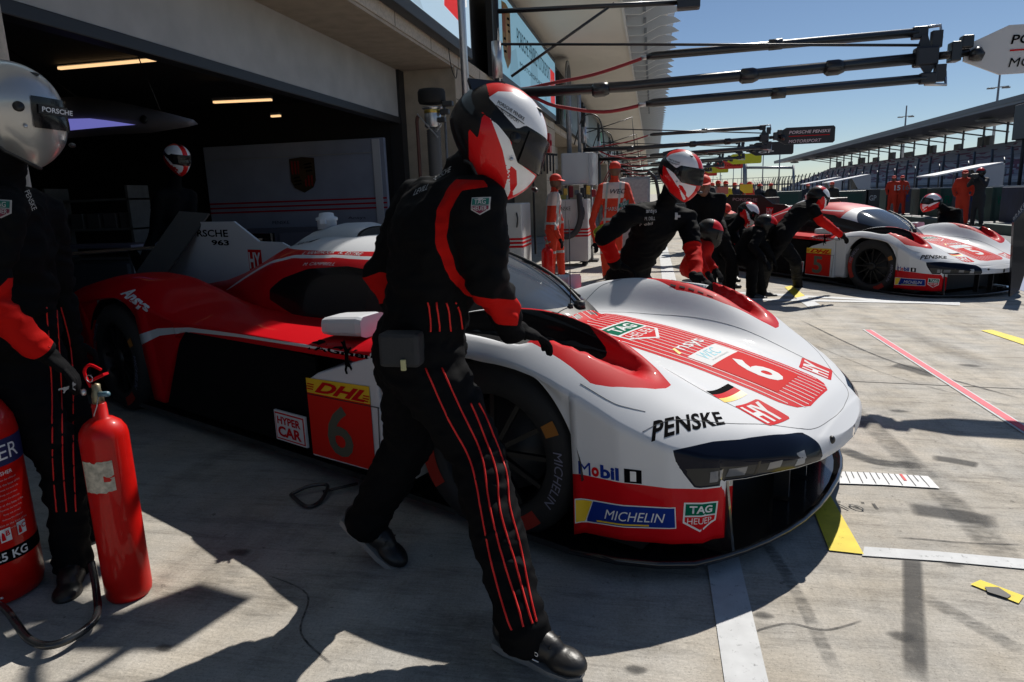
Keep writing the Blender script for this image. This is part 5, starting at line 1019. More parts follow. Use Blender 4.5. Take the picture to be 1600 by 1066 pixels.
MB().tube(bend([(x2-.62, yq-.3, 2.1), (x2-1.0, yq-.3, 2.12), (x2-1.1, yq-.3, 1.95), (x2-1.1, yq-.3, .2)]), .022, 8).build('vent_pipe', BLACK, r, world=True)
for k in range(6): MB().tube([(x2-1.0+.06*k, yq-.32, 2.12), (x2-1.0+.06*k, yq-.32, 1.8-.05*(k % 2))], .018, 8).build('vertical_pipe', DARK, r, world=True)
for k in range(7): MB().rbox((x2-.62+.11*k, yq-.42+.02*(k % 3), 1.28+.05*(k % 2)), (x2-.54+.11*k, yq-.3, 1.42+.04*(k % 3)), .012).build('valve', [DARK, K('brass', (.6, .42, .1), .35), HOSE, GREY][k % 4], r, world=True)
MB().rbox((x2-.62, yq-.44, 1.2), (x2-.45, yq-.42, 1.34), .004).build('label_plate', K('yplate', (.45, .36, .08), .6), r, world=True)
r = thing('side_box', 'pale steel case with a curved lid behind the second orange marshal', 'case', (.3, 13.5, 0)); MB().rbox((-.62, 13.2, .3), (-.05, 13.8, 1.62), .05).build('shell', GALV, r, world=True); MB().tube(bend([(-.0, 13.2, .4), (.12, 13.2, 1.0), (.05, 13.2, 1.55), (-.1, 13.2, 1.7)]), .03, 8).build('hose', DARK, r, world=True); MB().box((-.6, 13.25, 0), (-.1, 13.7, .3)).build('base', DARK, r, world=True)
r = thing('alarm_box', 'small red fire alarm box on the pier right of the white helmet', 'alarm', (-3.4, 23.4, 3.1)); MB().rbox((-3.48, 22.9, 2.75), (-3.3, 23.35, 3.35), .02).build('case', K('alarm_red', (.45, .02, .015), .5), r, world=True); MB().lathe([(0, 0), (.1, 0), (.09, .03), (0, .04)], (-3.3, 23.1, 3.05), (1, 0, 0), 16).build('sounder', DRED, r, world=True)
# fire extinguishers
def ext(label, loc, r_, h, mark, detail=True, rz=0):
    e = thing('fire_extinguisher', label, 'fire extinguisher', loc, rz, 'red fire extinguishers'); MB().lathe([(r_*.86, 0), (r_*.97, .012), (r_, .03), (r_, h-r_*.9), (r_*.95, h-r_*.6), (r_*.78, h-r_*.3), (r_*.5, h-r_*.08), (r_*.32, h), (r_*.30, h+.045), (r_*.2, h+.05)], (0, 0, 0), (0, 0, 1), 40).build('cylinder', K('ext_red', (.56, .006, .004), .42, coat=.3, spec=.15, nscale=30, namt=.06), e)
    MB().lathe([(r_*.25, h+.045), (r_*.25, h+.075), (r_*.18, h+.09), (r_*.18, h+.11), (.0, h+.115)], (0, 0, 0), (0, 0, 1), 18).build('valve', K('valve_brass', (.25, .22, .14), .4, metal=.7), e)
    MB().bar((-.02, 0, h+.12), (.055, -.01, h+.15), .02, .008).tube(bend([(-.02, 0, h+.10), (-.035, 0, h+.15), (-.01, 0, h+.175), (.03, 0, h+.16)]), .005, 6).build('handle', RED, e); MB().tube([(.02, -.01, h+.08), (.06, -.02, h+.085)], .009, 8).build('nozzle_cap', K('cap_blue', (.1, .2, .25), .5), e)
    return e
e1 = ext('slim red gas cylinder with a torn paper label standing on the sunlit concrete', (-1.773, 1.833, -0.0), .073, .645, 0); 
def wrap(name, e, r_, a0, a1, pts, m, z0, z1, lift=.0015, n=12):
    """label wrapped on a cylinder; pts in unit square"""
    vs = [((r_+lift)*math.cos(a0+(a1-a0)*u), (r_+lift)*math.sin(a0+(a1-a0)*u), z0+(z1-z0)*v) for u, v in pts]; return vs
MB().lathe([(.010, 0), (.011, .004), (.011, .012), (0, .013)], (-.025, -.018, .645+.09), (-.4, -.8, 0), 14).build('gauge', STEEL, e1); MB().tube([(.012*math.cos(t), -.02, .645+.135+.012*math.sin(t)) for t in np.linspace(0, 6.28, 12)], .0016, 5).build('pin_ring', STEEL, e1); MB().tube([(.018, -.015, .72), (.02, -.03, .69), (.012, -.04, .66)], .0015, 5).build('seal_cord', K('cord_white', (.5, .5, .5), .6), e1)
random.seed(3)
up_ = [(i/14, 1-.02*random.random()-(.05 if i in (6, 7) else 0)) for i in range(15)]; lo_ = [(i/14, .0+.04*random.random()+(.0 if i < 11 else .02)) for i in range(15)]
vs = wrap('l', e1, .073, R(-118), R(-38), lo_+up_, None, .405, .515); MB().add(vs, [(i, i+1, 15+i+1, 15+i) for i in range(14)]).build('paper_label', K('old_paper', (.52, .46, .36), .8, nscale=60, namt=.35), e1)
vs = wrap('l', e1, .073, R(-62), R(-36), [(0, 0), (.5, -.1), (.7, .2), (.5, .5), (1, .62), (1, 1), (0, 1)], None, .445, .465, .002); MB().add(vs, [tuple(range(7))]).build('torn_hole', MT['ext_red'], e1)
e2 = thing('fire_extinguisher', 'large red trolley powder extinguisher with a printed label at the left edge', 'fire extinguisher', (-2.269, 1.774, -0.0), 0, 'red fire extinguishers'); rr_ = .150; H2 = .68
MB().lathe([(.12, 0), (.142, .012), (rr_, .04), (rr_, H2-.10), (.143, H2-.05), (.12, H2), (.08, H2+.03), (.04, H2+.045), (.035, H2+.09), (0, H2+.09)], (0, 0, 0), (0, 0, 1), 56).build('cylinder', MT['ext_red'], e2)
MB().lathe([(rr_+.001, .155), (rr_+.001, .20)], (0, 0, 0), (0, 0, 1), 56, False).build('black_band', MT['print_black'], e2); MB().lathe([(rr_+.001, .485), (rr_+.001, .575)], (0, 0, 0), (0, 0, 1), 56, False).build('blue_band', K('band_navy', (.015, .02, .09), .5), e2)
def wraptext(s_, e, r_, a_c, z0, hgt, m, bold=.02, asp=None):
    vs, fs, a = textgeo(s_, bold); Lw = hgt*a*(asp or 1); MB().add([((r_+.003)*math.cos(a_c+(u-.5)*Lw/r_), (r_+.003)*math.sin(a_c+(u-.5)*Lw/r_), z0+hgt*v) for u, v in vs], fs).build('lettering', m, e)
wraptext('25 KG', e2, rr_, R(-14), .163, .030, LTWHITE, .02); wraptext('POWDER', e2, rr_, R(-38), .505, .052, LTWHITE, .03); wraptext('FIRE EXTINGUISHER', e2, rr_, R(-26), .455, .013, LTWHITE, 0)
for k in range(11): wraptext(['Release the safety pin', 'Aim at the base of fire', 'Squeeze the lever fully', 'Keep out of reach'][k % 4], e2, rr_, R(-4), .435-.017*k, .0075, LTGREY, -.005)
for k, (a, z_) in enumerate(((-38, .225), (-17, .228), (4, .232))):
    vs = [((rr_+.002)*math.cos(R(a)+dx), (rr_+.002)*math.sin(R(a)+dx), z_+dz) for dx, dz in ((-.11, 0), (.11, 0), (.11, .045), (-.11, .045))]; o = MB().add(vs, [(0, 1, 2, 3)]).build('pictogram', LTWHITE, e2); wraptext('ABC'[k], e2, rr_+.001, R(a)+.04, z_+.02, .018, RED)
    MB().add([((rr_+.0035)*math.cos(R(a)-.06+dx), (rr_+.0035)*math.sin(R(a)-.06+dx), z_+dz) for dx, dz in ((-.03, .006), (.05, .006), (.03, .03), (-.01, .036), (-.03, .02))], [(0, 1, 2, 3, 4)]).build('flame_mark', RED, e2)
wraptext('B', e2, rr_, R(-62), .22, .07, LTWHITE, .02); 
for k, z_ in enumerate((.29, .34)): MB().add([((rr_+.002)*math.cos(R(-48)+dx), (rr_+.002)*math.sin(R(-48)+dx), z_+dz) for dx, dz in ((-.06, 0), (.14, .0), (.10, .012), (.04, .022), (.0, .016))], [(0, 1, 2, 3, 4)]).build('picture_mark', LTWHITE, e2)
MB().tube(bend([(.0, .02, H2+.09), (-.08, .10, H2+.12), (-.12, .13, H2+.0), (-.13, .13, .45), (-.13, .12, .2)]), .012, 8).build('hose', SOFT, e2)
ext('small red extinguisher standing beside the first orange marshal', (-1.653, 10.906, -0.0), .095, .52, 0)
# trolley frame tube on the ground and tie down strap
r = thing('trolley_handle', 'bent black metal tube handle lying on the concrete at bottom left', 'handle', (-1.812, 1.571, -0.0)); gp = lambda p, z: (p[0], p[1], z)
MB().tube(bend([gp((-2.26, 1.64), .05), gp((-2.089, 1.637), .05), gp((-1.844, 1.51), .04), gp((-1.744, 1.514), .035), gp((-1.728, 1.633), .035), gp((-1.833, 1.759), .05), gp((-1.921, 1.844), .10)], 8), .0125, 14).build('tube', K('tube_black', (.03, .033, .036), .25, metal=.3, coat=.5), r, world=True); MB().lathe([(0, 0), (.006, 0), (.005, .005), (0, .006)], gp((-2.102, 1.656), .062), (0, 0, 1), 10).build('bolt', STEEL, r, world=True)
r = thing('wheel_chock_loop', 'black strap loop on the ground below the number 6 panel', 'strap', (-1.493, 2.605, -0.0)); MB().tube(bend([gp((-1.609, 2.644), .012), gp((-1.481, 2.541), .012), gp((-1.44, 2.592), .012), gp((-1.468, 2.724), .03), gp((-1.552, 2.7), .03), gp((-1.609, 2.644), .012)]), .009, 8).build('loop', K('strap', (.02, .02, .022), .4, coat=.3), r, world=True); MB().tube([gp((-1.467, 2.676), .02), gp((-1.333, 2.762), .03)], .007, 8).build('tail', BLACK, r, world=True)
# board at the right edge
r = thing('stop_board', 'black angular stop board held upright at the right edge of the lane', 'board', (4.246, 9.25, -0.097)); q = (4.246, 9.25, -0.097); Xb, Yb = q[0], q[1]
MB().prism([(-.07, .92), (.09, 1.10), (.14, .28), (.10, .10), (-.01, .03), (-.04, .5)], (Xb, Yb, q[2]), (1, .35, 0), (0, 0, 1), .03).build('board', K('board_black', (.015, .015, .018), .25, coat=.4), r, world=True)
MB().tube([(Xb+.10, Yb+.05, .48), (Xb+.8, Yb+.3, 1.35)], .014, 8).tube([(Xb+.12, Yb+.03, .42), (Xb+.9, Yb+.25, 1.22)], .01, 8).build('handle', DARK, r, world=True); text_on('lettering', 'BRAKE', (Xb-.045, Yb-.02, .82), (.12, .042, .18), (-.02, 0, .05), LTGREY, r, lift=.004)

# unseen overhead arm with hoses, added to throw broken shadows on the foreground concrete
r = thing('shadow_arm', 'unseen black overhead arm with hose loops, added to throw shadows on the concrete', 'service arm', (-3.5, 4.3, 2.9)); m_ = MB().tube([(-3.5, 4.32, 3.02), (-1.8, 4.28, 2.95), (-.35, 4.2, 2.86)], .035, 10); m_.build('arm_tube', BTUBE, r, world=True)
MB().tube(bend([(-3.45, 4.35, 3.3), (-2.6, 4.5, 2.86), (-1.7, 4.1, 3.05), (-1.1, 4.45, 2.84), (-.5, 4.0, 3.0), (-.4, 4.2, 2.86)]), .022, 8).build('air_hose', HOSE, r, world=True); MB().tube(bend([(-1.5, 4.28, 2.95), (-1.35, 4.0, 2.84), (-1.05, 3.9, 2.86), (-.8, 4.1, 2.84), (-.75, 4.24, 2.9)]), .02, 8).build('shadow_hose', SOFT, r, world=True)
MB().rbox((-1.25, 4.12, 2.78), (-.85, 4.45, 2.98), .02).build('shadow_box', DARK, r, world=True); MB().prism([(0, 0), (.34, .05), (.42, .32), (.18, .38), (.05, .22)], (-.62, 4.05, 2.84), (1, 0, 0), (0, 1, 0), .03).build('shadow_plate', DARK, r, world=True); MB().tube([(-3.5, 4.32, 3.55), (-2.0, 4.3, 2.98)], .014, 6).build('stay', BTUBE, r, world=True)
MB().prism([(0, 0), (.5, -.05), (.62, .12), (.4, .2), (.1, .16)], (-2.1, 4.1, 2.97), (1, 0, 0), (0, 1, 0), .02).build('shadow_tray', DARK, r, world=True)
# ---------------- the crew ----------------
def seg(co, A, B):
    A = np.array(A); B = np.array(B); d = B-A; t = np.clip(((co-A)@d)/(d@d), 0, 1); return np.linalg.norm(co-(A+t[:, None]*d), axis=1), ((co-A)@d)/(d@d)
# 1: walking mechanic in front
P1 = dict(pel=(-0.739, 2.06, 0.834), neck=(-0.604, 2.04, 1.342), head=(-0.439, 1.98, 1.485), lat=(-.55, .83, 0), latsh=(-.50, .86, 0), base=(-.62, 2.0, 0),
  shR=(-0.479, 1.9, 1.283), elR=(-0.466, 1.9, 1.085), wrR=(-0.442, 2.12, 0.893), hdR=(.62, .50, -.34), huR=(.3, .1, .95), shL=(-0.771, 2.22, 1.295), elL=(-0.945, 2.3, 1.048), wrL=(-0.871, 2.34, 0.854), hdL=(.5, .1, -.6),
  knR=(-0.538, 1.95, 0.543), anR=(-0.366, 1.72, 0.124), toeR=(.80, -.30, -.06), knL=(-0.84, 2.18, 0.468), anL=(-1.004, 2.17, 0.193), toeL=(.72, -.16, -.50))
def paint1(co):
    el, wr, sh = P1['elR'], P1['wrR'], P1['shR']; x, y, z = co.T; d, t = seg(co, el, wr)
    back = psdf(x, z, [(-0.577, 1.325), (-0.544, 1.359), (-0.453, 1.352), (-0.436, 1.334), (-0.509, 1.326), (-0.552, 1.272), (-0.565, 1.202), (-0.545, 1.094), (-0.509, 1.035), (-0.431, 1.02), (-0.364, 0.98), (-0.407, 0.91), (-0.463, 0.928), (-0.517, 0.984), (-0.569, 1.076), (-0.597, 1.185), (-0.595, 1.274)])
    red = np.minimum(back, 2.06-y)
    d2, t2 = seg(co, P1['elL'], P1['wrL']); red = np.maximum(red, np.minimum(.085-d2, np.minimum(t2+.12, .40-t2)*.2)); return [red, np.full(len(co), -1.)]
r1, b1, v1 = person('mechanic in white and red helmet and black overalls walking in front of the car', P1, None, 'suit', 'race', paint1, .011, .0075, 1.0, headf=(.93, .18, -.30), headup=(.28, .0, .95), vox=.011) if False else person('mechanic in white and red helmet and black overalls walking in front of the nearest car', P1, None, 'suit', 'race', paint1, .010, .010, 1.0, headf=(.85, .28, -.45), headup=(.42, .1, .90), baggy=1.16, heads=.98, shw=.18)
D = (.05, 1, 0)
badge(v1, (-0.482, 1.8, 1.26), Vector((-0.434, 1.8, 1.26))-Vector((-0.482, 1.8, 1.26)), Vector((-0.478, 1.8, 1.307))-Vector((-0.482, 1.8, 1.26)), r1, D)
for a in range(4):
    pts = [[(-0.666, 1.9, 0.811), (-0.588, 1.85, 0.669), (-0.518, 1.82, 0.553), (-0.465, 1.72, 0.443), (-0.432, 1.68, 0.311), (-0.378, 1.6, 0.21), (-0.363, 1.6, 0.164)], [(-0.615, 1.9, 0.812), (-0.548, 1.85, 0.7), (-0.484, 1.82, 0.575), (-0.44, 1.72, 0.464), (-0.4, 1.68, 0.333), (-0.343, 1.6, 0.233), (-0.331, 1.6, 0.177)], [(-0.531, 1.9, 0.704), (-0.488, 1.85, 0.643), (-0.442, 1.82, 0.527), (-0.41, 1.72, 0.447), (-0.364, 1.68, 0.316), (-0.318, 1.6, 0.235), (-0.306, 1.6, 0.189)], [(-0.506, 1.9, 0.705), (-0.463, 1.85, 0.653), (-0.413, 1.82, 0.529), (-0.383, 1.72, 0.467), (-0.35, 1.68, 0.375), (-0.31, 1.6, 0.273), (-0.295, 1.6, 0.196)]][a]
    res = []
    for p in bend(pts, 7):
        h = v1.ray_cast(Vector((0, 0, 1.3)), (p-Vector((0, 0, 1.3))).normalized())
        if h[0] is not None: res.append(h[0]+h[1]*.001)
    MB().tube(res, .0030, 6).build('piping', MT['piping'], r1, world=True)
for x0 in (653, 667, 682, 694):
    p = {653: (-0.642, 1.8, 1.012), 667: (-0.616, 1.8, 1.012), 682: (-0.588, 1.8, 1.008), 694: (-0.566, 1.8, 1.006)}[x0]; res = []
    for k in range(6):
        h = v1.ray_cast(Vector(p)+Vector((0, -.2, -.018*k)), Vector((0, 1, 0)))
        if h[0] is not None: res.append(h[0]+Vector((0, -.002, 0)))
    if len(res) > 2: MB().tube(res, .003, 6).build('piping', MT['piping'], r1, world=True)
MB().rbox((-0.785, 1.83, 0.827), ((-0.661, 1.83, 0.829)[0], 1.90, (-0.654, 1.83, 0.929)[2]), .012).build('belt_pouch', K('pouch', (.018, .02, .024), .7, bump=.3), r1, world=True)
MB().rbox((-0.714, 1.82, 0.821), ((-0.699, 1.82, 0.821)[0], 1.83, (-0.696, 1.82, 0.854)[2]), .002).build('pouch_tag', K('tagc', (.5, .48, .25), .6), r1, world=True)
for s_, O, U, V in (('PORSCHE', (-0.663, 1.9, 1.359), Vector((-0.577, 1.9, 1.382))-Vector((-0.663, 1.9, 1.359)), (.005, 0, .016)), ('LEVILL', (-0.693, 1.9, 1.319), Vector((-0.642, 1.9, 1.335))-Vector((-0.693, 1.9, 1.319)), (.005, 0, .018))):
    vs, fs, _ = textgeo(s_, .0); patch_on('lettering', v1, O, U, V, vs, fs, MT['cloth_white'], r1, D, .004)
vs, fs, _ = textgeo('sparco', .01); bsh = Vector((-0.33, 1.66, 0.096)); patch_on('lettering', v1, bsh, Vector((-0.308, 1.66, 0.104))-bsh+Vector((0, 0, 0)), (0, 0, .012), vs, fs, MT['cloth_white'], r1, D, .002) if False else None
# 2: silver helmet, left edge
P2 = dict(pel=(-2.271, 2.05, 0.736), neck=(-2.098, 1.92, 1.4), head=(-1.955, 1.86, 1.633), lat=(-.25, .95, 0), base=(-2.1, 1.95, 0), shR=(-1.909, 1.74, 1.307), elR=(-1.962, 1.68, 1.054), wrR=(-1.963, 1.84, 0.864), hdR=(.5, .3, -.7), shL=(-2.144, 2.12, 1.314), elL=(-2.22, 2.2, 1.026), wrL=(-2.252, 2.25, 0.816),
  knR=(-2.115, 1.98, 0.43), anR=(-2.078, 1.92, 0.082), toeR=(.55, -.8, 0), knL=(-2.25, 2.22, 0.399), anL=(-2.242, 2.2, 0.017), toeL=(.5, -.8, 0))
def paint2(co):
    d, t = seg(co, P2['elR'], P2['wrR']); x, y, z = co.T; d0, t0 = seg(co, P2['shR'], P2['elR']); red = np.minimum(.10-d, np.minimum(t+.15, .93-t)*.3)
    st = psdf(x, z, [(-1.916, 1.428), (-1.822, 1.397), (-1.816, 1.369), (-1.925, 1.388)]); red = np.maximum(red, np.minimum(st, 1.9-y)); return [red, np.full(len(co), -1.)]
r2_, b2, v2 = person('mechanic with plain silver helmet and red sleeve at the left edge by the extinguishers', P2, None, 'suit', 'silver', paint2, .011, .010, .98, headf=(.78, .62, -.12), headup=(.12, 0, 1), heads=1.0)
badge(v2, (-1.793, 1.6, 1.299), Vector((-1.726, 1.6, 1.293))-Vector((-1.793, 1.6, 1.299)), Vector((-1.78, 1.6, 1.349))-Vector((-1.793, 1.6, 1.299)), r2_, D)
for s_, O, U, V in (('PENSKE', (-1.773, 1.7, 1.368), Vector((-1.758, 1.7, 1.313))-Vector((-1.773, 1.7, 1.368)), (.018, 0, .006)),):
    vs, fs, _ = textgeo(s_, .0); patch_on('lettering', v2, O, U, V, vs, fs, MT['cloth_white'], r2_, D, .004)
for O, wd in (((-1.935, 1.85, 0.718), .075),):
    patch_on('cat_emblem', v2, O, (wd, 0, 0), (0, 0, wd*.55), cat_logo(), [tuple(range(len(cat_logo())))], MT['cloth_white'], r2_, D, .004)
for pts in ([(-1.877, 1.8, 1.015), (-1.909, 1.8, 0.763), (-2.012, 1.85, 0.474), (-2.035, 1.85, 0.283)], [(-1.84, 1.8, 1.005), (-1.872, 1.8, 0.764), (-1.971, 1.85, 0.476), (-1.993, 1.85, 0.286)], [(-1.923, 1.9, 0.999), (-1.914, 1.9, 0.825), (-2.024, 1.95, 0.483), (-2.061, 1.95, 0.234)]):
    res = []
    for p in bend(pts, 7):
        n = v2.ray_cast(Vector((0, 0, 1.3)), (p-Vector((0, 0, 1.3))).normalized())
        if n[0] is not None: res.append(n[0]+n[1]*.001)
    MB().tube(res, .0025, 6).build('piping', MT['piping'], r2_, world=True)
# 3: in the garage
def quick(label, h, pel, neck, head, elL, wrL, elR, wrR, knL, anL, knR, anR, lat, hf, group=None, hs='race', vox=.022, wr=.007, mt='suit', paint=None, detail=1, sc=.98, up=(0, 0, 1), **k):
    J = dict(pel=pel, neck=neck, head=head, lat=lat, elL=elL, wrL=wrL, elR=elR, wrR=wrR, knL=knL, anL=knL and anL, knR=knR, anR=knR and anR, **k); return person(label, J, group, mt, hs, paint, vox, wr, sc, headf=hf, headup=up, detail=detail)
def slv(J_el, J_wr, r=.085):
    return lambda co: (lambda dt: [np.minimum(r-dt[0], np.minimum(dt[1]+.1, .95-dt[1])*.3), np.full(len(co), -1.)])(seg(co, J_el, J_wr))
quick('mechanic with white and red helmet in the dark garage behind the rear wing', 0, (-4.962, 6.5, 0.616), (-4.92, 6.5, 1.557), (-4.771, 6.4, 1.832), (-4.648, 6.3, 0.966), (-4.796, 6.1, 0.854), (-5.088, 6.3, 1.041), (-5.069, 6.1, 0.859), (-4.65, 6.5, .5), (-4.7, 6.6, .09), (-4.9, 6.5, .5), (-4.95, 6.6, .09), (.3, .9, 0), (.85, -.3, -.2), 'mechanics in black overalls')
# 4: leaning on the far fender
P4 = dict(pel=(-0.15, 4.85, 0.77), neck=(0.082, 4.65, 1.219), head=(0.163, 4.5, 1.43), lat=(.62, .78, 0), base=(-.1, 4.9, 0), shL=(0.231, 4.75, 1.117), elL=(0.26, 4.6, 0.904), wrL=(0.277, 4.38, 0.776), hdL=(.75, -.2, -.45), huL=(.3, -.3, 1), shR=(-0.138, 4.45, 1.178), elR=(-0.3, 4.4, 1.036), wrR=(-0.234, 4.5, 0.863), hdR=(.6, .3, -.3), knL=(.02, 5.0, .48), anL=(.0, 5.2, .09), knR=(-.28, 4.95, .48), anR=(-.35, 5.15, .09), toeL=(.6, -.7, 0), toeR=(.6, -.7, 0))
def paint4(co):
    d, t = seg(co, P4['elL'], P4['wrL']); x, y, z = co.T; d2, t2 = seg(co, P4['elR'], P4['wrR']); a = np.minimum(.09-d, np.minimum(t+.45, .92-t)*.2); b = np.minimum(.08-d2, np.minimum(t2-.1, .8-t2)*.3); return [np.maximum(a, b), np.full(len(co), -1.)]
r4, b4, v4 = person('mechanic in white and red helmet leaning with one hand on the far front fender', P4, None, 'suit', 'race', paint4, .012, .010, .98, headf=(.80, -.50, -.22), headup=(.15, -.05, 1))
D4 = (-.1, 1, 0)
badge(v4, (-0.209, 4.2, 1.176), Vector((-0.141, 4.2, 1.204))-Vector((-0.209, 4.2, 1.176)), Vector((-0.202, 4.2, 1.251))-Vector((-0.209, 4.2, 1.176)), r4, D4)
for s_, O, U, h_ in (('ansys', (-0.026, 4.3, 1.175), Vector((0.047, 4.3, 1.173))-Vector((-0.026, 4.3, 1.175)), .028), ('M. DELL', (-0.033, 4.3, 1.137), Vector((0.039, 4.3, 1.135))-Vector((-0.033, 4.3, 1.137)), .022), ('Mobil', (-0.056, 4.3, 1.099), Vector((0.024, 4.3, 1.105))-Vector((-0.056, 4.3, 1.099)), .02)):
    vs, fs, _ = textgeo(s_, .01); patch_on('lettering', v4, O, U, (0, 0, h_), vs, fs, MT['cloth_white'], r4, D4, .006)
for O, wd in (((-0.072, 4.3, 1.207), .05), ((0.152, 4.3, 1.17), .04), ((-0.152, 4.3, 0.961), .05)): patch_on('cat_emblem', v4, O, (wd, 0, 0), (0, 0, wd*.9), cat_logo(), [tuple(range(len(cat_logo())))], MT['cloth_white'], r4, D4, .006)
uv, fs = gridpatch(3); patch_on('badge', v4, (0.175, 4.3, 1.131), (.055, 0, -.005), (0, 0, .045), uv, fs, MT['cloth_white'], r4, D4, .006)
cone_ = MB(); cone_.lathe([(.055, 0), (.062, .03), (.060, .06)], (-0.317, 4.42, 1.092), Vector(P4['wrR'])-Vector(P4['elR']), 16, False); cone_.build('arm_band', K('lime', (.35, .55, .05), .6), r4, world=True)
# marshals
def vest(J, wpoly=None):
    def f(co):
        x, y, z = co.T; n = Vector(J['neck']); p = Vector(J['pel']); t = (z-p.z)/(n.z-p.z); cx_ = p.x+(n.x-p.x)*t; side = np.abs(x-cx_)
        wh = np.minimum(np.minimum(t-.62, 1.0-t)*.4, .165-side); band = np.maximum(.015-np.abs(t-.12)*.45, np.minimum(.016-np.abs(side-.10), .02+(t-.1)*.0+np.minimum(t, 1-t)*.3)); z2 = .02-np.abs(z-.42); return [wh, np.maximum(np.minimum(band, .22-side), np.minimum(z2, .03-np.abs(z-.42)))]
    return f
JA = dict(pel=(-1.614, 11.2, 0.824), neck=(-1.56, 11.2, 1.384), head=(-1.535, 11.2, 1.574))
quick('orange marshal with red cap standing sideways by the white cabinet', 0, JA['pel'], JA['neck'], JA['head'], (-1.504, 11.5, 0.913), (-1.489, 11.5, 0.595), (-1.583, 11.0, 0.934), (-1.458, 10.95, 0.66), (-1.50, 11.3, .48), (-1.48, 11.3, .09), (-1.60, 11.1, .48), (-1.62, 11.1, .09), (-.3, .95, 0), (.9, -.35, -.1), 'trackside marshals in orange', 'cap', .018, .006, 'marshal', vest(JA))
JB = dict(pel=(-0.639, 11.0, 0.858), neck=(-0.586, 11.0, 1.495), head=(-0.576, 11.0, 1.717))
rB, bB, vB = quick('orange marshal in a white topped vest standing with his back to us', 0, JB['pel'], JB['neck'], JB['head'], (-0.931, 10.9, 0.919), (-0.876, 10.8, 0.596), (-0.259, 10.9, 0.95), (-0.285, 10.8, 0.642), (-0.742, 11.0, 0.408), (-.72, 11.0, .09), (-0.54, 11.0, 0.404), (-.50, 11.0, .09), (-.98, -.1, 0), (.1, 1, 0), 'trackside marshals in orange', 'cap', .018, .006, 'marshal', vest(JB))
vs, fs, _ = textgeo('WEC', .01, .3); patch_on('lettering', vB, (-0.644, 10.8, 1.322), (.24, 0, 0), (0, 0, .07), vs, fs, MT['print_black'], rB, (0, 1, 0), .01); vs, fs, _ = textgeo('MARSHAL', .01); patch_on('lettering', vB, (-0.714, 10.8, 1.063), (.30, 0, 0), (0, 0, .06), vs, fs, MT['cloth_white'], rB, (0, 1, 0), .01)
# car 5 crew
G3 = 'mechanics in black overalls'
quick('mechanic bending into the open door of the second car with red sleeves', 0, (1.539, 8.85, 0.775), (1.845, 9.0, 1.09), (1.966, 9.05, 1.192), (2.111, 9.4, 0.891), (2.367, 9.7, 0.733), (1.955, 8.8, 0.918), (2.214, 8.95, 0.745), (1.747, 9.05, 0.42), (1.984, 10.016, -0.03), (1.406, 8.95, 0.435), (1.508, 9.939, -0.015), (-.35, .93, 0), (.75, .55, -.35), G3, 'race', .016, .008, 'suit',
  (lambda A, B_, C_, D_: (lambda co: [np.maximum(np.minimum(.085-seg(co, A, B_)[0], (seg(co, A, B_)[1]+.3)*.2), np.minimum(.085-seg(co, C_, D_)[0], (seg(co, C_, D_)[1]+.6)*.2)), np.full(len(co), -1.)]))((2.111, 9.4, 0.891), (2.367, 9.7, 0.733), (1.955, 8.8, 0.918), (2.214, 8.95, 0.745)), up=(.3, 0, 1), toeL=(.8, .3, 0), toeR=(-.6, .0, 0)) 
quick('stooping mechanic with white and red helmet at the rear wheel of the second car', 0, (0.762, 9.6, 0.692), (1.101, 9.4, 0.944), (1.188, 9.3, 1.025), (1.047, 9.2, 0.686), (1.21, 9.1, 0.553), (0.85, 9.2, 0.691), (1.025, 9.1, 0.532), (0.909, 9.5, 0.416), (1.0, 9.7, .09), (0.671, 9.4, 0.429), (.62, 9.5, .09), (-.2, .95, 0), (.85, -.2, -.5), G3, 'race', .02, .008, up=(.5, 0, .8), paint=slv((0.85, 9.2, 0.691), (1.025, 9.1, 0.532)))
quick('kneeling mechanic with a raised white and red helmet beyond the nose of the second car', 0, (4.631, 12.0, 0.557), (4.53, 12.0, 0.895), (4.257, 11.9, 1.023), (4.831, 12.3, 0.637), (4.775, 12.3, 0.435), (4.383, 11.8, 0.69), (4.198, 11.6, 0.549), (4.275, 11.7, 0.483), (5.3, 12.4, .02), (4.661, 11.8, 0.37), (5.9, 12.4, .02), (.2, -.95, 0), (-.90, -.1, .25), G3, 'race', .02, .008, up=(.25, 0, .95))
quick('dark clad mechanic with red cap standing right behind the leaning mechanic', 0, (0.681, 8.6, 0.832), (0.612, 8.6, 1.263), (0.583, 8.55, 1.404), (0.78, 8.6, 0.981), (0.823, 8.4, 0.854), (0.479, 8.5, 0.992), (0.55, 8.3, 0.829), (.95, 8.7, .48), (.95, 8.8, .09), (.72, 8.6, .48), (.7, 8.7, .09), (.95, .1, 0), (.1, -1, -.1), G3, 'cap', .02, .008)
quick('mechanic crouched low beside the wheel between the two cars', 0, (1.009, 10.6, 0.503), (1.116, 10.5, 0.814), (1.021, 10.5, 1.036), (1.27, 10.4, 0.632), (1.176, 10.3, 0.458), (0.889, 10.3, 0.646), (0.991, 10.2, 0.442), (1.15, 10.3, .45), (1.2, 10.6, .09), (.85, 10.2, .42), (.85, 10.5, .09), (.9, .2, 0), (.5, -.8, -.3), G3, 'cap', .022, .008)
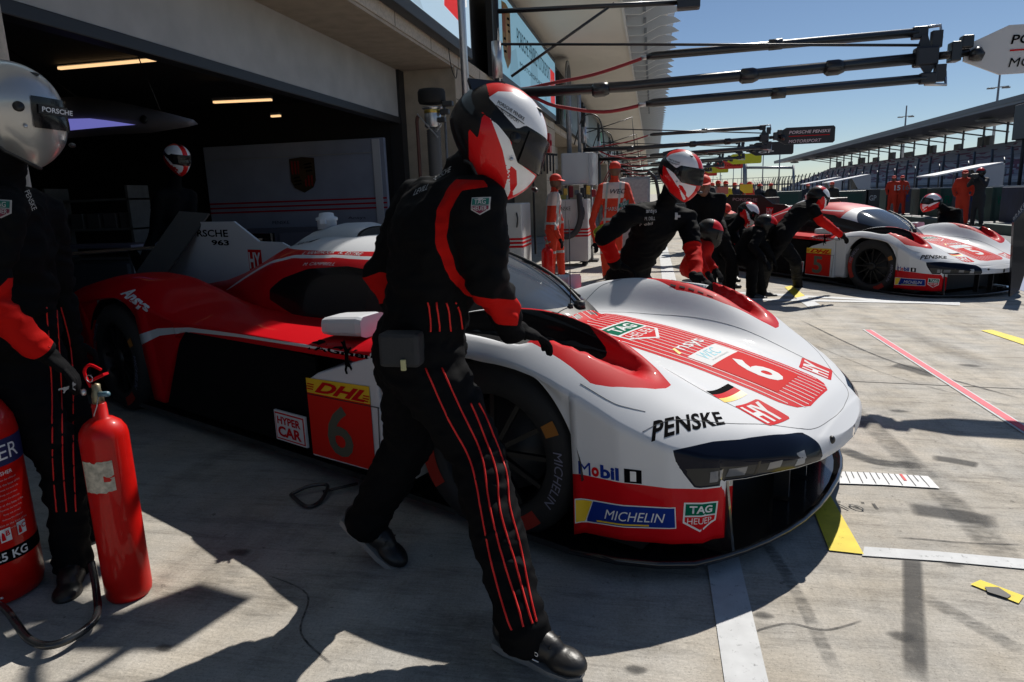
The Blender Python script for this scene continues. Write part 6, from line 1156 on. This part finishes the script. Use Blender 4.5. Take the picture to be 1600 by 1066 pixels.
# far people
def far(label, px, feet, h, col, hs='cap', face=(0, -1, 0), sc=.98, arms=0, group='people far along the pit lane', m=None, cam_=False):
    x, y, z = feet; f = Vector(face).normalized(); l = Vector((0, 0, 1)).cross(f); J = dict(pel=(x, y, z+.95*sc), neck=(x, y, z+1.48*sc), head=(x+f.x*.03, y+f.y*.03, z+1.65*sc), lat=l, base=feet)
    for S, s in (('L', 1), ('R', -1)):
        J['el'+S] = Vector((x, y, z+1.18*sc))+l*s*.27; J['wr'+S] = Vector((x, y, z+.95*sc))+l*s*.22+f*.15
        if arms: J['el'+S] = Vector((x, y, z+1.25*sc))+l*s*.28+f*.15; J['wr'+S] = Vector((x, y, z+1.52*sc))+l*s*.08+f*.22
        J['kn'+S] = Vector((x, y, z+.5*sc))+l*s*.11+f*.03; J['an'+S] = Vector((x, y, z+.09))+l*s*.14
    MT['far'+str(col)] = MT.get('far'+str(col)) or mat('work_clothes', col, .75)
    r, b, v = person(label, J, group, m or 'far'+str(col), hs, None, .035, .006, sc, headf=f, detail=0, baggy=1.05); 
    for S in 'LR': MB().rbox(*[tuple(Vector(J['an'+S])+Vector(d)) for d in ((-.05, -.14, -.09), (.05, .1, .0))], .02).build('boot', MT['shoe'], r, world=True)
    return r, v
ORG = (.62, .035, .008)
for i, (p, lab, col, k) in enumerate((((10.215, 33.0, 0.146)[:2], 'small distant marshal in red and dark green tabard on the pit wall', ORG, {}), ((10.548, 33.0, 0.136)[:2], 'distant marshal in red with a numbered white bib on the pit wall', ORG, {}), ((9.432, 24.0, 0.145)[:2], 'red clad marshal under the white canopy on the pit wall', ORG, {}), ((9.685, 23.5, 0.061)[:2], 'photographer in black raising a camera on the pit wall', (.015, .015, .018), dict(arms=1, hs='dark')))):
    r, v = far(lab, 0, (p[0], p[1], (.0 if i < 2 else -.02)), 0, col, face=((-.3, -1, 0) if i != 3 else (-.8, -.5, 0)), **k)
    if i < 2: patch_on('bib', v, (p[0]-.17, p[1]-.5, 1.0), (.34, 0, 0), (0, 0, .4), *gridpatch(3), K('bib_green', (.02, .12, .06), .7) if i == 0 else LTWHITE, r, (0, 1, 0), .01); vs, fs, _ = textgeo('15' if i == 0 else '16', .03); patch_on('lettering', v, (p[0]-.12, p[1]-.5, 1.08), (.24, 0, 0), (0, 0, .22), vs, fs, LTWHITE if i == 0 else GREY, r, (0, 1, 0), .02)
    if i == 3: MB().rbox((p[0]-.34, p[1]-.22, 1.42), (p[0]-.16, p[1]-.08, 1.56), .02).lathe([(.04, 0), (.05, .12), (0, .12)], (p[0]-.3, p[1]-.15, 1.49), (-.8, -.5, 0), 12).build('camera_held', BLACK, r, world=True)
fp = [(1133, 26, (.65, .48, .01), 'distant worker in bright yellow overalls in the lane'), (1121, 25, (.5, .35, .3), 'distant figure with a red board beside the yellow worker'), (1104, 22, (.02, .02, .025), 'dark figure left of the yellow worker'), (1147, 30, (.03, .03, .05), 'distant dark figure just right of the yellow worker'), (1158, 32, (.02, .02, .02), 'black clad distant worker among the boxes'), (1170, 28, ORG, 'distant orange figure by the yellow board'), (1186, 34, (.03, .03, .04), 'distant grey black figure beside the far cabinets'), (1205, 33, (.02, .02, .02), 'distant black figure left of the bending mechanic'), (1088, 16, (.02, .02, .022), 'dark mechanic behind the white and red helmet'), (1300, 30, (.02, .02, .02), 'distant dark figure above the second car roof'), (1112, 30, (.5, .02, .02), 'distant red clad worker near the far booms'), (1262, 36, (.02, .03, .05), 'distant navy figure near the white awning')]

b_ = Vector(P1['anR'])-Vector((0, 0, .078)); d_ = Vector((.80, -.30, -.06)).normalized(); sd_ = d_.cross(Vector((0, 0, 1))).normalized()
text_on('lettering', 'sparco', b_+d_*.015+sd_*.050+Vector((0, 0, .012)), d_*.075, Vector((.0, 0, .020)), LTWHITE, r1, bold=.01)
MB().tube([b_+d_*.0+sd_*.047+Vector((0, 0, .002)), b_+d_*.09+sd_*.052+Vector((0, 0, .004))], .0018, 5).build('boot_line', LTWHITE, r1, world=True)
MT['suit_red'] = mat('red_overalls', (.42, .008, .006), .75, bump=.3, bscale=16, spec=.1)
quick('red clad mechanic kneeling low left of the second car beside the leaning mechanic', 0, (0.424, 7.6, 0.529), (0.539, 7.6, 0.766), (0.585, 7.55, 0.889), (0.554, 7.4, 0.614), (0.625, 7.3, 0.524), (0.457, 7.3, 0.645), (0.542, 7.2, 0.503), (0.58, 7.7, 0.447), (.52, 7.9, .03), (0.506, 7.4, 0.448), (.42, 7.6, .03), (-.2, .95, 0), (.9, .1, -.3), G3, 'dark', .02, .008, mt='suit_red', up=(.3, 0, .95))
quick('mechanic squatting with bent back right at the rear tyre of the second car', 0, (1.079, 8.9, 0.524), (1.25, 8.9, 0.802), (1.351, 8.9, 0.877), (1.331, 8.7, 0.636), (1.409, 8.7, 0.504), (1.17, 8.6, 0.646), (1.277, 8.5, 0.509), (1.249, 8.8, 0.451), (1.35, 9.0, .06), (1.178, 8.6, 0.441), (1.2, 8.8, .06), (-.2, .95, 0), (.9, .2, -.4), G3, 'dark', .02, .008, up=(.4, 0, .9))
quick('mechanic bent double behind the rear wing of the second car', 0, (0.78, 11.0, 0.528), (1.019, 10.8, 0.822), (1.117, 10.7, 0.88), (1.068, 10.5, 0.63), (1.151, 10.4, 0.487), (0.897, 10.4, 0.64), (0.982, 10.3, 0.461), (0.864, 10.8, 0.327), (.85, 11, .06), (0.719, 10.6, 0.347), (.7, 10.8, .06), (-.1, .95, 0), (.9, .1, -.4), G3, 'race', .022, .008, up=(.4, 0, .9))
XY = lambda px, d: None
FPX = {1133: (2.532, 26.0, 1.276), 1121: (2.181, 25.0, 1.286), 1104: (1.601, 22.0, 1.299), 1147: (3.276, 30.0, 1.26), 1158: (3.79, 32.0, 1.247), 1170: (3.597, 28.0, 1.243), 1186: (4.821, 34.0, 1.215), 1205: (5.197, 33.0, 1.199), 1088: (0.945, 16.0, 1.307), 1300: (7.037, 30.0, 1.126), 1112: (2.388, 30.0, 1.291), 1262: (7.345, 36.0, 1.13)}
for i, (px, d, col, lab) in enumerate(fp):
    x, y = FPX[px][:2]; far(lab, 0, (x, y, gz(x)), 0, col, face=(random.uniform(-1, 1), -1, 0))
# ---------------- far cabinets and boxes down the lane ----------------
def boxthing(name, label, cat_, x, y, w_, d_, h, m, top_=None, group='equipment boxes far down the lane', legs=True):
    z = gz(x); r = thing(name, label, cat_, (x, y, z), 0, group); MB().rbox((x-w_/2, y-d_/2, z+(.1 if legs else 0)), (x+w_/2, y+d_/2, z+h), .03).build('carcass', m, r, world=True)
    if legs:
        for a in (-1, 1): MB().lathe([(0, -.03), (.05, -.03), (.05, .03), (0, .03)], (x+a*w_*.4, y-d_*.4, z+.05), (1, 0, 0), 10).build('castor', BLACK, r, world=True)
    MB().rbox((x-w_*.4, y-d_/2-.012, z+h*.55), (x+w_*.4, y-d_/2-.002, z+h*.9), .004).build('front_panel', top_ or GREY, r, world=True); MB().box((x-w_*.3, y-d_/2-.03, z+h*.45), (x+w_*.3, y-d_/2-.005, z+h*.48)).build('handle', DARK, r, world=True); return r
cols = [(.03, .035, .045), (.06, .07, .09), (.02, .02, .022), (.12, .14, .17), (.05, .03, .03), (.03, .06, .05)]
nm = ['dark blue', 'slate', 'black', 'pale blue grey', 'brown black', 'dark green']
plist = [((1.667, 24.0, 1.198)[0], 24), ((2.798, 33.0, 1.142)[0], 33), ((4.091, 38.0, 1.088)[0], 38), ((2.986, 24.0, 1.152)[0], 24), ((4.358, 30.0, 1.093)[0], 30), ((5.836, 34.0, 1.035)[0], 34), ((4.952, 26.0, 1.08)[0], 26), ((2.263, 40.0, 1.148)[0], 40), ((1.679, 48.0, 1.153)[0], 48), ((8.428, 40.0, 0.934)[0], 40), ((5.897, 26.0, 1.047)[0], 26), ((8.524, 34.0, 0.941)[0], 34)]
wh = ['left of the yellow worker', 'behind the far workers', 'far back along the lane', 'below the yellow board', 'in the middle of the far crews', 'beside the pale blue case', 'behind the bending mechanic', 'near the booms at the back', 'farthest back by the garages', 'near the first white awning', 'above the second car roof', 'by the far pit wall end']
for i, (x, y) in enumerate(plist): boxthing('equipment_box', '%s equipment box %s' % (nm[i % 6], wh[i]), 'box', x, y, 1.0+.3*(i % 3), .7, (.85, 1.1, 1.35)[i % 3], K('box%d' % (i % 6), cols[i % 6], .5), [GREY, K('dim1', (.10, .11, .13), .5), DARK, K('dim2', (.02, .03, .10), .5), DARK, K('dim3', (.01, .06, .04), .5)][i % 6])
r = thing('yellow_board', 'small yellow board on a post among the far crews', 'board', (3.311, 27.0, 1.251)[:2]+(-.1,)); MB().prism([(0, .3), (.35, 0), (1.0, 0), (1.0, .75), (0, .75)], ((3.152, 27.0, 1.257)[0], 27, (3.154, 27.0, 1.21)[2]), (.45, 0, 0), (0, 0, .42), .03).build('board', YEL, r, world=True); MB().tube([((3.333, 27.0, 1.25)[0], 27.05, -.1), ((3.333, 27.0, 1.25)[0], 27.05, 1.4)], .03).build('post', GREY, r, world=True)
r = thing('pink_board', 'small salmon board held over the far crews', 'board', (2.353, 26.0, 1.394)[:2]+(0,)); MB().prism([(0, 0), (.5, 0), (.5, .35), (0, .35)], (2.166, 24.8, 1.201), (.7, 0, 0), (0, 0, .7), .03).build('board', K('salmon', (.65, .16, .12), .5), r, world=True); MB().tube([((2.248, 24.8, 1.283)[0], 24.85, 0), (2.254, 24.85, 1.219)], .02).build('post', GREY, r, world=True)
# ---------------- pit wall, fence, stand ----------------
ZW = -.30
w_ = thing('pit_wall', 'low dark green pit wall with a pale walkway along the far side of the lane', 'wall', (11, 30, ZW))
MB().rbox((10.35, 5, ZW), (10.6, 160, .02), .03).build('wall', mat('wall_green', (.015, .05, .04), .5, nscale=3, namt=.3), w_, world=True); MB().box((10.61, 5, ZW), (13.1, 160, -.03)).build('walkway', mat('walk_grey', (.34, .33, .32), .8, nscale=4, namt=.1), w_, world=True); MB().rbox((13.1, 5, ZW), (13.35, 160, .75), .03).build('track_side_wall', mat('wall_grey', (.10, .11, .12), .7, nscale=3, namt=.15), w_, world=True)
# boards standing on the pit wall
brd = [((9.375, 31.0, 0.274), .9, 'far', (.012, .05, .035)), ((9.446, 30.0, 0.296), .8, '', (.012, .02, .05)), ((9.593, 28.0, 0.34), .9, '', (.012, .05, .035)), ((9.542, 26.0, 0.389), 1.2, '', (.012, .05, .035)), ((9.214, 23.2, 0.466), 1.0, '', (.012, .02, .05)), ((9.194, 21.5, 0.507), .95, '', (.012, .05, .035)), ((9.363, 20.2, 0.533), 1.2, '', (.012, .022, .06)), ((9.707, 35.0, 0.169), 1.0, '', (.02, .02, .025)), ((10.138, 39.0, 0.06), 1.1, '', (.02, .03, .03))]
lab = ['green panel left of the two distant marshals', 'navy panel behind the numbered marshal', 'green panel left of the kneeling mechanic', 'green panel behind the kneeling mechanic', 'navy panel left of the photographer', 'green panel with a red edge right of the photographer', 'navy panel with yellow figures at the right edge', 'dark panel at the far left of the pit wall', 'farthest small dark panel on the pit wall']
for i, ((x, y, _), wd, _n, col) in enumerate(brd):
    x = 11.0+.15*(i % 2); r = thing('pit_wall_board', lab[i], 'board', (x, y, -.03), 0, 'advertising boards standing on the pit wall'); k = y/[31, 30, 28, 26, 23.2, 21.5, 20.2, 35, 39][i]; Xc = brd[i][0][0]; Yc = y*11.0/Xc if Xc > 2 else y; r.location = (11, Yc, -.03)
    MB().rbox((11, Yc, .02), (11.12, Yc+wd*1.2, 1.12), .02).rbox((10.98, Yc-.0, .02), (11.0+wd, Yc+.06, 1.12), .01).build('panel', K('brd%d' % i, col, .5, nscale=2, namt=.4), r, world=True); MB().box((10.97, Yc-.02, 1.12), (11.05+wd, Yc+.03, 1.16)).build('top_rail', GALV, r, world=True)
    MB().box((11.1, Yc-.02, -.03), (11.16, Yc+.02, .02)).box((11+wd-.1, Yc-.02, -.03), (11+wd-.04, Yc+.02, .02)).build('foot', GREY, r, world=True)
    if i == 5: MB().box((11+wd-.06, Yc-.03, .02), (11+wd, Yc-.005, 1.12)).build('red_edge', K('edge_red', (.7, .03, .05), .5), r, world=True)
    text_on('lettering', ['8', 'WEC', 'QATAR', 'FIA', 'WEC', 'WEC', '51', 'GP', 'FIA'][i], (11.15, Yc, .55), (.35, 0, 0), (0, 0, .28), [GREEN, BLUE, GREEN, GREEN, BLUE, GREEN, K('yy', (.6, .65, .02), .5), LTGREY, LTGREY][i], r, bold=.02, lift=.008)
for i, (y, sc_, lb) in enumerate((((10.6, 30.531, 1.694)[1], 1, 'large white pit wall awning right of the kneeling mechanic'), ((10.6, 46.93, 1.63)[1], 1.2, 'middle white pit wall awning above the second car'), ((10.6, 53.583, 1.644)[1], 1.2, 'small farthest white awning on the pit wall'))):
    r = thing('pit_awning', lb, 'awning', (11.6, y, -.03), 0, 'white awnings over the pit wall stands'); MB().prism([(-1.0, 1.62), (1.3, 2.02), (1.32, 1.97), (-1.0, 1.56)], (11.6, y+1.0, 0), (1, 0, 0), (0, 0, 1), 1.9).build('roof', K('awn_white', (.72, .72, .73), .5), r, world=True)
    MB().prism([(.55, .0), (1.35, 0), (1.35, 1.96), (.3, 1.78), (.7, 1.1)], (11.6, y-.9, 0), (1, 0, 0), (0, 0, 1), .04).build('side_panel', K('awn_side', (.5, .5, .53), .5), r, world=True); MB().box((12.2, y-.8, 0), (12.3, y+.8, 1.8)).build('back_screen', DARK, r, world=True)
    for a in (-.7, .8): MB().tube([(11.9, y+a, 0), (11.9, y+a, 1.78)], .025, 8).build('post', GALV, r, world=True)
# catch fence
fc = thing('catch_fence_base', 'long barrier with a blue top line along the far side of the track', 'barrier', (29, 60, ZW)); MB().rbox((28.6, 10, ZW), (29.0, 420, .80), .03).build('barrier', mat('barrier_grey', (.16, .17, .19), .7, nscale=2, namt=.2), fc, world=True); MB().box((28.55, 10, .80), (29.05, 420, .98)).build('blue_rail', K('rail_blue', (.03, .16, .34), .5), fc, world=True)
pst = thing('fence_post', 'tall fence post with a bent top beside the track; one of the even row', 'fence post', (28.3, 62, ZW), 0, 'bent topped fence posts along the track')
MB().tube([(0, 0, 0), (0, 0, 3.3), (.1, .25, 3.6), (.5, 1.3, 4.3)], .11, 6).build('post', K('post_grey', (.05, .055, .065), .5), pst)
fys = [50+3.4*k for k in range(58)]
for k, y in enumerate(fys):
    if k: 
        c = dup(pst, (28.3, y, ZW))
for y0 in (44,):
    nt_ = thing('wire_fence', 'thin wire catch fence cables strung between the bent posts', 'fence', (28.3, 60, ZW)); mb = MB()
    for z in (1.4, 1.9, 2.4, 2.9, 3.4): mb.tube([(28.3, 48, z), (28.3, 240, z)], .012, 4)
    mb.build('cables', K('post_grey'), nt_, world=True)
# inner fence posts (nearer, lower)
ip_ = thing('wall_post', 'slim dark post standing on the track side wall; one of the row', 'post', (13.2, 24, .7), 0, 'slim posts on the track side wall'); MB().tube([(0, 0, 0), (0, 0, 1.35), (.05, .2, 1.5)], .028, 6).build('post', K('post_dark', (.06, .062, .07), .5), ip_)
for k in range(1, 34): dup(ip_, (13.2, 24+3.1*k, .7))
# grandstand
gs = thing('grandstand', 'long covered grandstand with a flat grey roof across the track', 'grandstand', (36, 120, ZW))
Y0, Y1 = 52, 178
prf = [(30.5, ZW), (30.5, 1.6), (31.4, 1.6)]
for k in range(15): prf += [(31.4+.68*k, 1.7+.27*k), (32.08+.68*k, 1.7+.27*k)]
prf += [(41.6, 5.5), (41.9, 5.7), (41.9, ZW)]
MB().prism(prf, (0, Y1, 0), (1, 0, 0), (0, 0, 1), Y1-Y0).build('terrace', mat('terrace', (.42, .40, .42), .8, nscale=.5, namt=.2), gs, world=True)
st_ = mat('seats', (.16, .12, .17), .7); n = st_.node_tree; tc = n.nodes.new("ShaderNodeTexCoord"); mp = n.nodes.new("ShaderNodeMapping"); mp.inputs["Scale"].default_value = (.6, .13, 1); mp.inputs["Rotation"].default_value = (0, 0, .35); n.links.new(tc.outputs["Object"], mp.inputs[0]); t = n.nodes.new("ShaderNodeTexNoise"); t.inputs["Scale"].default_value = 1.2; t.inputs["Detail"].default_value = 1; n.links.new(mp.outputs[0], t.inputs["Vector"]); cr = n.nodes.new("ShaderNodeValToRGB"); cr.color_ramp.interpolation = 'CONSTANT'; e = cr.color_ramp.elements; e[0].color = (.44, .42, .48, 1); e[1].position = .5; e[1].color = (.28, .10, .17, 1); x_ = e.new(.58); x_.color = (.60, .58, .62, 1); n.links.new(t.outputs[0], cr.inputs[0]); n.links.new(cr.outputs[0], n.nodes["Principled BSDF"].inputs["Base Color"])
mb = MB()
for k in range(15): mb.box((31.5+.68*k, Y0, 1.705+.27*k), (31.95+.68*k, Y1, 2.05+.27*k))
mb.build('seat_rows', st_, gs, world=True)
MB().box((30.35, Y0, 1.2), (30.48, Y1, 1.75)).build('front_fascia', K('fascia_grey', (.6, .6, .62), .6), gs, world=True)
mb = MB().prism([(29.4, 7.55), (42.6, 8.25), (42.6, 8.7), (29.4, 8.05)], (0, Y1+6, 0), (1, 0, 0), (0, 0, 1), Y1-Y0+6+4); rf = mb.build('roof', mat('roof_grey', (.30, .31, .33), .6, nscale=.3, namt=.1), gs, world=True)
MB().box((29.33, Y0-4, 7.75), (29.39, Y1+6, 8.2)).build('gutter', K('gutter', (.14, .145, .155), .5), rf, world=True)
for y in np.arange(Y0, Y1+5, 6): MB().tube([(41.0, y, 5.4), (41.0, y, 8.3)], .14, 8).tube([(41.2, y, 7.0), (36.0, y+.5, 8.0)], .09, 6).build('roof_column', K('col_grey', (.25, .26, .28), .5), gs, world=True)
for y in np.arange(Y0+3, Y1, 12): MB().lathe([(.0, -.3), (.8, -.25), (1.0, -.1), (.6, .1), (0, .15)], (32.5, y, 7.45), (0, 0, 1), 14).build('roof_speaker', K('spk', (.32, .33, .34), .5), gs, world=True)
mb = MB()
for y in np.arange(Y0+2, Y1, 9): mb.box((41.3, y, 5.7), (41.8, y+2.2, 7.3))
for k, y in enumerate(np.arange(Y0+2, Y1, 9)): MB().box((41.3, y, 5.7), (41.8, y+1.6+.9*(k % 3), 6.6+.4*(k % 2))).build('press_box', K('pbx', (.10, .11, .12), .5), gs, world=True)
for y in np.arange(Y0+1, Y1, 4.5): MB().tube([(31.2, y, 1.6), (31.2, y, 2.4)], .04, 6).build('rail_post', GREY, gs, world=True)
MB().box((30.8, Y0, -.2), (30.9, Y1, 1.0)).build('hospitality_wall', K('hosp', (.6, .58, .54), .6), gs, world=True)
# big screen block at the stand's near end, flood masts, light poles
r = thing('video_screen', 'dark video screen box below the grandstand roof at the right edge', 'screen', (27.5, 60.668, 4.522)); q_ = (27.5, 61.621, 5.781); MB().rbox((27.3, q_[1]-7.0, 4.4), (27.8, q_[1]+.2, 7.0), .05).build('screen', DARK, r, world=True); MB().tube([(27.9, q_[1]-.4, ZW), (27.9, q_[1]-.4, 6.8)], .12, 8).tube([(27.9, q_[1]-6, ZW), (27.9, q_[1]-6, 6.8)], .12, 8).build('post', DARK, r, world=True)
for i, (p, lb) in enumerate((((60.0, 188.761, 20.057), 'left floodlight mast with cross arm rising over the grandstand'), ((60.0, 142.487, 20.199), 'right floodlight mast with cross arm rising over the grandstand'))):
    x, y, z = p; r = thing('floodlight_mast', lb, 'mast', (x, y, ZW), 0, 'floodlight masts behind the grandstand'); MB().tube([(x, y, ZW), (x, y, z)], [.35, .16], 8).build('pole', GALV, r, world=True)
    MB().bar((x-1.6, y, z-2.6), (x+1.6, y, z-2.4), .3, .16).build('cross_arm', GALV, r, world=True)
    for a in (-1.5, -.9, .9, 1.5): MB().rbox((x+a-.28, y-.3, z-2.75), (x+a+.28, y+.3, z-2.5), .03).build('floodlight', GREY, r, world=True)
gm = thing('light_pole', 'thin lamp pole rising over the far end of the lane; one of the sparse row', 'lamp pole', (12.5, 75, ZW), 0, 'thin lamp poles far down the lane'); MB().tube([(0, 0, 0), (0, 0, 7.2)], [.08, .05], 6).build('pole', GALV, gm); MB().rbox((-.45, -.12, 7.1), (.15, .12, 7.25), .02).build('lamp_head', GREY, gm)
for k, (x, y) in enumerate(((13.4, 92), (13.0, 110), (14, 130), (14, 155), (15, 185), (14.5, 215), (15, 250), (20, 220), (24, 260), (12, 240), (26, 300), (10, 280), (22, 340), (30, 380))): dup(gm, (x, y, ZW))
r = thing('start_gantry', 'thin grey cross beam gantry over the far end of the lane', 'gantry', (9, 95, ZW)); MB().tube([(9.5, 76.95, 1.158), (9.5, 77.884, 4.593)], .22, 8).tube([(9.5, 77.632, 3.666), (14.0, 75.805, 3.411)], .14, 6).tube([(14.0, 75.197, 0.993), (14.0, 75.869, 3.666)], .12, 8).build('frame', GALV, r, world=True)
bf = thing('bridge_fence', 'far pale railing bridge closing the end of the lane', 'bridge', (20, 300, 0)); MB().box((4, 300, 3.0), (60, 301, 3.6)).build('deck', GREY, bf, world=True)
for k in range(28): MB().box((4+2*k, 300, 3.6), (4.12+2*k, 300.1, 6.2)).build('rail_post', GREY, bf, world=True)
MB().box((4, 300, 6.1), (60, 300.1, 6.3)).build('top_rail', GREY, bf, world=True)
for x in (4.5, 22, 40, 58): MB().box((x, 300, ZW), (x+1, 301, 3.0)).build('pier', GREY, bf, world=True)
